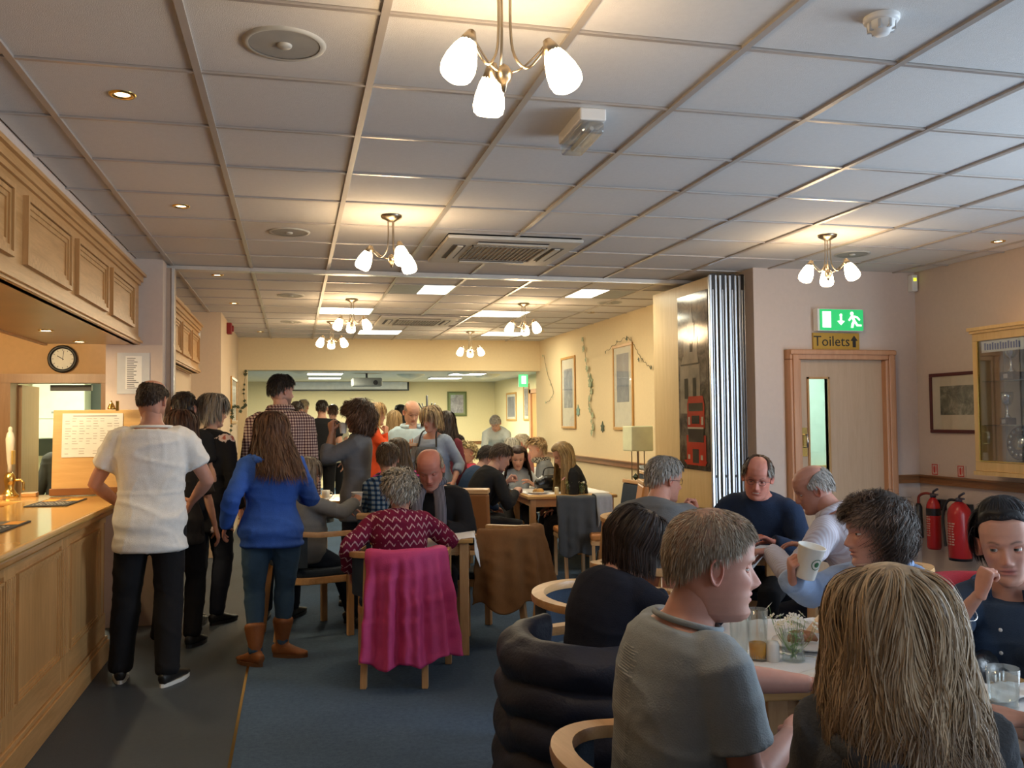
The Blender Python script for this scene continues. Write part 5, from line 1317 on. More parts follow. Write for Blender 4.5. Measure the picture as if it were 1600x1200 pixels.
    if wave[0]: 
        clump = 3.1*np.sin(ph0*2.3+seed)+2.2*np.sin(ph0*5.1)+th0*1.5
        wv = np.sin(s*wave[1]*2*pi+clump[:, None]+.35*r.rand(n)[:, None])*wave[0]*np.clip(fs*2, 0, 1)
        tang = np.cross(out, g); tang /= np.linalg.norm(tang, axis=-1, keepdims=True)+1e-6
        P = P+tang*wv[..., None]+out*(wv*.5*np.cos(clump)[:, None])[..., None]
    if curl[0]:
        tang = np.cross(out, g); tang /= np.linalg.norm(tang, axis=-1, keepdims=True)+1e-6
        nc_ = 260; cth = np.arccos(1-r.rand(nc_)*1.6); cph = r.rand(nc_)*2*pi-pi
        dn = lambda a_, b2: np.stack([np.sin(a_)*np.sin(b2), np.sin(a_)*np.cos(b2), np.cos(a_)], -1)
        ci = np.argmax(dn(th0, ph0)@dn(cth, cph).T, 1); cp = (r.rand(nc_)*6.28)[ci][:, None]+.5*r.rand(n)[:, None]
        am = curl[0]*np.clip(fs*3, 0, 1)*(.7+.6*r.rand(nc_))[ci][:, None]
        s = s*(.8+.4*r.rand(nc_))[ci][:, None]; lck = (.55+.9*r.rand(nc_))[ci]
        P = P+tang*(am*np.cos(s*curl[1]*2*pi+cp))[..., None]+out*(am*np.sin(s*curl[1]*2*pi+cp))[..., None]
    T_ = np.gradient(P, axis=1); T_ /= np.linalg.norm(T_, axis=-1, keepdims=True)+1e-9
    W = np.cross(T_, out+.35*r.normal(size=(n, 1, 3))); W /= np.linalg.norm(W, axis=-1, keepdims=True)+1e-9
    ww = w*(.6+.8*r.rand(n))[:, None]*np.interp(fs, [0, .15, .7, 1], [.8, 1, .9, .12])
    A = P-W*ww[..., None]*.5; B = P+W*ww[..., None]*.5
    Vs = np.stack([A, B], 2).reshape(n, S*2, 3)
    base = (np.arange(n)*S*2)[:, None]+np.arange(S-1)[None]*2
    Fs = np.stack([base, base+1, base+3, base+2], -1).reshape(-1, 4)
    cc = np.tile(col, (n, 1)); 
    if col2 is not None: cl_ = .5+.5*np.sin(ph0*9+3*np.sin(ph0*4+seed)+th0*2); m = (.55*cl_+.45*r.rand(n)) < (.15+.7*p2); cc[m] = np.array(col2)
    cc = cc*np.exp(r.normal(size=n)*.13)[:, None]*(lck[:, None] if curl[0] else 1)
    CC = np.repeat(cc[:, None], S, 1)
    if root is not None: kk = np.clip(fs*2.2, 0, 1)[..., None]; CC = CC*kk+np.array(root)*(1-kk)
    if tip is not None: kk = np.clip((fs-.45)*2, 0, 1)[..., None]; CC = CC*(1-kk)+np.array(tip)*kk
    CC = np.repeat(CC, 2, 1).reshape(-1, 3)
    parts.append((Vs.reshape(-1, 3), [tuple(x) for x in Fs.tolist()], np.clip(CC, 0, 1)))
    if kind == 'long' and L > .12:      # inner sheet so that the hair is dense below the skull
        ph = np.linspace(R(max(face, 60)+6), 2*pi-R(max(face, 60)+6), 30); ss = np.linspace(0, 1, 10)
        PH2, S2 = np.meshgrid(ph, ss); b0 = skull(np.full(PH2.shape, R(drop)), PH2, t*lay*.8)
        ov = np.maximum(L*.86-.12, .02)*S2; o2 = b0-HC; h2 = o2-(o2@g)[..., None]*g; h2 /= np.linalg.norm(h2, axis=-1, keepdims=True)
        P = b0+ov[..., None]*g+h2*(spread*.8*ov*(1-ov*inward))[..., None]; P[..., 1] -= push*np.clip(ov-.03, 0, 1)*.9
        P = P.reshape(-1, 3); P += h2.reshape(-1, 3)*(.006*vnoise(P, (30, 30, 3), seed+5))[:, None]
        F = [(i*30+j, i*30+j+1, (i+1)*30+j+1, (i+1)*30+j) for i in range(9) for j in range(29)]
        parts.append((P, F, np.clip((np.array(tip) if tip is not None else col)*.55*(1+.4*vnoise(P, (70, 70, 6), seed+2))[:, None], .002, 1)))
    return [((v*hs)@Rh.T, f, c) for v, f, c in parts]
HCACHE = {}
def hand_geo(curl, lod, side, spread=1.0, thumb=.5):
    key = (tuple(np.atleast_1d(curl).round(2)), lod, spread, thumb)
    if key not in HCACHE:
        cs = np.resize(np.atleast_1d(curl), 4); nn = 10 if lod == 0 else 6
        parts = [tube([(0, -.02, 0), (0, .0, 0), (-.002, .03, .0), (-.001, .065, .002), (0, .088, .002)], [.024, .026, .037, .040, .036], [.019, .018, .016, .0145, .011], (1, 0, 0), 14 if lod == 0 else 8, 2.6)]
        for k, (x, l) in enumerate(zip((-.028, -.0095, .0095, .0275), (.074, .082, .075, .059))):
            a = 0; p = np.array([x, .082-.004*abs(k-1.2), .002]); pts = [p-np.array([0, .018, 0]), p]; fan = (k-1.5)*.07*spread
            for q, fr_ in enumerate((.45, .30, .25)):
                a += cs[k]*(.9, 1.1, .8)[q]; d = np.array([sin(fan)*cos(a), cos(fan)*cos(a), -sin(a)]); p = p+d*l*fr_
                pts += [p-d*l*fr_*.5, p]
            parts.append(tube(pts, np.interp(np.arange(len(pts)), [0, 2, 7], [.0095, .0088, .0066]), None, (1, 0, 0), nn))
        tb = np.array([-.020, .018, -.006]); d1 = nrm([-.75, .70, -.35-thumb*.5]); d2 = nrm([-.30, .85, -.35-thumb]); p1 = tb+d1*.040; p2 = p1+d2*.032; p3 = p2+nrm(d2+np.array([.15, .1, -.2]))*.024
        parts.append(tube([tb-d1*.012, tb, (tb+p1)/2, p1, (p1+p2)/2, p2, p3], [.013, .0135, .0115, .0105, .0098, .0095, .007], None, None, nn))
        if lod == 0: v, f, _ = solid(parts, .0032, 3)
        else:
            v = np.concatenate([p[0] for p in parts]); f = []; n = 0
            for p in parts: f += [tuple(i+n for i in q) for q in p[1]]; n += len(p[0])
        HCACHE[key] = (v, f)
    v, f = HCACHE[key]
    if side < 0: return v*np.array([-1, 1, 1]), [q[::-1] for q in f]
    return v, f
def ik(A, T, l1, l2, pole):
    A = np.array(A, float); T = np.array(T, float); d = T-A; L_ = np.linalg.norm(d)
    if L_ > (l1+l2)*.995: T = A+d/L_*(l1+l2)*.995; d = T-A; L_ = np.linalg.norm(d)
    u = d/L_; a = (l1*l1-l2*l2+L_*L_)/(2*L_); h = math.sqrt(max(l1*l1-a*a, 1e-6))
    p = np.array(pole, float); p = p-u*(p@u); p = nrm(p)
    return A+u*a+p*h, T
def dirv(lean, side): return nrm([math.sin(R(side)), math.sin(R(lean)), math.cos(R(lean))*math.cos(R(side))])
TROU = lambda n, c: fabric(n, c, .9, 300, .2, .12)
def person(label, top, phi, pose='stand', lod=1, sex='m', bw=1.0, belly=0, bust=1.0, lean=(2, 6), tilt=0, neck=10, head=(0, 0, 0), hs=1.0, twist=0,
           hands=(None, None), skin=(.50, .27, .19), face={}, hair=None, shirt=None, legs=None, shoe=None, feet=None, seat=.47, extra=None, sho=0, k=None, name='person'):
    st = pose == 'stand'; V3 = np.array
    hy, hp, hr = head; Rh = rot('Z', -R(hy))@rot('X', -R(hp))@rot('Y', R(hr))
    kk = k or 1.0; h = 1.75
    if hair: top = (top[0], top[1], top[2]-.55*hair.get('t', .012)*hs)
    for it in range(12):
        q = h/1.75 if st else kk
        H0 = V3([0, 0, .93*q]) if st else V3([0, 0, seat+.075])
        u1 = dirv(lean[0], tilt); u2 = dirv(lean[1], tilt*1.2); u3 = dirv(neck, tilt*.7)
        W0 = H0+.16*q*u1; C0 = W0+.19*q*(u1+u2)/np.linalg.norm(u1+u2); S0 = C0+.15*q*u2; NB = S0+.055*q*u2; HO = NB+.130*q*u3
        tp_ = HO+Rh@V3([0, -.005, .121])*hs
        if abs(tp_[2]-top[2]) < .002: break
        if st: h *= 1+(top[2]-tp_[2])/tp_[2]
        else: kk = np.clip(kk*(1+(top[2]-tp_[2])/.75), .80, 1.16)
    RZ = rot('Z', -R(phi)); loc = V3(top[:2])-(RZ@tp_)[:2]
    q = h/1.75 if st else kk
    f_ = sex == 'f'
    rt = rot('Z', -R(twist))@V3([1., 0, 0]); rs = nrm(rt+V3([0, 0, math.sin(R(-tilt))]))
    sw = (.142 if f_ else .168)*bw*q
    vox = {0: .0075, 1: .012, 2: .018}[lod]; nseg = 20
    # torso stations: point, half width, front, back
    def lerp(a, b, t): return a*(1-t)+b*t
    b = belly
    if f_: tab = [(-.075, .150, .100, .120), (0, .172, .106, .128), (.08, .155, .102+.5*b, .108), (.16, .130+.4*b, .092+b, .088), (.25, .140+.2*b, .100+.7*b, .092), (.34, .150, .108+.2*b, .098), (.42, .156, .098, .096), (.475, .150, .078, .090), (.51, .118, .062, .080), (.54, .072, .052, .064), (.58, .050, .050, .052)]
    else: tab = [(-.075, .150, .100, .115), (0, .168, .108+.3*b, .120), (.08, .162, .110+.8*b, .104), (.16, .154+.4*b, .106+b, .096), (.25, .160+.2*b, .112+.8*b, .100), (.34, .172, .118+.3*b, .106), (.42, .182, .112, .106), (.475, .174, .090, .100), (.51, .134, .072, .088), (.54, .084, .062, .072), (.585, .060, .058, .060)]
    SP = np.array([H0-.08*q*u1, H0, W0, C0, S0, NB, HO]); sa = np.array([-.08, 0, .16, .35, .50, .555, .68])
    def spine(s): return np.array([np.interp(s, sa, SP[:, i]) for i in range(3)])
    def station(extra_, s0=-9, s1=9, flare=0):
        P = []; A = []; B = []; C = []; Sd = []
        for s, a, f1, bk in tab:
            if s < s0-1e-6 or s > s1+1e-6: continue
            P.append(spine(s)); w_ = bw if s < .53 else 1; A.append(a*w_*q+extra_); B.append(f1*w_*q+extra_); C.append(bk*w_*q+extra_)
            Sd.append(lerp(V3([1., 0, 0]), rs, min(1, max(0, s/.45))))
        return P, A, B, C, Sd
    SJ = {s: S0+rs*sw*s+V3([0, 0, -.042*q+sho]) for s in (-1, 1)}
    HJ = {s: H0+V3([s*.088*q*bw, 0, -.01]) for s in (-1, 1)}
    # arms
    arms = {}
    for s, hd in zip((-1, 1), hands):
        hd = dict(hd) if hd else {}
        tgt = hd.get('to')
        if 'world' in hd: tgt = RZ.T@(V3(hd['world'], float)-V3([*loc, 0]))
        if tgt is None: tgt = (s*.25*bw, .04, .85*q) if st else (s*.13, .34, .78 if pose == 'table' else .60)
        pole = hd.get('pole', (s*.25, -1, -.1) if st else (s*.7, -.7, -.5))
        E_, Wr = ik(SJ[s], tgt, .285*q, .255*q, pole)
        dr = nrm(hd.get('dir', Wr-E_)); nb = V3(hd.get('back', (s, 0.1, 0) if st else (0, 0, 1)), float); nb = nrm(nb-dr*(nb@dr))
        arms[s] = (E_, Wr, dr, nb, hd.get('curl', .35), hd.get('thumb', .5))
    # legs
    lg = {}
    for s in (-1, 1):
        if feet and feet[(s+1)//2] is not None: ft = V3(feet[(s+1)//2], float)
        else: ft = V3([s*.10, .02*s, 0]) if st else V3([s*.11, .42, 0])
        ank = ft+V3([0, -.03, .085]); K_, A_ = ik(HJ[s], ank, .43*q, .415*q, (s*.1, 1, .05) if st else (s*.12, .6, 1))
        lg[s] = (K_, A_, ft)
    def armtube(ex, upto=2.0, loose=0):
        out = []
        for s in (-1, 1):
            E_, Wr = arms[s][0], arms[s][1]; J = SJ[s]
            pts = [S0+rs*sw*s*.45+V3([0, 0, -.035*q]), lerp(S0+rs*sw*s*.55, J, .7), J, lerp(J, E_, .25), lerp(J, E_, .55), lerp(J, E_, .85), E_, lerp(E_, Wr, .22), lerp(E_, Wr, .55), lerp(E_, Wr, .85), Wr]
            par = [-.6, -.3, 0, .25, .55, .85, 1, 1.22, 1.55, 1.85, 2.0]
            rr = np.array([.050, .054, .056, .054, .050, .046, .044, .045, .039, .031, .0285])*q*(1.0 if not f_ else .88)*(.5+.5*bw)
            pts = np.array(pts); keep = [i for i, p_ in enumerate(par) if p_ <= upto]; 
            P2 = pts[keep]; R2 = rr[keep]
            if upto < par[-1]:
                i = keep[-1]; t_ = (upto-par[i])/(par[i+1]-par[i])
                if t_ > .02: P2 = np.vstack([P2, lerp(pts[i], pts[i+1], t_)]); R2 = np.r_[R2, lerp(rr[i], rr[i+1], t_)]
            R2 = R2+ex+loose*np.linspace(0, 1, len(R2))**2
            out.append(tube(P2, R2, None, None, 14, capr=.2))
        return out
    def legtube(ex, upto=2.0, loose=0):
        out = []
        for s in (-1, 1):
            K_, A_, _ = lg[s]; J = HJ[s]
            pts = np.array([lerp(H0, J, .6)+V3([0, 0, .02]), J, lerp(J, K_, .3), lerp(J, K_, .65), K_, lerp(K_, A_, .25), lerp(K_, A_, .6), A_])
            rr = np.array([.085, .092, .085, .070, .058, .058, .046, .037])*q*(.55+.45*bw)*(1.03 if f_ else 1)+ex+loose*np.linspace(0, 1, 8)**2
            out.append(tube(pts, rr, None, None, 14))
        return out
    # ---- body (skin)
    parts = []
    P, A, B, C, Sd = station(-.012); parts.append(tube(P, A, B, np.array(Sd), nseg, 2.3, True, C))
    nr_ = (.047 if f_ else .056)*(.6+.4*bw)
    parts.append(tube([S0-.02*u2, NB, lerp(NB, HO, .5), HO+Rh@V3([0, -.014, -.03])*hs], [nr_*1.25, nr_*1.05, nr_, nr_*1.0], [nr_*1.2, nr_*1.05, nr_, nr_*1.02], Rh@V3([1., 0, 0]), 16))
    parts += armtube(-.004); parts += legtube(-.012)
    v, f, _ = solid(parts, vox*1.05, 5)
    sk = np.array(skin, float)
    bodyparts = [(v, f, sk)]
    fp, eyes = head_geo(lod, skin, sex=sex, **face)
    for v, f, c in fp: bodyparts.append(((v*hs)@Rh.T+HO, f, c))
    for s in (-1, 1):
        E_, Wr, dr, nb, cu, tb = arms[s]
        v, f = hand_geo(cu, lod, s, 1.0, tb); X = np.cross(dr, nb); M3 = np.array([X, dr, nb])
        bodyparts.append(((v*(q*(.92 if f_ else 1.02)))@M3+Wr, f, sk*np.array([1.0, .92, .90])))
    if lod == 2:
        for e in eyes: bodyparts.append(((e[0]*hs)@Rh.T+HO, e[1], e[2]))
    o = tinted(name, bodyparts, SKIN)
    o.location = (*loc, 0); o.rotation_euler = (0, 0, -R(phi)); tag(o, label, 'person')
    if lod < 2:
        for e in eyes: tinted('eye', [((e[0]*hs)@Rh.T+HO, e[1], e[2])], EYEM, o)
    # ---- garments
    def garment(nm, parts, m, vx, it, wr, seed, aniso=(7, 7, 12)):
        v, f, nn = solid(parts, vx, it)
        d = wr*(.7*vnoise(v, (2.5, 2.5, 4), seed)+.15*vnoise(v, tuple(a*2.0 for a in aniso), seed+1))
        ridg = wr*(1.5*np.clip(1-np.abs(vnoise(v, (1.6, 1.6, 5), seed+2, 6, 2.0))*2.2, 0, 1)**2+.8*np.clip(1-np.abs(vnoise(v, (3.5, 3.5, 2.2), seed+7, 6, 2.2))*2.6, 0, 1)**2)
        v = v+nn*(np.clip(d, -.012, .012)+ridg)[:, None]
        b_ = MB().add(v, f).obj(nm, m, o, True); return b_
    if legs:
        lk = legs.get('kind', 'trousers'); ex = legs.get('ex', .006)
        if lk == 'trousers':
            P, A, B, C, Sd = station(ex-.003, s1=.08); A[0] += .004; pr = [tube(P, A, B, np.array(Sd), nseg, 2.2, True, C)]+legtube(ex, loose=legs.get('loose', .010))
            garment(legs.get('name', 'trousers'), pr, legs['mat'], vox*1.1, 5, .0035 if lod < 2 else .002, 5)
    if shirt:
        ex = shirt.get('ex', .010); hem = shirt.get('hem', -.05); sl = {'short': .62, 'threeq': 1.45, 'long': 1.97, 'elbow': .95}[shirt.get('sleeve', 'long')]
        P, A, B, C, Sd = station(ex, s1=shirt.get('top', .548))
        if hem < -.05:
            e = -hem-.075
            if e > 0: P.insert(0, spine(-.08)+V3([0, 0, -e])); A.insert(0, A[0]*1.0+.008); B.insert(0, B[0]); C.insert(0, C[0]); Sd.insert(0, Sd[0])
        elif hem > -.05: P, A, B, C, Sd = station(ex, s0=hem, s1=shirt.get('top', .548))
        fl_ = shirt.get('flare', .012); A[0] += fl_; B[0] += fl_; C[0] += fl_
        for i, pt in enumerate(P):
            g_ = np.clip(1-(pt-H0)@u1/.10, 0, 1)*(1 if legs else 0); A[i] += .012*g_; B[i] += .012*g_; C[i] += .010*g_
        B = [b1+.0 for b1 in B]
        pr = [tube(P, A, B, np.array(Sd), 26, 2.3, True, C, capr=.12)]
        if f_ and bust:
            for s in (-1, 1): pr.append(sphere(spine(.315)+rs*s*.066*bw+nrm(np.cross(u2, rs))*(.050*bw+.014*bust), V3([.074, .066, .076])*q*(.7+.3*bust)*bw))
        pr += armtube(ex, sl, shirt.get('loose', .006 if sl > 1 else .014))
        if st and not (feet and False): pass
        garment(shirt.get('name', 'jumper'), pr, shirt['mat'], vox, 6, shirt.get('wr', .0028), shirt.get('seed', 3), shirt.get('aniso', (4, 4, 9)))
        tt = shirt.get('top', .548); tA = np.array(tab); ca_, cf_, cb_ = [np.interp(tt, tA[:, 0], tA[:, i])*q+ex for i in (1, 2, 3)]; tc = spine(tt); tn_ = nrm(spine(tt+.02)-spine(tt-.03)); tf_ = nrm(np.cross(tn_, rt))
        def ringp(a, ex2, up): return tc+rt*cos(a)*(ca_+ex2)+tf_*sin(a)*((cf_ if sin(a) > 0 else cb_)+ex2)+tn_*up
        if shirt.get('collar'):
            n_ = 30; V = []
            for i in range(n_):
                a = pi/2+.40+(2*pi-.8)*i/(n_-1)
                for (dr_, dz) in ((-.004, -.004), (-.012, .026), (-.004, .030), (.014, .0)): V.append(ringp(a, dr_, dz))
            F = [(i*4+j, i*4+j+1, (i+1)*4+j+1, (i+1)*4+j) for i in range(n_-1) for j in range(3)]
            c_ = MB().add(V, F).obj('collar', shirt.get('cmat', shirt['mat']), o, True); c_.modifiers.new('s', 'SOLIDIFY').thickness = .003
        if shirt.get('crew'):
            MB().tube([ringp(2*pi*i/28, -.006, .002) for i in range(29)], .0075, 8).obj('neckband', shirt.get('cmat', shirt['mat']), o, True)
        if shirt.get('hood'):
            bk = -V3([0, 1., 0])
            pts = [NB+rt*.05+bk*-.075+u2*-.03, NB+rt*.080+bk*-.03+u2*-.025, NB+rt*.110+bk*.03+u2*-.045, NB+rt*.085+bk*.088+u2*-.060, NB+bk*.110+u2*-.085, NB-rt*.085+bk*.088+u2*-.060, NB-rt*.110+bk*.03+u2*-.045, NB-rt*.080+bk*-.03+u2*-.025, NB-rt*.05+bk*-.075+u2*-.03]
            pr = [tube(resample(pts, 20), np.interp(np.linspace(0, 1, 20), [0, .25, .5, .75, 1], [.008, .016, .028, .016, .008]), np.interp(np.linspace(0, 1, 20), [0, .25, .5, .75, 1], [.008, .026, .046, .026, .008]), None, 12)]
            garment('hood', pr, shirt['mat'], vox*.8, 2, .004, 9)
    # ---- shoes
    if shoe:
        for s in (-1, 1):
            K_, A_, ft = lg[s]; fd = nrm(V3([s*.22, 1, 0])) if st else V3([0, 1., 0])
            if shoe.get('dirs'): fd = nrm(V3([*shoe['dirs'][(s+1)//2], 0]))
            L_ = .27*q*(.9 if f_ else 1); a0 = V3([A_[0], A_[1], 0])-fd*.055
            pts = [a0+V3([0, 0, .045]), a0+fd*.03+V3([0, 0, .052]), a0+fd*.09+V3([0, 0, .050]), a0+fd*L_*.55+V3([0, 0, .040]), a0+fd*L_*.78+V3([0, 0, .030]), a0+fd*L_+V3([0, 0, .026])]
            si = np.cross(fd, (0, 0, 1.))
            pr = [tube(pts, [.026, .034, .036, .040, .043, .026], [.034, .042, .040, .032, .022, .014], si, 14, 2.4)]
            top_ = shoe.get('shaft', .03); up = lerp(V3(A_), K_, min(1, top_/.4))
            pr.append(tube([V3([A_[0], A_[1], .06]), V3(A_)+V3([0, 0, .02]), up], [.038, .042, .046+(.02 if top_ > .2 else .022 if top_ > .1 else 0)], None, None, 12))
            v, f, _ = solid(pr, .009 if lod < 2 else .014, 4); v[:, 2] = np.maximum(v[:, 2], .012)
            sh = MB().add(v, f).obj('shoe', shoe['mat'], o, True)
            n_ = 20; out_ = []
            for i in range(n_):
                a = 2*pi*i/n_; cx = L_*.5+(L_*.53)*cos(a); wy = (.046 if cos(a) > -.2 else .040)*sin(a); out_.append(a0+fd*cx+si*wy)
            sm = MB().add(*prism([(p_[0], p_[1]) for p_ in out_][::-1] if True else 0, 0.0, .022+(.02 if shoe.get('heel') else 0)*0)).obj('sole', shoe.get('sole', BLACK), sh)
    if hair:
        hp_ = hair_geo(lod, Rh, hs, **hair)
        tinted('hair', [(v+HO, f, c) for v, f, c in hp_], HAIRM, o, True)
    rec = dict(o=o, HO=HO, Rh=Rh, NB=NB, S0=S0, C0=C0, W0=W0, H0=H0, arms=arms, rt=rt, u2=u2, spine=spine, SJ=SJ, RZ=RZ, loc=V3([*loc, 0]), q=q, hs=hs, lg=lg, top=tp_)
    rec['world'] = lambda p: tuple(RZ@V3(p, float)+V3([*loc, 0]))
    return rec
def glasses(p, m=None, dark=(.05, .04, .04)):
    m = m or paint('spectacle_metal', dark, .3, .6)
    o = p['o']; T = np.eye(4); T[:3, :3] = p['Rh']*p['hs']; T[:3, 3] = p['HO']
    b = MB()
    for s in (-1, 1):
        b.tube([tf(np.array([[s*.031+.021*cos(a), .088-.004*abs(cos(a)), -.002+.015*sin(a)]]), T)[0] for a in np.linspace(0, 2*pi, 17)], .0013, 5)
        b.tube(tf(np.array([[s*.052, .085, .004], [s*.072, .07, .003], [s*.081, -.002, .0], [s*.080, -.02, -.012]]), T), .0013, 5)
    b.tube(tf(np.array([[-.010, .092, 0], [0, .098, .003], [.010, .092, 0]]), T), .0013, 5)
    g = b.obj('glasses', m, o, True)
# ------------------------------------------------------------------ the people in the room
def at(px, py, D):
    """point seen at (px, py) of the 1600 x 1200 photograph at depth D"""
    return np.array((0, 0, CAMH))+D*(np.array(_w)+np.array(_r)*(px-800)/1388.6-np.array(_u)*(py-600)/1388.6)
def patmat(name, fn, rough=.9):
    if name in MC: return MC[name]
    m, nt, N, L, P = nmat(name); v = coords(N, L); sp = N.new('ShaderNodeSeparateXYZ'); L.new(v, sp.inputs[0])
    c = fn(N, L, v, *[sp.outputs[i] for i in range(3)]); L.new(c, P.inputs['Base Color'])
    P.inputs['Roughness'].default_value = rough; P.inputs['Specular IOR Level'].default_value = .2
    bump(N, L, P, noise(N, L, v, 240, 2), .2, .003); MC[name] = m; return m
def step(N, L, x, e): return mth(N, L, 'GREATER_THAN', x, e)
def chev(N, L, v, x, y, z):
    u = mth(N, L, 'ADD', x, mth(N, L, 'MULTIPLY', y, .5))
    tri = mth(N, L, 'PINGPONG', u, .024)
    q = mth(N, L, 'ADD', z, mth(N, L, 'MULTIPLY', tri, 1.25))
    s1 = step(N, L, mth(N, L, 'FRACT', mth(N, L, 'MULTIPLY', q, 21)), .76)
    br = step(N, L, mth(N, L, 'FRACT', mth(N, L, 'MULTIPLY', u, 104)), .22)
    n = step(N, L, noise(N, L, v, 26, 2), .43)
    f = mth(N, L, 'MULTIPLY', mth(N, L, 'MULTIPLY', s1, n), br)
    return mix(N, L, f, (.17, .010, .045), (.62, .42, .46))
def gingham(a, b, c, fr):
    def fn(N, L, v, x, y, z):
        u = mth(N, L, 'ADD', x, mth(N, L, 'MULTIPLY', y, .6))
        s1 = step(N, L, mth(N, L, 'FRACT', mth(N, L, 'MULTIPLY', u, fr)), .55); s2 = step(N, L, mth(N, L, 'FRACT', mth(N, L, 'MULTIPLY', z, fr)), .55)
        return mix(N, L, mth(N, L, 'MULTIPLY', s1, s2), mix(N, L, mth(N, L, 'MAXIMUM', s1, s2), a, b), c)
    return fn
def floral(N, L, v, x, y, z):
    vo = N.new('ShaderNodeTexVoronoi'); vo.inputs['Scale'].default_value = 8.5; vo.inputs['Randomness'].default_value = .9
    w = N.new('ShaderNodeVectorMath'); w.operation = 'ADD'; n = N.new('ShaderNodeTexNoise'); n.inputs['Scale'].default_value = 30; L.new(v, n.inputs['Vector'])
    sc_ = N.new('ShaderNodeVectorMath'); sc_.operation = 'SCALE'; sc_.inputs['Scale'].default_value = .05; L.new(n.outputs['Color'], sc_.inputs[0])
    L.new(v, w.inputs[0]); L.new(sc_.outputs[0], w.inputs[1]); L.new(w.outputs[0], vo.inputs['Vector'])
    c = ramp(N, L, vo.outputs['Distance'], [(.0, (.30, .07, .05)), (.14, (.35, .10, .07)), (.20, (.55, .42, .36)), (.30, (.50, .38, .33)), (.33, (.008, .008, .010)), (1, (.008, .008, .01))])
    k = step(N, L, noise(N, L, v, 5, 1), .38)
    return mix(N, L, k, (.008, .008, .01), c)
def stripes(a, b, fr, duty, axis=2):
    def fn(N, L, v, x, y, z):
        return mix(N, L, step(N, L, mth(N, L, 'FRACT', mth(N, L, 'MULTIPLY', (x, y, z)[axis], fr)), duty), a, b)
    return fn
JEANS = TROU('blue_jeans', (.05, .105, .18)); DJ = TROU('dark_jeans', (.012, .022, .045)); BLK = TROU('black_trousers', (.009, .009, .011)); NVY = TROU('navy_trousers', (.010, .014, .028))
SB = paint('black_shoe', (.012, .012, .012), .45); SOLEW = paint('white_sole', (.72, .72, .68), .6); TANB = paint('tan_boot_leather', (.28, .10, .03), .5, 0, .15, .2, 60)
FAIR = (.56, .31, .22); PINK = (.60, .29, .21); TANS = (.42, .22, .14); RUDDY = (.55, .22, .16)
GREYH = (.24, .22, .19); WHITEH = (.55, .50, .40); BRN = (.065, .032, .018); DBRN = (.022, .013, .010); BLKH = (.008, .007, .007); BLOND = (.42, .28, .13)
def short(col, **k): return dict(dict(col=col, kind='short', t=.016, L=.035, jit=.35), **k)
def bob(col, **k): return dict(dict(col=col, kind='long', t=.028, L=.20, face=68, spread=.15, inward=3, fringe=.3), **k)
def perm(col, **k): return dict(dict(col=col, kind='short', t=.036, L=.06, curl=(.007, 22), jit=1.2, lay=.7, w=.004), **k)
def longh(col, **k): return dict(dict(col=col, kind='long', t=.024, L=.42, face=72, spread=.22, wave=(.008, 5)), **k)
BALDTOP = ([0, 40, 70, 110, 150, 180], [95, 92, 62, 50, 52, 56])

# ---- nearest table
p1 = person('person in a grey-blue t-shirt printed on the back, leaning on the near table', at(1112, 795, 2.15), 88, 'sit', 0, 'm', bw=1.10, belly=.05, lean=(0, 14), neck=28, head=(16, 4, 0), hs=1.06, tilt=0, sho=.0,
            hands=((dict(to=(-.16, .50, .80), curl=.5)), dict(to=(.06, .30, .765), dir=(-.5, .8, .05), back=(.3, 0, 1), curl=.6, pole=(.45, -.5, -1))), skin=(.58, .30, .23), face=dict(fat=.8, age=.6, blush=.28, brow=(.30, .20, .12), nose=1.15, lidded=.25, beard=((.42, .26, .20), .25), gaze=(0, -.1)),
            hair=short((.33, .26, .19), t=.011, L=.022, w=.0014, n=12000, col2=(.50, .44, .36), p2=.3, line=1.0, root=(.34, .20, .14), vol=lambda ph, th: .35+.65*np.clip((th-.35)/.5, 0, 1)),
            shirt=dict(mat=fabric('grey_tshirt', (.29, .33, .355), .95), sleeve='short', name='t_shirt', crew=True, hem=-.05, wr=.0032, ex=.012, loose=.018, top=.53), legs=dict(mat=DJ), shoe=dict(mat=SB))
b = MB()      # printed columns on the back of the t-shirt
p2 = person('person with short dark hair in a navy jumper bending over the near table', at(1013, 800, 3.25), 70, 'sit', 0, 'f', bw=1.12, lean=(6, 26), neck=42, head=(22, 30, 4), skin=(.50, .27, .20), hands=(dict(to=(-.15, .50, .80)), dict(to=(.15, .46, .80))),
            face=dict(brow=DBRN, nose=1.0), hair=bob(DBRN, t=.028, L=.125, face=62, w=.0022, n=6000, col2=(.05, .03, .025), p2=.25, spread=.05),
            shirt=dict(mat=fabric('navy_knit', (.012, .015, .028), .95), sleeve='long', ex=.014, wr=.003), legs=dict(mat=BLK), shoe=dict(mat=SB))
p3 = person('person with long wavy blonde hair in a dark grey hooded top, back to the camera', at(1392, 884, 1.62), 26, 'sit', 0, 'f', bw=.98, lean=(8, 18), neck=22, head=(-4, 6, 0), skin=(.55, .30, .22), hands=(dict(to=(-.10, .42, .80), pole=(-.3, -.7, -1)), dict(to=(.16, .42, .80), pole=(.3, -.7, -1))),
            hair=longh((.66, .49, .31), t=.042, L=.33, face=58, w=.0018, n=30000, col2=(.28, .18, .10), p2=.36, wave=(.022, 4.4), spread=.26, push=.30, inward=3.4, root=(.38, .28, .17), tip=(.15, .09, .055), lay=.35, jit=.12),
            shirt=dict(mat=fabric('charcoal_marl', (.075, .080, .088), .95, 160, .35, .25), sleeve='long', name='hooded_top', hood=True, ex=.022, wr=.005), legs=dict(mat=DJ), shoe=dict(mat=SB), sho=.05)
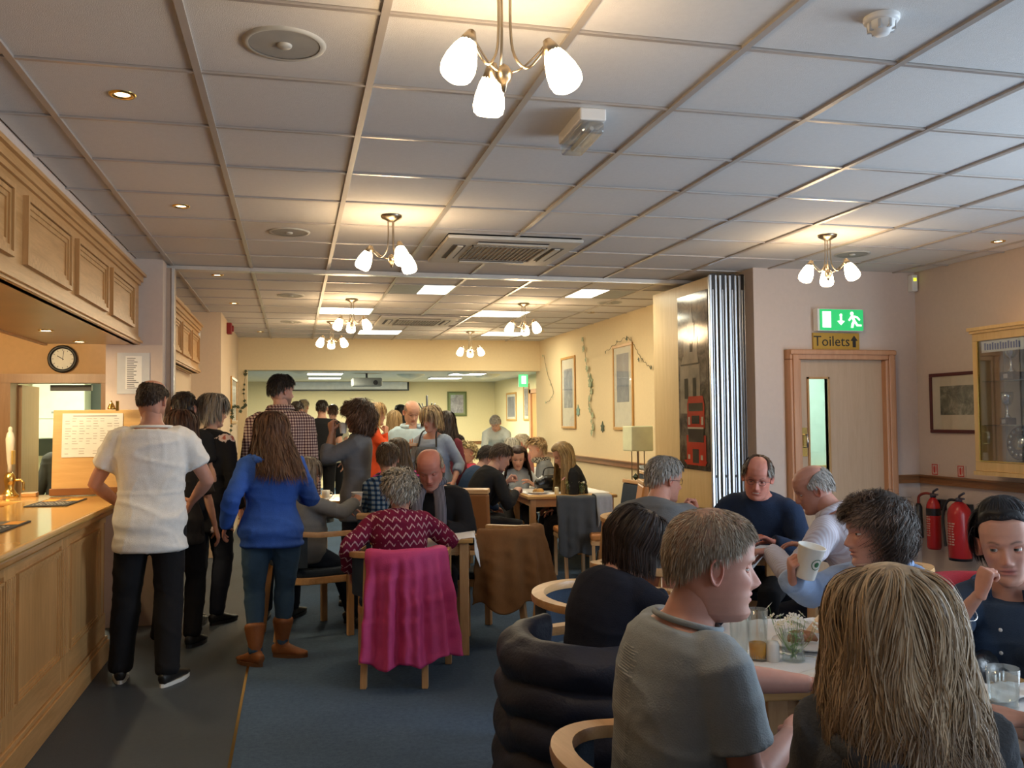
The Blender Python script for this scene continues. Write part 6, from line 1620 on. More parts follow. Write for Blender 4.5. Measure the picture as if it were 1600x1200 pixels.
p4 = person('person with dark curly hair in a pale blue shirt lifting a paper cup', at(1362, 766, 3.15), 250, 'sit', 0, 'f', bw=1.05, lean=(6, 16), neck=26, head=(34, 4, 3), skin=(.55, .29, .22), hands=(dict(to=(-.24, .42, .80)), dict(world=at(1238, 905, 2.98), dir=(-.25, .35, .9), back=(.6, .75, -.1), curl=.95, thumb=.9, pole=(.9, .1, -.9))),
            face=dict(brow=DBRN, blush=.35, nose=1.05, gaze=(0, .05)), hair=dict(col=(.050, .032, .023), kind='short', t=.046, L=.15, curl=(.014, 17), w=.0019, n=11000, vol=lambda ph, th: np.interp(np.abs(ph), [0, .9, 1.7], [.42, .5, 1]), col2=(.15, .10, .075), p2=.3, lay=.35, jit=1.0),
            shirt=dict(mat=fabric('pale_blue_cotton', (.30, .42, .66), .85), sleeve='long', name='shirt', collar=True, ex=.014, wr=.005, top=.53), legs=dict(mat=NVY), shoe=dict(mat=SB))
p5 = person('person in a navy blouse resting the cheek on one hand at the right edge', at(1564, 784, 2.80), 238, 'sit', 0, 'f', bw=1.02, lean=(6, 14), neck=20, head=(-14, 6, 5), skin=(.60, .33, .25), hands=(dict(to=(-.24, .42, .80)), dict(world=at(1533, 925, 2.63), dir=(-.25, -.05, .95), back=(.55, .8, 0), curl=(1.5, 1.5, 1.4, 1.3), thumb=.9, pole=(.5, .6, -.9))),
            face=dict(brow=(.03, .02, .015), blush=.3, nose=.95, gaze=(.35, .05), smile=.2, lips=(.48, .17, .16)), hair=dict(col=(.016, .014, .016), kind='short', t=.026, L=.075, jit=.08, w=.0018, n=12000, lay=.6, back=True, vol=lambda ph, th: np.where(np.abs(ph) < 1.5, np.clip((1.12-np.abs(th))/.45, .22, 1), 1), col2=(.04, .04, .05), p2=.3),
            shirt=dict(mat=fabric('navy_cotton', (.040, .068, .12), .9), sleeve='threeq', name='blouse', collar=True, ex=.014, top=.50), legs=dict(mat=NVY), shoe=dict(mat=SB))
p43 = person('person mostly out of frame at the lower right reaching for a tumbler', at(1800, 930, 1.95), 285, 'sit', 0, 'f', lean=(8, 20), hands=(dict(world=at(1592, 1124, 1.84), dir=(.1, 1, .12), back=(-.5, 0, 1), curl=.5), dict(to=(.1, .42, .80), curl=.4)), skin=FAIR, hair=bob(BRN),
             shirt=dict(mat=fabric('dusty_top', (.2, .2, .25)), sleeve='elbow', name='top'), legs=dict(mat=DJ), shoe=dict(mat=SB))
# ---- partition table
p6 = person('person with glasses smiling in a navy jumper beside the silver partition edges', at(1186, 713, 5.25), 222, 'sit', 1, 'm', bw=1.12, belly=.03, lean=(12, 26), tilt=-4, neck=34, head=(-8, 16, -6), hs=1.02, hands=(dict(to=(-.16, .40, .80)), dict(to=(.16, .38, .80))),
            skin=RUDDY, face=dict(fat=.5, smile=1.0, blush=.3, brow=BRN, lidded=.3), hair=short(BRN, t=.012, bald=([0, 35, 60, 90, 180], [90, 90, 40, 20, 0]), col2=GREYH, p2=.3),
            shirt=dict(mat=fabric('navy_jumper', (.014, .028, .065)), sleeve='long', ex=.014), legs=dict(mat=BLK), shoe=dict(mat=SB)); glasses(p6)
p7 = person('balding person in a pale shirt seen from behind, leaning to the partition table', at(1258, 729, 4.65), -38, 'sit', 1, 'm', bw=1.08, lean=(12, 30), tilt=-7, neck=40, head=(-25, 22, -4), skin=(.50, .25, .19), face=dict(age=1), hair=short((.33, .30, .27), t=.009, L=.022, bald=([0, 60, 100, 150, 180], [95, 88, 56, 44, 44]), w=.003),
            hands=(dict(to=(-.24, .46, .82), curl=.7, dir=(-.6, .8, -.1)), dict(to=(.14, .4, .80))), shirt=dict(mat=patmat('pale_stripe', stripes((.50, .46, .52), (.58, .58, .66), 90, .5, 0)), sleeve='long', name='shirt', collar=True, ex=.016, wr=.006, top=.53), legs=dict(mat=NVY), shoe=dict(mat=SB))
p8 = person('grey-haired person with glasses in a grey jumper, hand at the chin', at(1040, 712, 4.95), 48, 'sit', 1, 'm', bw=1.14, lean=(8, 26), neck=36, head=(34, 8, 0), skin=PINK, face=dict(age=.8, fat=.3, blush=.3, nose=1.1), hs=1.03, hair=short((.30, .28, .25), t=.014, L=.03, w=.003, col2=(.42, .4, .38), p2=.3, vol=lambda ph, th: .5+.5*np.clip((th-.3)/.6, 0, 1)),
            hands=(dict(to=(-.12, .45, .80)), dict(to=(.15, .33, .97), dir=(-.3, .05, .95), back=(.5, .7, 0), curl=1.2, pole=(.7, .2, -.9))), shirt=dict(mat=fabric('grey_jumper', (.15, .16, .17)), sleeve='long', ex=.015), legs=dict(mat=NVY), shoe=dict(mat=SB)); glasses(p8)
# ---- front middle table
p9 = person('grey-haired person in a maroon zigzag-patterned blouse with back to the camera', at(624, 735, 5.50), 8, 'sit', 1, 'f', bw=1.22, belly=.02, lean=(4, 18), neck=24, head=(-12, 12, 0), skin=PINK, hs=1.0, hair=perm((.27, .25, .21), t=.040, L=.055, col2=(.42, .40, .35), p2=.35, n=2600),
            hands=(dict(world=at(549, 890, 5.42), dir=(-.05, .1, -1), back=(-1, 0, 0), pole=(-.7, -.8, 0)), dict(to=(.24, .34, .80))), shirt=dict(mat=patmat('chevron_blouse', chev), sleeve='long', name='blouse', ex=.018, wr=.005, loose=.012), legs=dict(mat=BLK), shoe=dict(mat=SB))
p10 = person('balding person with a striped scarf and black jumper looking down at the table', at(668, 705, 6.05), 196, 'sit', 1, 'm', bw=1.12, belly=.03, lean=(10, 24), neck=34, head=(0, 26, 4), hs=1.10, skin=(.48, .19, .14), face=dict(age=1, fat=.5, blush=.3, lidded=.7, brow=GREYH, beard=((.5, .42, .34), .2)),
             hair=short((.36, .30, .22), t=.008, L=.02, bald=([0, 60, 100, 150, 180], [96, 88, 52, 40, 40])), hands=(dict(to=(-.10, .34, .80)), dict(to=(.16, .38, .80), dir=(.2, 1, 0)), ), shirt=dict(mat=fabric('black_jumper', (.010, .010, .012)), sleeve='long', ex=.018, top=.52), legs=dict(mat=BLK), shoe=dict(mat=SB))
p11 = person('person in a grey jumper holding a paper cup, sitting behind the blue hoodie', at(478, 722, 6.45), 72, 'sit', 1, 'f', bw=1.25, belly=.06, lean=(-6, 2), neck=6, head=(0, 4, 0), skin=FAIR, hair=bob((.20, .16, .12)), hands=(dict(to=(-.14, .36, .84)), dict(to=(.10, .34, .92), dir=(-.4, .5, .5), back=(.6, .2, .7), curl=.9, pole=(1, -.4, -.6))),
             shirt=dict(mat=fabric('mid_grey_jumper', (.16, .17, .18)), sleeve='long', ex=.014), legs=dict(mat=DJ), shoe=dict(mat=SB), seat=.50)
# ---- queue at the bar
p15 = person('person in a white t-shirt and black trousers standing at the bar, back to the camera', at(240, 594, 5.32), -3, 'stand', 1, 'm', bw=1.04, lean=(1, 3), neck=10, head=(24, 8, 0), skin=(.50, .26, .19), feet=((-.17, .10, 0), (.10, -.06, 0)), hands=(dict(to=(-.20, .24, 1.02), pole=(-1, -.7, -.3), curl=.5), dict(to=(.21, .26, 1.02), pole=(1, -.7, -.3), curl=.5)),
             face=dict(beard=((.08, .05, .04), .5)), hair=short((.035, .022, .016), t=.008, L=.016, w=.0026, n=2600, bald=([0, 60, 100, 150, 180], [75, 60, 44, 38, 40])), shirt=dict(mat=fabric('white_tshirt', (.78, .78, .76), .95), sleeve='short', name='t_shirt', crew=True, hem=-.17, ex=.018, wr=.0045, aniso=(3, 3, 5), top=.53, loose=.01), legs=dict(mat=BLK, loose=.022, ex=.010),
             shoe=dict(mat=SB, sole=SOLEW, dirs=((-.1, 1), (.45, .9))))
p16 = person('person with a brown bob in a charcoal top behind the white t-shirt', at(284, 640, 6.15), 12, 'stand', 1, 'f', bw=.98, head=(10, 4, 0), skin=FAIR, hair=bob((.060, .026, .016), t=.034, L=.19), shirt=dict(mat=fabric('charcoal_top', (.028, .026, .026)), sleeve='elbow', name='top', hem=-.15), legs=dict(mat=BLK, loose=.02), shoe=dict(mat=SB))
p17 = person('grey-haired person with glasses in a black floral tunic and dark boots', at(334, 615, 6.85), 34, 'stand', 1, 'f', bw=1.1, head=(38, 6, 0), skin=FAIR, hair=bob((.17, .14, .11), t=.030, L=.12, fringe=.5, col2=(.28, .25, .21), p2=.35), face=dict(age=.8),
             shirt=dict(mat=patmat('floral_tunic', floral), sleeve='long', name='tunic', hem=-.22), legs=dict(mat=NVY), shoe=dict(mat=SB, shaft=.30)); glasses(p17)
p18 = person('dark-haired person mostly hidden at the bar end in front of the floral tunic', at(287, 612, 6.70), 0, 'stand', 2, 'm', skin=FAIR, hair=short(DBRN), shirt=dict(mat=fabric('black_cotton', (.012, .012, .013)), sleeve='short', name='t_shirt'), legs=dict(mat=DJ), shoe=dict(mat=SB))
p14 = person('person with long brown hair in a bright blue hooded top, jeans and tan boots', at(424, 643, 5.72), -4, 'stand', 1, 'f', bw=1.16, lean=(2, 5), neck=14, head=(-32, 6, 2), skin=PINK, hair=longh((.065, .030, .018), t=.030, L=.31, face=60, n=4200, col2=(.11, .055, .03), p2=.3, spread=.22, push=.25, wave=(.010, 5)), feet=((-.10, .0, 0), (.07, .16, 0)),
             hands=(dict(to=(-.28, .04, .86)), dict(to=(.20, .26, 1.02))), shirt=dict(mat=fabric('royal_blue_marl', (.035, .105, .42), .95, 200, .3, .15), sleeve='long', name='hooded_top', hood=True, hem=-.10, ex=.014, wr=.005, loose=.004), legs=dict(mat=JEANS, loose=.0), shoe=dict(mat=TANB, sole=paint('tan_sole', (.15, .06, .02), .6), shaft=.16, dirs=((-.6, .8), (.5, -.2))))
p13 = person('tall person with short dark hair in a small-checked shirt turned to the right', at(440, 585, 7.0), 12, 'stand', 1, 'm', bw=1.06, head=(48, 4, 0), skin=(.50, .28, .22), face=dict(beard=((.06, .045, .04), .75), brow=DBRN, nose=1.1), hair=short((.018, .014, .013), t=.018, L=.03, n=2400),
             shirt=dict(mat=patmat('check_shirt', gingham((.52, .44, .38), (.22, .12, .12), (.035, .02, .03), 44)), sleeve='long', name='shirt', collar=True, hem=-.15, ex=.016), legs=dict(mat=DJ), shoe=dict(mat=SB))
p12 = person('person with big curly brown hair in a grey top drinking with both hands', at(556, 622, 7.5), -78, 'stand', 1, 'f', bw=1.05, lean=(-3, -2), neck=6, head=(-8, 8, 0), skin=TANS, hands=(dict(to=(-.045, .20, 1.43), dir=(.25, .1, .95), back=(-.8, .5, 0), curl=.8, pole=(-.4, .2, -1)), dict(to=(.045, .20, 1.43), dir=(-.25, .1, .95), back=(.8, .5, 0), curl=.8, pole=(.4, .2, -1))),
             hair=dict(col=(.075, .038, .024), kind='short', t=.080, L=.17, curl=(.017, 13), n=5200, vol=lambda ph, th: np.interp(np.abs(ph), [0, .9, 1.7], [.40, .5, 1]), w=.0028, col2=(.16, .09, .055), p2=.3, lay=.3, jit=1.2), shirt=dict(mat=fabric('slate_knit', (.155, .165, .185)), sleeve='threeq', name='jumper', hem=-.20, ex=.018, loose=.012), legs=dict(mat=NVY), shoe=dict(mat=SB))
# ---- middle distance, standing
p24 = person('bald person in a pale blue shirt looking down at a tray', at(645, 628, 9.4), 172, 'stand', 1, 'm', bw=1.08, belly=.02, head=(0, 24, 0), skin=(.60, .34, .24), face=dict(brow=BRN, fat=.4, lidded=.5), hair=short((.40, .26, .18), t=.002, L=.004, n=300, bald=BALDTOP), hands=(dict(to=(-.12, .34, 1.22), back=(0, 0, -1)), dict(to=(.12, .34, 1.22), back=(0, 0, -1))),
             shirt=dict(mat=fabric('ice_blue_cotton', (.50, .66, .76)), sleeve='long', name='shirt', collar=True, hem=-.1, ex=.016, top=.53), legs=dict(mat=NVY), shoe=dict(mat=SB))
p25 = person('person with a blonde crop and a dark apron over a grey-blue top, facing left', at(672, 634, 8.9), 222, 'stand', 1, 'f', bw=1.18, belly=.02, head=(12, 10, 0), skin=(.55, .29, .21), face=dict(age=.6), hair=bob((.36, .25, .13), t=.030, L=.12, fringe=.5, col2=(.22, .15, .09), p2=.4), hands=(dict(to=(-.28, .10, .90)), dict(to=(.18, .30, 1.05))),
             shirt=dict(mat=fabric('dove_blue_knit', (.26, .31, .40)), sleeve='threeq', name='top', hem=-.15, top=.50), legs=dict(mat=BLK), shoe=dict(mat=SB))
p23 = person('person with blonde hair in a bright red-orange jumper, hand to the chin', at(587, 629, 9.9), 92, 'stand', 1, 'f', head=(0, 2, 0), skin=FAIR, hair=bob((.45, .30, .14), L=.17), hands=(dict(to=(-.16, .30, 1.15)), dict(to=(.05, .17, 1.37), dir=(-.3, .1, .9), back=(.6, .7, 0), curl=1.2, pole=(.6, 0, -1))), shirt=dict(mat=fabric('red_orange_knit', (.62, .075, .02)), sleeve='long', hem=-.1), legs=dict(mat=BLK), shoe=dict(mat=SB))
def far(label, px, py, D, phi, sex, hair_, col, sleeve='short', lod=2, legs=BLK, pose='stand', nm='top', skin=FAIR, **kw):
    cn = 'cloth_%d_%d_%d' % tuple(int(c*100) for c in col) if isinstance(col, tuple) else None
    return person(label, at(px, py, D), phi, pose, lod, sex, skin=skin, hair=hair_, shirt=dict(mat=fabric(cn, col) if cn else col, sleeve=sleeve, name=nm, hem=-.12 if pose == 'stand' else -.05), legs=dict(mat=legs), shoe=dict(mat=SB), **kw)
far('broad-backed dark-haired person in a black t-shirt standing in the hall', 503, 625, 13.4, 4, 'm', short(DBRN), (.010, .010, .012), nm='t_shirt', bw=1.2)
far('dark-haired person in a dark green-black shirt between the checked shirt and the black t-shirt', 464, 627, 12.2, 25, 'm', short(DBRN), (.03, .034, .03), nm='t_shirt', bw=1.05)
far('fair-haired person in a light blue shirt at the far left of the hall', 474, 624, 14.6, 20, 'm', short((.45, .36, .24)), (.35, .52, .68), 'long', nm='shirt')
far('short person with cropped hair in a cream shirt right of the black t-shirt', 520, 632, 14.8, -5, 'm', short(BRN), (.62, .60, .45), nm='t_shirt')
far('person with a blonde bob seen from behind in the hall', 616, 641, 12.6, 0, 'f', bob((.34, .23, .11)), (.25, .22, .18), 'long')
far('person with black hair in a ponytail far back in the hall', 626, 632, 14.6, -40, 'f', longh(BLKH, L=.30), (.02, .02, .02), 'long')
far('person with dark hair in a dark red top hidden behind the apron wearer', 697, 642, 9.6, 30, 'f', longh(DBRN, L=.28), (.12, .02, .03), 'long')
far('white-sleeved grey-haired person bending over the far buffet table', 773, 651, 14.2, 200, 'm', short(GREYH), (.50, .56, .56), 'long', nm='shirt', lean=(34, 46), neck=52, head=(0, 40, 0), hands=(dict(to=(-.2, .55, .80)), dict(to=(.2, .55, .80))))
# ---- middle distance, seated
kid1 = far('child with short brown hair in a blue checked shirt, back to the camera', 606, 691, 7.3, 14, 'm', short((.075, .045, .025), t=.02), patmat('blue_check', gingham((.30, .40, .50), (.04, .10, .22), (.01, .03, .08), 26)), 'long', 1, pose='sit', nm='shirt', bw=.9, k=.9)
far('child with long brown hair in a green top with pink and navy striped sleeves', 622, 684, 7.95, 8, 'f', longh((.10, .060, .03), L=.26), patmat('pink_navy_stripe', stripes((.012, .014, .05), (.55, .03, .22), 28, .5)), 'long', 1, pose='sit', nm='cardigan', bw=1.15)
gb = far('grey-haired person in a black jacket seated facing right, left of the boys', 709, 694, 10.2, 85, 'f', bob((.24, .22, .18), L=.11, fringe=.4), (.012, .012, .014), 'long', 1, pose='sit', nm='jacket', lean=(6, 14), head=(8, 14, 0))
far('dark-haired person leaning in at the buffet end of the hall', 713, 679, 11.6, 110, 'm', short(DBRN), (.10, .10, .13), 'long', 2, pose='sit', nm='jumper')
far('blonde curly-haired person behind the grey-haired one in black', 731, 690, 10.6, 250, 'f', perm((.45, .36, .18)), (.50, .06, .10), 'long', 2, pose='sit')
boy1 = far('dark-haired boy in a dark blue jumper, farther of the two boys', 768, 698, 9.35, 72, 'm', short(DBRN, t=.018), (.020, .045, .10), 'long', 1, pose='sit', nm='jumper', lean=(18, 34), neck=40, head=(10, 26, 0), bw=.95)
boy2 = far('brown-haired boy in a black jumper eating, nearer of the two boys', 789, 694, 8.55, 74, 'm', short((.075, .045, .028), t=.018), (.010, .010, .013), 'long', 1, pose='sit', nm='jumper', lean=(16, 34), neck=40, head=(16, 24, 0), bw=.92, hands=(dict(to=(-.05, .42, .90), dir=(.2, .5, .7), curl=1.0, pole=(-.6, 0, -1)), dict(to=(.16, .40, .82), curl=.9)))
wg = far('girl with long dark brown wavy hair in a pale grey top facing the camera', 809, 697, 9.7, 192, 'f', longh((.045, .022, .016), L=.36, t=.030, n=1800), (.36, .39, .42), 'threeq', 1, pose='sit', lean=(8, 18), neck=24, head=(0, 16, 0), hands=(dict(to=(-.12, .34, .84)), dict(to=(.12, .36, .86), curl=.9)))
far('silver-haired person with back turned behind the wavy-haired girl', 800, 684, 11.4, -20, 'f', bob((.42, .40, .34), L=.12), (.10, .05, .12), 'long', 2, pose='sit')
far('white-haired person behind the brown curly-haired one at the far table', 816, 678, 12.0, -60, 'm', short((.62, .54, .40)), (.45, .20, .22), 'long', 2, pose='sit', nm='jumper', skin=PINK)
p40 = far('person with light brown curly hair, speckled scarf and grey cardigan facing left', 836, 684, 10.6, -82, 'f', perm((.36, .24, .12), t=.03), (.14, .15, .16), 'long', 1, pose='sit', nm='cardigan', lean=(10, 20), neck=26, head=(0, 10, 0))
p41 = far('girl with very long straight blonde hair and a black cardigan looking down', 872, 692, 9.15, -86, 'f', longh((.30, .19, .075), L=.50, t=.030, face=64, wave=(.003, 2), spread=.12, n=2600, col2=(.42, .29, .13), p2=.35), (.012, .012, .014), 'long', 1, pose='sit', nm='cardigan', lean=(10, 22), neck=30, head=(-6, 26, 0))
p42 = far('person in a dark grey hooded top standing in the kitchen doorway behind the board', 101, 668, 8.9, -15, 'm', short(DBRN), (.075, .078, .072), 'long', 1, nm='hooded_top', legs=DJ, neck=30, lean=(6, 18))
# ---- things the people wear or hold
def band(p, pts, r, name, m, parent=None): return MB().tube(pts, r, 8).obj(name, m, p['o'], True)
# text print on the grey t-shirt back
bvh = None
def project_strip(p, rows, name, m, ox, s0, s1, wfun, thick=.0018):
    from mathutils.bvhtree import BVHTree
    sh = [c for c in p['o'].children if c.name.startswith('t_shirt')][0]
    bt = BVHTree.FromPolygons([v.co[:] for v in sh.data.vertices], [tuple(q.vertices) for q in sh.data.polygons])
    b = MB()
    for k in range(rows):
        s = s1+(s0-s1)*k/(rows-1); c = p['spine'](s); x0, x1 = ox-wfun(k)/2, ox+wfun(k)/2; V = []
        u = p['u2']
        for xx in np.linspace(x0, x1, 7):
            for dz in (-.0014, .0014):
                o_ = Vector(c+p['rt']*xx+u*dz+np.array([0, -.6, 0])); hit = bt.ray_cast(o_, Vector((0, 1, 0)))
                if hit[0] is None: break
                V.append(np.array(hit[0])+np.array(hit[1])*thick)
        if len(V) == 14: b.add(V, [(2*i, 2*i+2, 2*i+3, 2*i+1) for i in range(6)])
    o = b.obj(name, m, p['o'], False); o['kind'] = 'stuff'; return o
project_strip(p1, 66, 'printed_list', paint('shirt_print', (.42, .46, .48), .9), -.03, .04, .47, lambda k: .05+.07*nrs.rand())
# scarves
def scarf(p, m, name='scarf', left=True, w=.05, L=.42):
    NB, rt, u2 = p['NB'], p['rt'], p['u2']; V = np.array
    ring = [NB+rt*cos(a)*.078+V([0, 1, 0])*sin(a)*.078+u2*(.02-.02*sin(a)) for a in np.linspace(0, 2*pi, 25)]
    b = MB().tube(ring, .022, 10, rb=.032, side=(0, 0, 1))
    for s, l in ((1, L), (-1, L*.8)):
        st = NB+rt*s*.055+V([0, .075, 0])+u2*-.01
        pts = [st, st+V([rt[0]*s*.02, .075, -.09]), st+V([rt[0]*s*.03, .105, -.20]), st+V([rt[0]*s*.03, .10, -L*.75]), st+V([rt[0]*s*.03, .09, -l])]
        b.tube(resample(pts, 14), w, 8, rb=.012, side=(1, 0, 0), e=3)
    return b.obj(name, m, p['o'], True)
scarf(p10, patmat('stripe_scarf', stripes((.05, .05, .07), (.22, .22, .27), 110, .6, 0)), w=.040, L=.46)
NB = p40['NB']; MB().tube([NB+p40['rt']*cos(a)*.075+np.array([0, 1, 0])*sin(a)*.085-np.array([0, 0, .02]) for a in np.linspace(0, 2*pi, 22)], .036, 10).obj('scarf', patmat('leopard_scarf', lambda N, L, v, x, y, z: ramp(N, L, noise(N, L, v, 60, 2), [(.45, (.04, .035, .03)), (.55, (.35, .32, .26))])), p40['o'], True)
# apron of the grey-blue top wearer
def apron(p):
    from mathutils.bvhtree import BVHTree
    sh = [c for c in p['o'].children if c.name.startswith('top')][0]
    bt = BVHTree.FromPolygons([v.co[:] for v in sh.data.vertices], [tuple(q.vertices) for q in sh.data.polygons])
    rows = 20; V = []; nc = 11
    for k in range(rows):
        z = p['S0'][2]-.10-k*.036; w = .11+.10*min(1, k/7)
        for xx in np.linspace(-w, w, nc):
            h = bt.ray_cast(Vector((xx+p['S0'][0], .8, z)), Vector((0, -1, 0))); y = h[0].y if h[0] is not None else (V[-nc][1] if len(V) >= nc else .15)
            V.append((xx+p['S0'][0], max(y, .10)+.010, z))
    b = MB().add(V, [(i*nc+j, (i+1)*nc+j, (i+1)*nc+j+1, i*nc+j+1) for i in range(rows-1) for j in range(nc-1)])
    o = b.obj('apron', patmat('apron_cloth', stripes((.07, .08, .10), (.10, .11, .13), 60, .5, 0)), p['o'], True); o.modifiers.new('s', 'SOLIDIFY').thickness = .004
    NB = p['NB']; L_ = V[0]; R_ = V[nc-1]
    MB().tube(resample([L_, NB+np.array([-.085, .06, -.01]), NB+np.array([-.06, -.05, .02]), NB+np.array([.06, -.05, .02]), NB+np.array([.085, .06, -.01]), R_], 24), .010, 6, rb=.004).obj('apron_strap', BLACK, p['o'], True)
apron(p25)
# tray in the hands of the bald person
t = thing('tray', 'wooden tray held by the bald person in pale blue', 'tray', p24['world']((0, .46, 1.255)), -R(172)); MB().box(-.20, .20, -.13, .13, 0, .012).obj('tray_base', OAKX, t, bevel=.004)
MB().box(-.20, .20, -.13, -.12, .012, .03).box(-.20, .20, .12, .13, .012, .03).box(-.20, -.19, -.12, .12, .012, .03).box(.19, .20, -.12, .12, .012, .03).obj('tray_rim', OAKX, t)
# cups in hands
def held_cup(p, s, lab, off=(0, .0, 0), tilt=(0, 0), sc_=1.0, logo=True, rz=0):
    E_, Wr, dr, nb, _, _ = p['arms'][s]; c = Wr+dr*.085*p['q']-nb*.05*p['q']+np.array(off)
    w_ = p['world'](c-np.array([0, 0, .06*sc_])); return paper_cup(w_, lab, rz, tilt, sc_, logo=logo)
held_cup(p4, 1, 'white paper cup with a round green logo lifted by the curly-haired person', (0, 0, .0), (.22, .12), 1.0, True, R(10))
held_cup(p11, 1, 'white cup with printed dots held by the person in the grey jumper', (0, 0, 0), (.0, .0), .95, False)
paper_cup(p12['world'](p12['HO']+p12['Rh']@np.array([0, .135, -.115])), 'white cup held at the mouth with both hands', s=.8, logo=False)
# bracelet, ring, watch
def ringat(p, s, d, r, rr, name, m):
    E_, Wr, dr, nb, _, _ = p['arms'][s]; u = nrm(Wr-E_); a = nrm(np.cross(u, (0, .2, 1))); b2 = np.cross(u, a); c = Wr-u*d
    MB().tube([c+r*(a*cos(t_)+b2*sin(t_)) for t_ in np.linspace(0, 2*pi, 25)], rr, 6).obj(name, m, p['o'], True)
ringat(p5, 1, .09, .037, .0022, 'bracelet', SILV); ringat(p43, -1, .02, .030, .004, 'hair_band', BLACK); ringat(p10, 1, .02, .034, .006, 'watch', SILV)
for k in range(3):
    c = p5['C0']+np.array([0, .165, .02-.07*k]); MB().lathe([(0, 0), (.006, 0), (.005, .003), (0, .003)], 10, c, T=TM(rx=-pi/2)).obj('button', WHITE, p5['o'], True)
t = thing('handbag', 'glossy black handbag on the chair beside the person resting the cheek on one hand', 'bag', p5['world']((.02, .36, .72)), .5)
MB().tube([(-.10, 0, 0), (-.05, 0, .02), (.05, 0, .02), (.10, 0, 0)], [.03, .05, .05, .03], 14, rb=[.05, .075, .075, .05], side=(0, 1, 0)).obj('bag_body', MC['bag_black'], t, True)
for k in range(3): MB().box(-.04+k*.03, -.028+k*.03, -.06, -.05, -.02, .05).obj('silver_bar', CHROME, t)
# table where the mugs stand behind the curly brown hair, far buffet table, hidden seats
def simple_mug(x, y, z, lab):
    o = thing('mug', lab, 'mug', (x, y, z)); MB().lathe([(0, 0), (.036, 0), (.040, .09), (.037, .09), (.033, .008), (0, .008)], 18).obj('mug_body', paint('china_white', (.80, .80, .78), .15), o, True)
    MB().tube(resample([(.036, 0, .07), (.06, 0, .065), (.06, 0, .03), (.037, 0, .02)], 10), .005, 6).obj('mug_handle', paint('china_white', (.8, .8, .78), .15), o, True)
table(.42, 9.1, .8, .8, 0, 'oak table with mugs behind the person drinking with both hands')
simple_mug(.30, 8.85, .754, 'white mug on the table left of the curly brown hair'); simple_mug(.22, 9.05, .754, 'second white mug on the same table, farther left')
napkin(.33, 8.80, .754, .05, 3, 'folded white napkin by the mugs')
table(3.1, 13.6, 1.4, .7, 0, 'far buffet table under a white cloth'); cloth(3.1, 13.6, 1.4, .7, 0, 1.2, 0, 'white cloth on the far buffet table')
table(1.9, 11.3, .9, .8, 0, 'table under a white cloth behind the grey-haired diners at left'); cloth(1.9, 11.3, .9, .8, 0, 1.1, 0, 'white cloth with yellow flowers on it in the hall end')
flowers(1.95, 11.1, .754, 'jar of yellow-green flowers on the cloth at the hall end', 2.2, 'daisy', 14, 12)
def seat_for(p, phi, kind, lab, dx=0, dy=.02, **k):
    c = p['world'] and (p['loc'][0], p['loc'][1]); f = (sin(R(phi)), cos(R(phi))); r_ = (cos(R(phi)), -sin(R(phi)))
    x, y = c[0]+f[0]*dy+r_[0]*dx, c[1]+f[1]*dy+r_[1]*dx
    return kind(x, y, phi, lab, **k), x, y
seat_for(p1, 84, tub_chair, 'tub chair whose bent back rail curves behind the grey-blue t-shirt', zr=.70)
_, x, y = seat_for(p2, 74, tub_chair, 'tub chair under the person in the navy jumper with a puffer jacket on it', zr=.72)
drape('puffer_jacket', 'navy quilted puffer jacket hung over the back of the tub chair in front', 'jacket', x, y, 74, .20, .80, .68, fabric('navy_nylon', (.018, .023, .045), .55, 60, .25), .010, 2.4, quilt=.115, puff=.030, thick=.02, zr=.75, seed=21, off=.035, flare=.06, nu=110, nv=90)
drape('blue_jacket', 'dark blue jacket bunched over the chair rail behind the grey-blue t-shirt', 'jacket', p1['loc'][0]+.02, p1['loc'][1], 84, .62, .90, .40, fabric('dusk_blue', (.035, .05, .085), .9), .03, 2.6, puff=.03, thick=.02, zr=.73, seed=31, off=.05)
seat_for(p4, 222, tub_chair, 'tub chair under the curly-haired person lifting a cup', zr=.74)
_, x, y = seat_for(p5, 238, tub_chair, 'tub chair under the person resting the cheek on one hand')
drape('red_jacket', 'red jacket over the chair back behind the person resting the cheek on one hand', 'jacket', x, y, 238, .45, .85, .45, fabric('red_cloth', (.40, .02, .03), .9), .02, 3, zr=.93, seed=33, puff=.02)
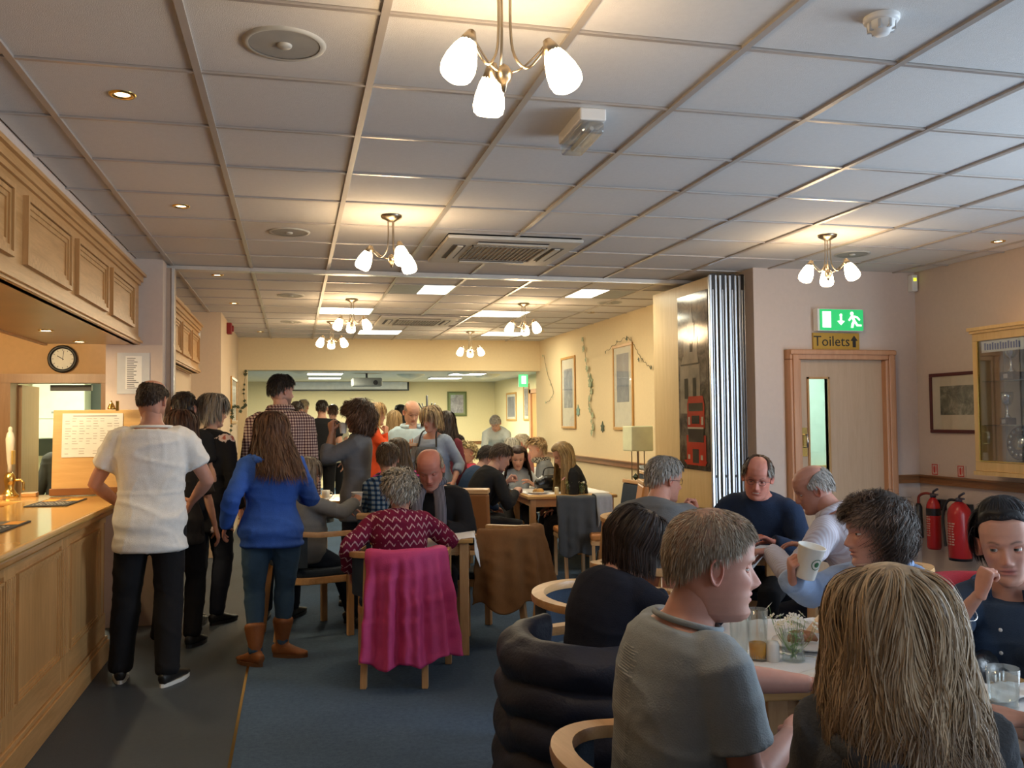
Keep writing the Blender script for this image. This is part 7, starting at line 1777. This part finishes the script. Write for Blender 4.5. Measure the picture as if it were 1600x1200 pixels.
seat_for(p6, 222, tub_chair, 'tub chair under the smiling person in the navy jumper', shell=SHELLR)
seat_for(p7, -38, tub_chair, 'tub chair under the balding person in the pale shirt')
seat_for(p8, 48, tub_chair, 'tub chair under the grey-haired person in the grey jumper', shell=SHELLR)
_, x, y = seat_for(p9, 14, tub_chair, 'tub chair with a bright pink coat over its back')
drape('pink_coat', 'bright pink waterproof coat hung over the back of the tub chair', 'coat', x, y, 14, .38, .74, .60, fabric('pink_nylon', (.58, .06, .21), .6), .034, 4.3, zr=.745, seed=4, flare=.30, off=.045)
seat_for(p10, 196, side_chair, 'upright chair under the person with the striped scarf', back=SEATB, h=.84)
seat_for(p11, 72, tub_chair, 'tub chair seen side-on behind the blue hooded top')
for pp, phi, l in ((kid1, 14, 'chair under the child in the blue checked shirt'), (gb, 78, 'chair under the grey-haired person in the black jacket'), (wg, 192, 'chair under the wavy-haired girl'), (boy1, 72, 'chair under the farther boy')):
    seat_for(pp, phi, side_chair, l, back=SEATB, h=.80)
_, x, y = seat_for(boy2, 66, side_chair, 'upright chair with a blue seat under the boy in the black jumper', back=BROWNL, seat=SEATB, h=.84)
drape('black_coat', 'shiny black puffer coat heaped over the back of the boy\'s chair', 'coat', x, y, 66, 0, 1, .62, fabric('black_nylon', (.012, .012, .014), .35, 60, .3), .03, 3, quilt=.12, puff=.035, zr=.80, seed=5, thick=.03,
      path=[(-.24, -.25), (0, -.29), (.24, -.25)], nu=50)
side_chair(1.50, 7.55, 25, 'brown upright chair with pale wooden top behind the striped scarf', BROWNL)
t = thing('coat_stand', 'black coat stand with hooks against the far hall wall', 'coat stand', (2.72, 18.6, 0))
MB().tube([(0, 0, 0), (0, 0, 2.02)], .022).obj('pole', BLACK, t)
for k in range(4):
    a = k*pi/2+.4; MB().tube(resample([(0, 0, 1.78), (.12*cos(a), .12*sin(a), 1.76), (.2*cos(a), .2*sin(a), 1.86)], 8), .014, 6).obj('hook', BLACK, t)
    MB().tube([(0, 0, .2), (.25*cos(a), .25*sin(a), 0.02)], .015, 6).obj('leg', BLACK, t)
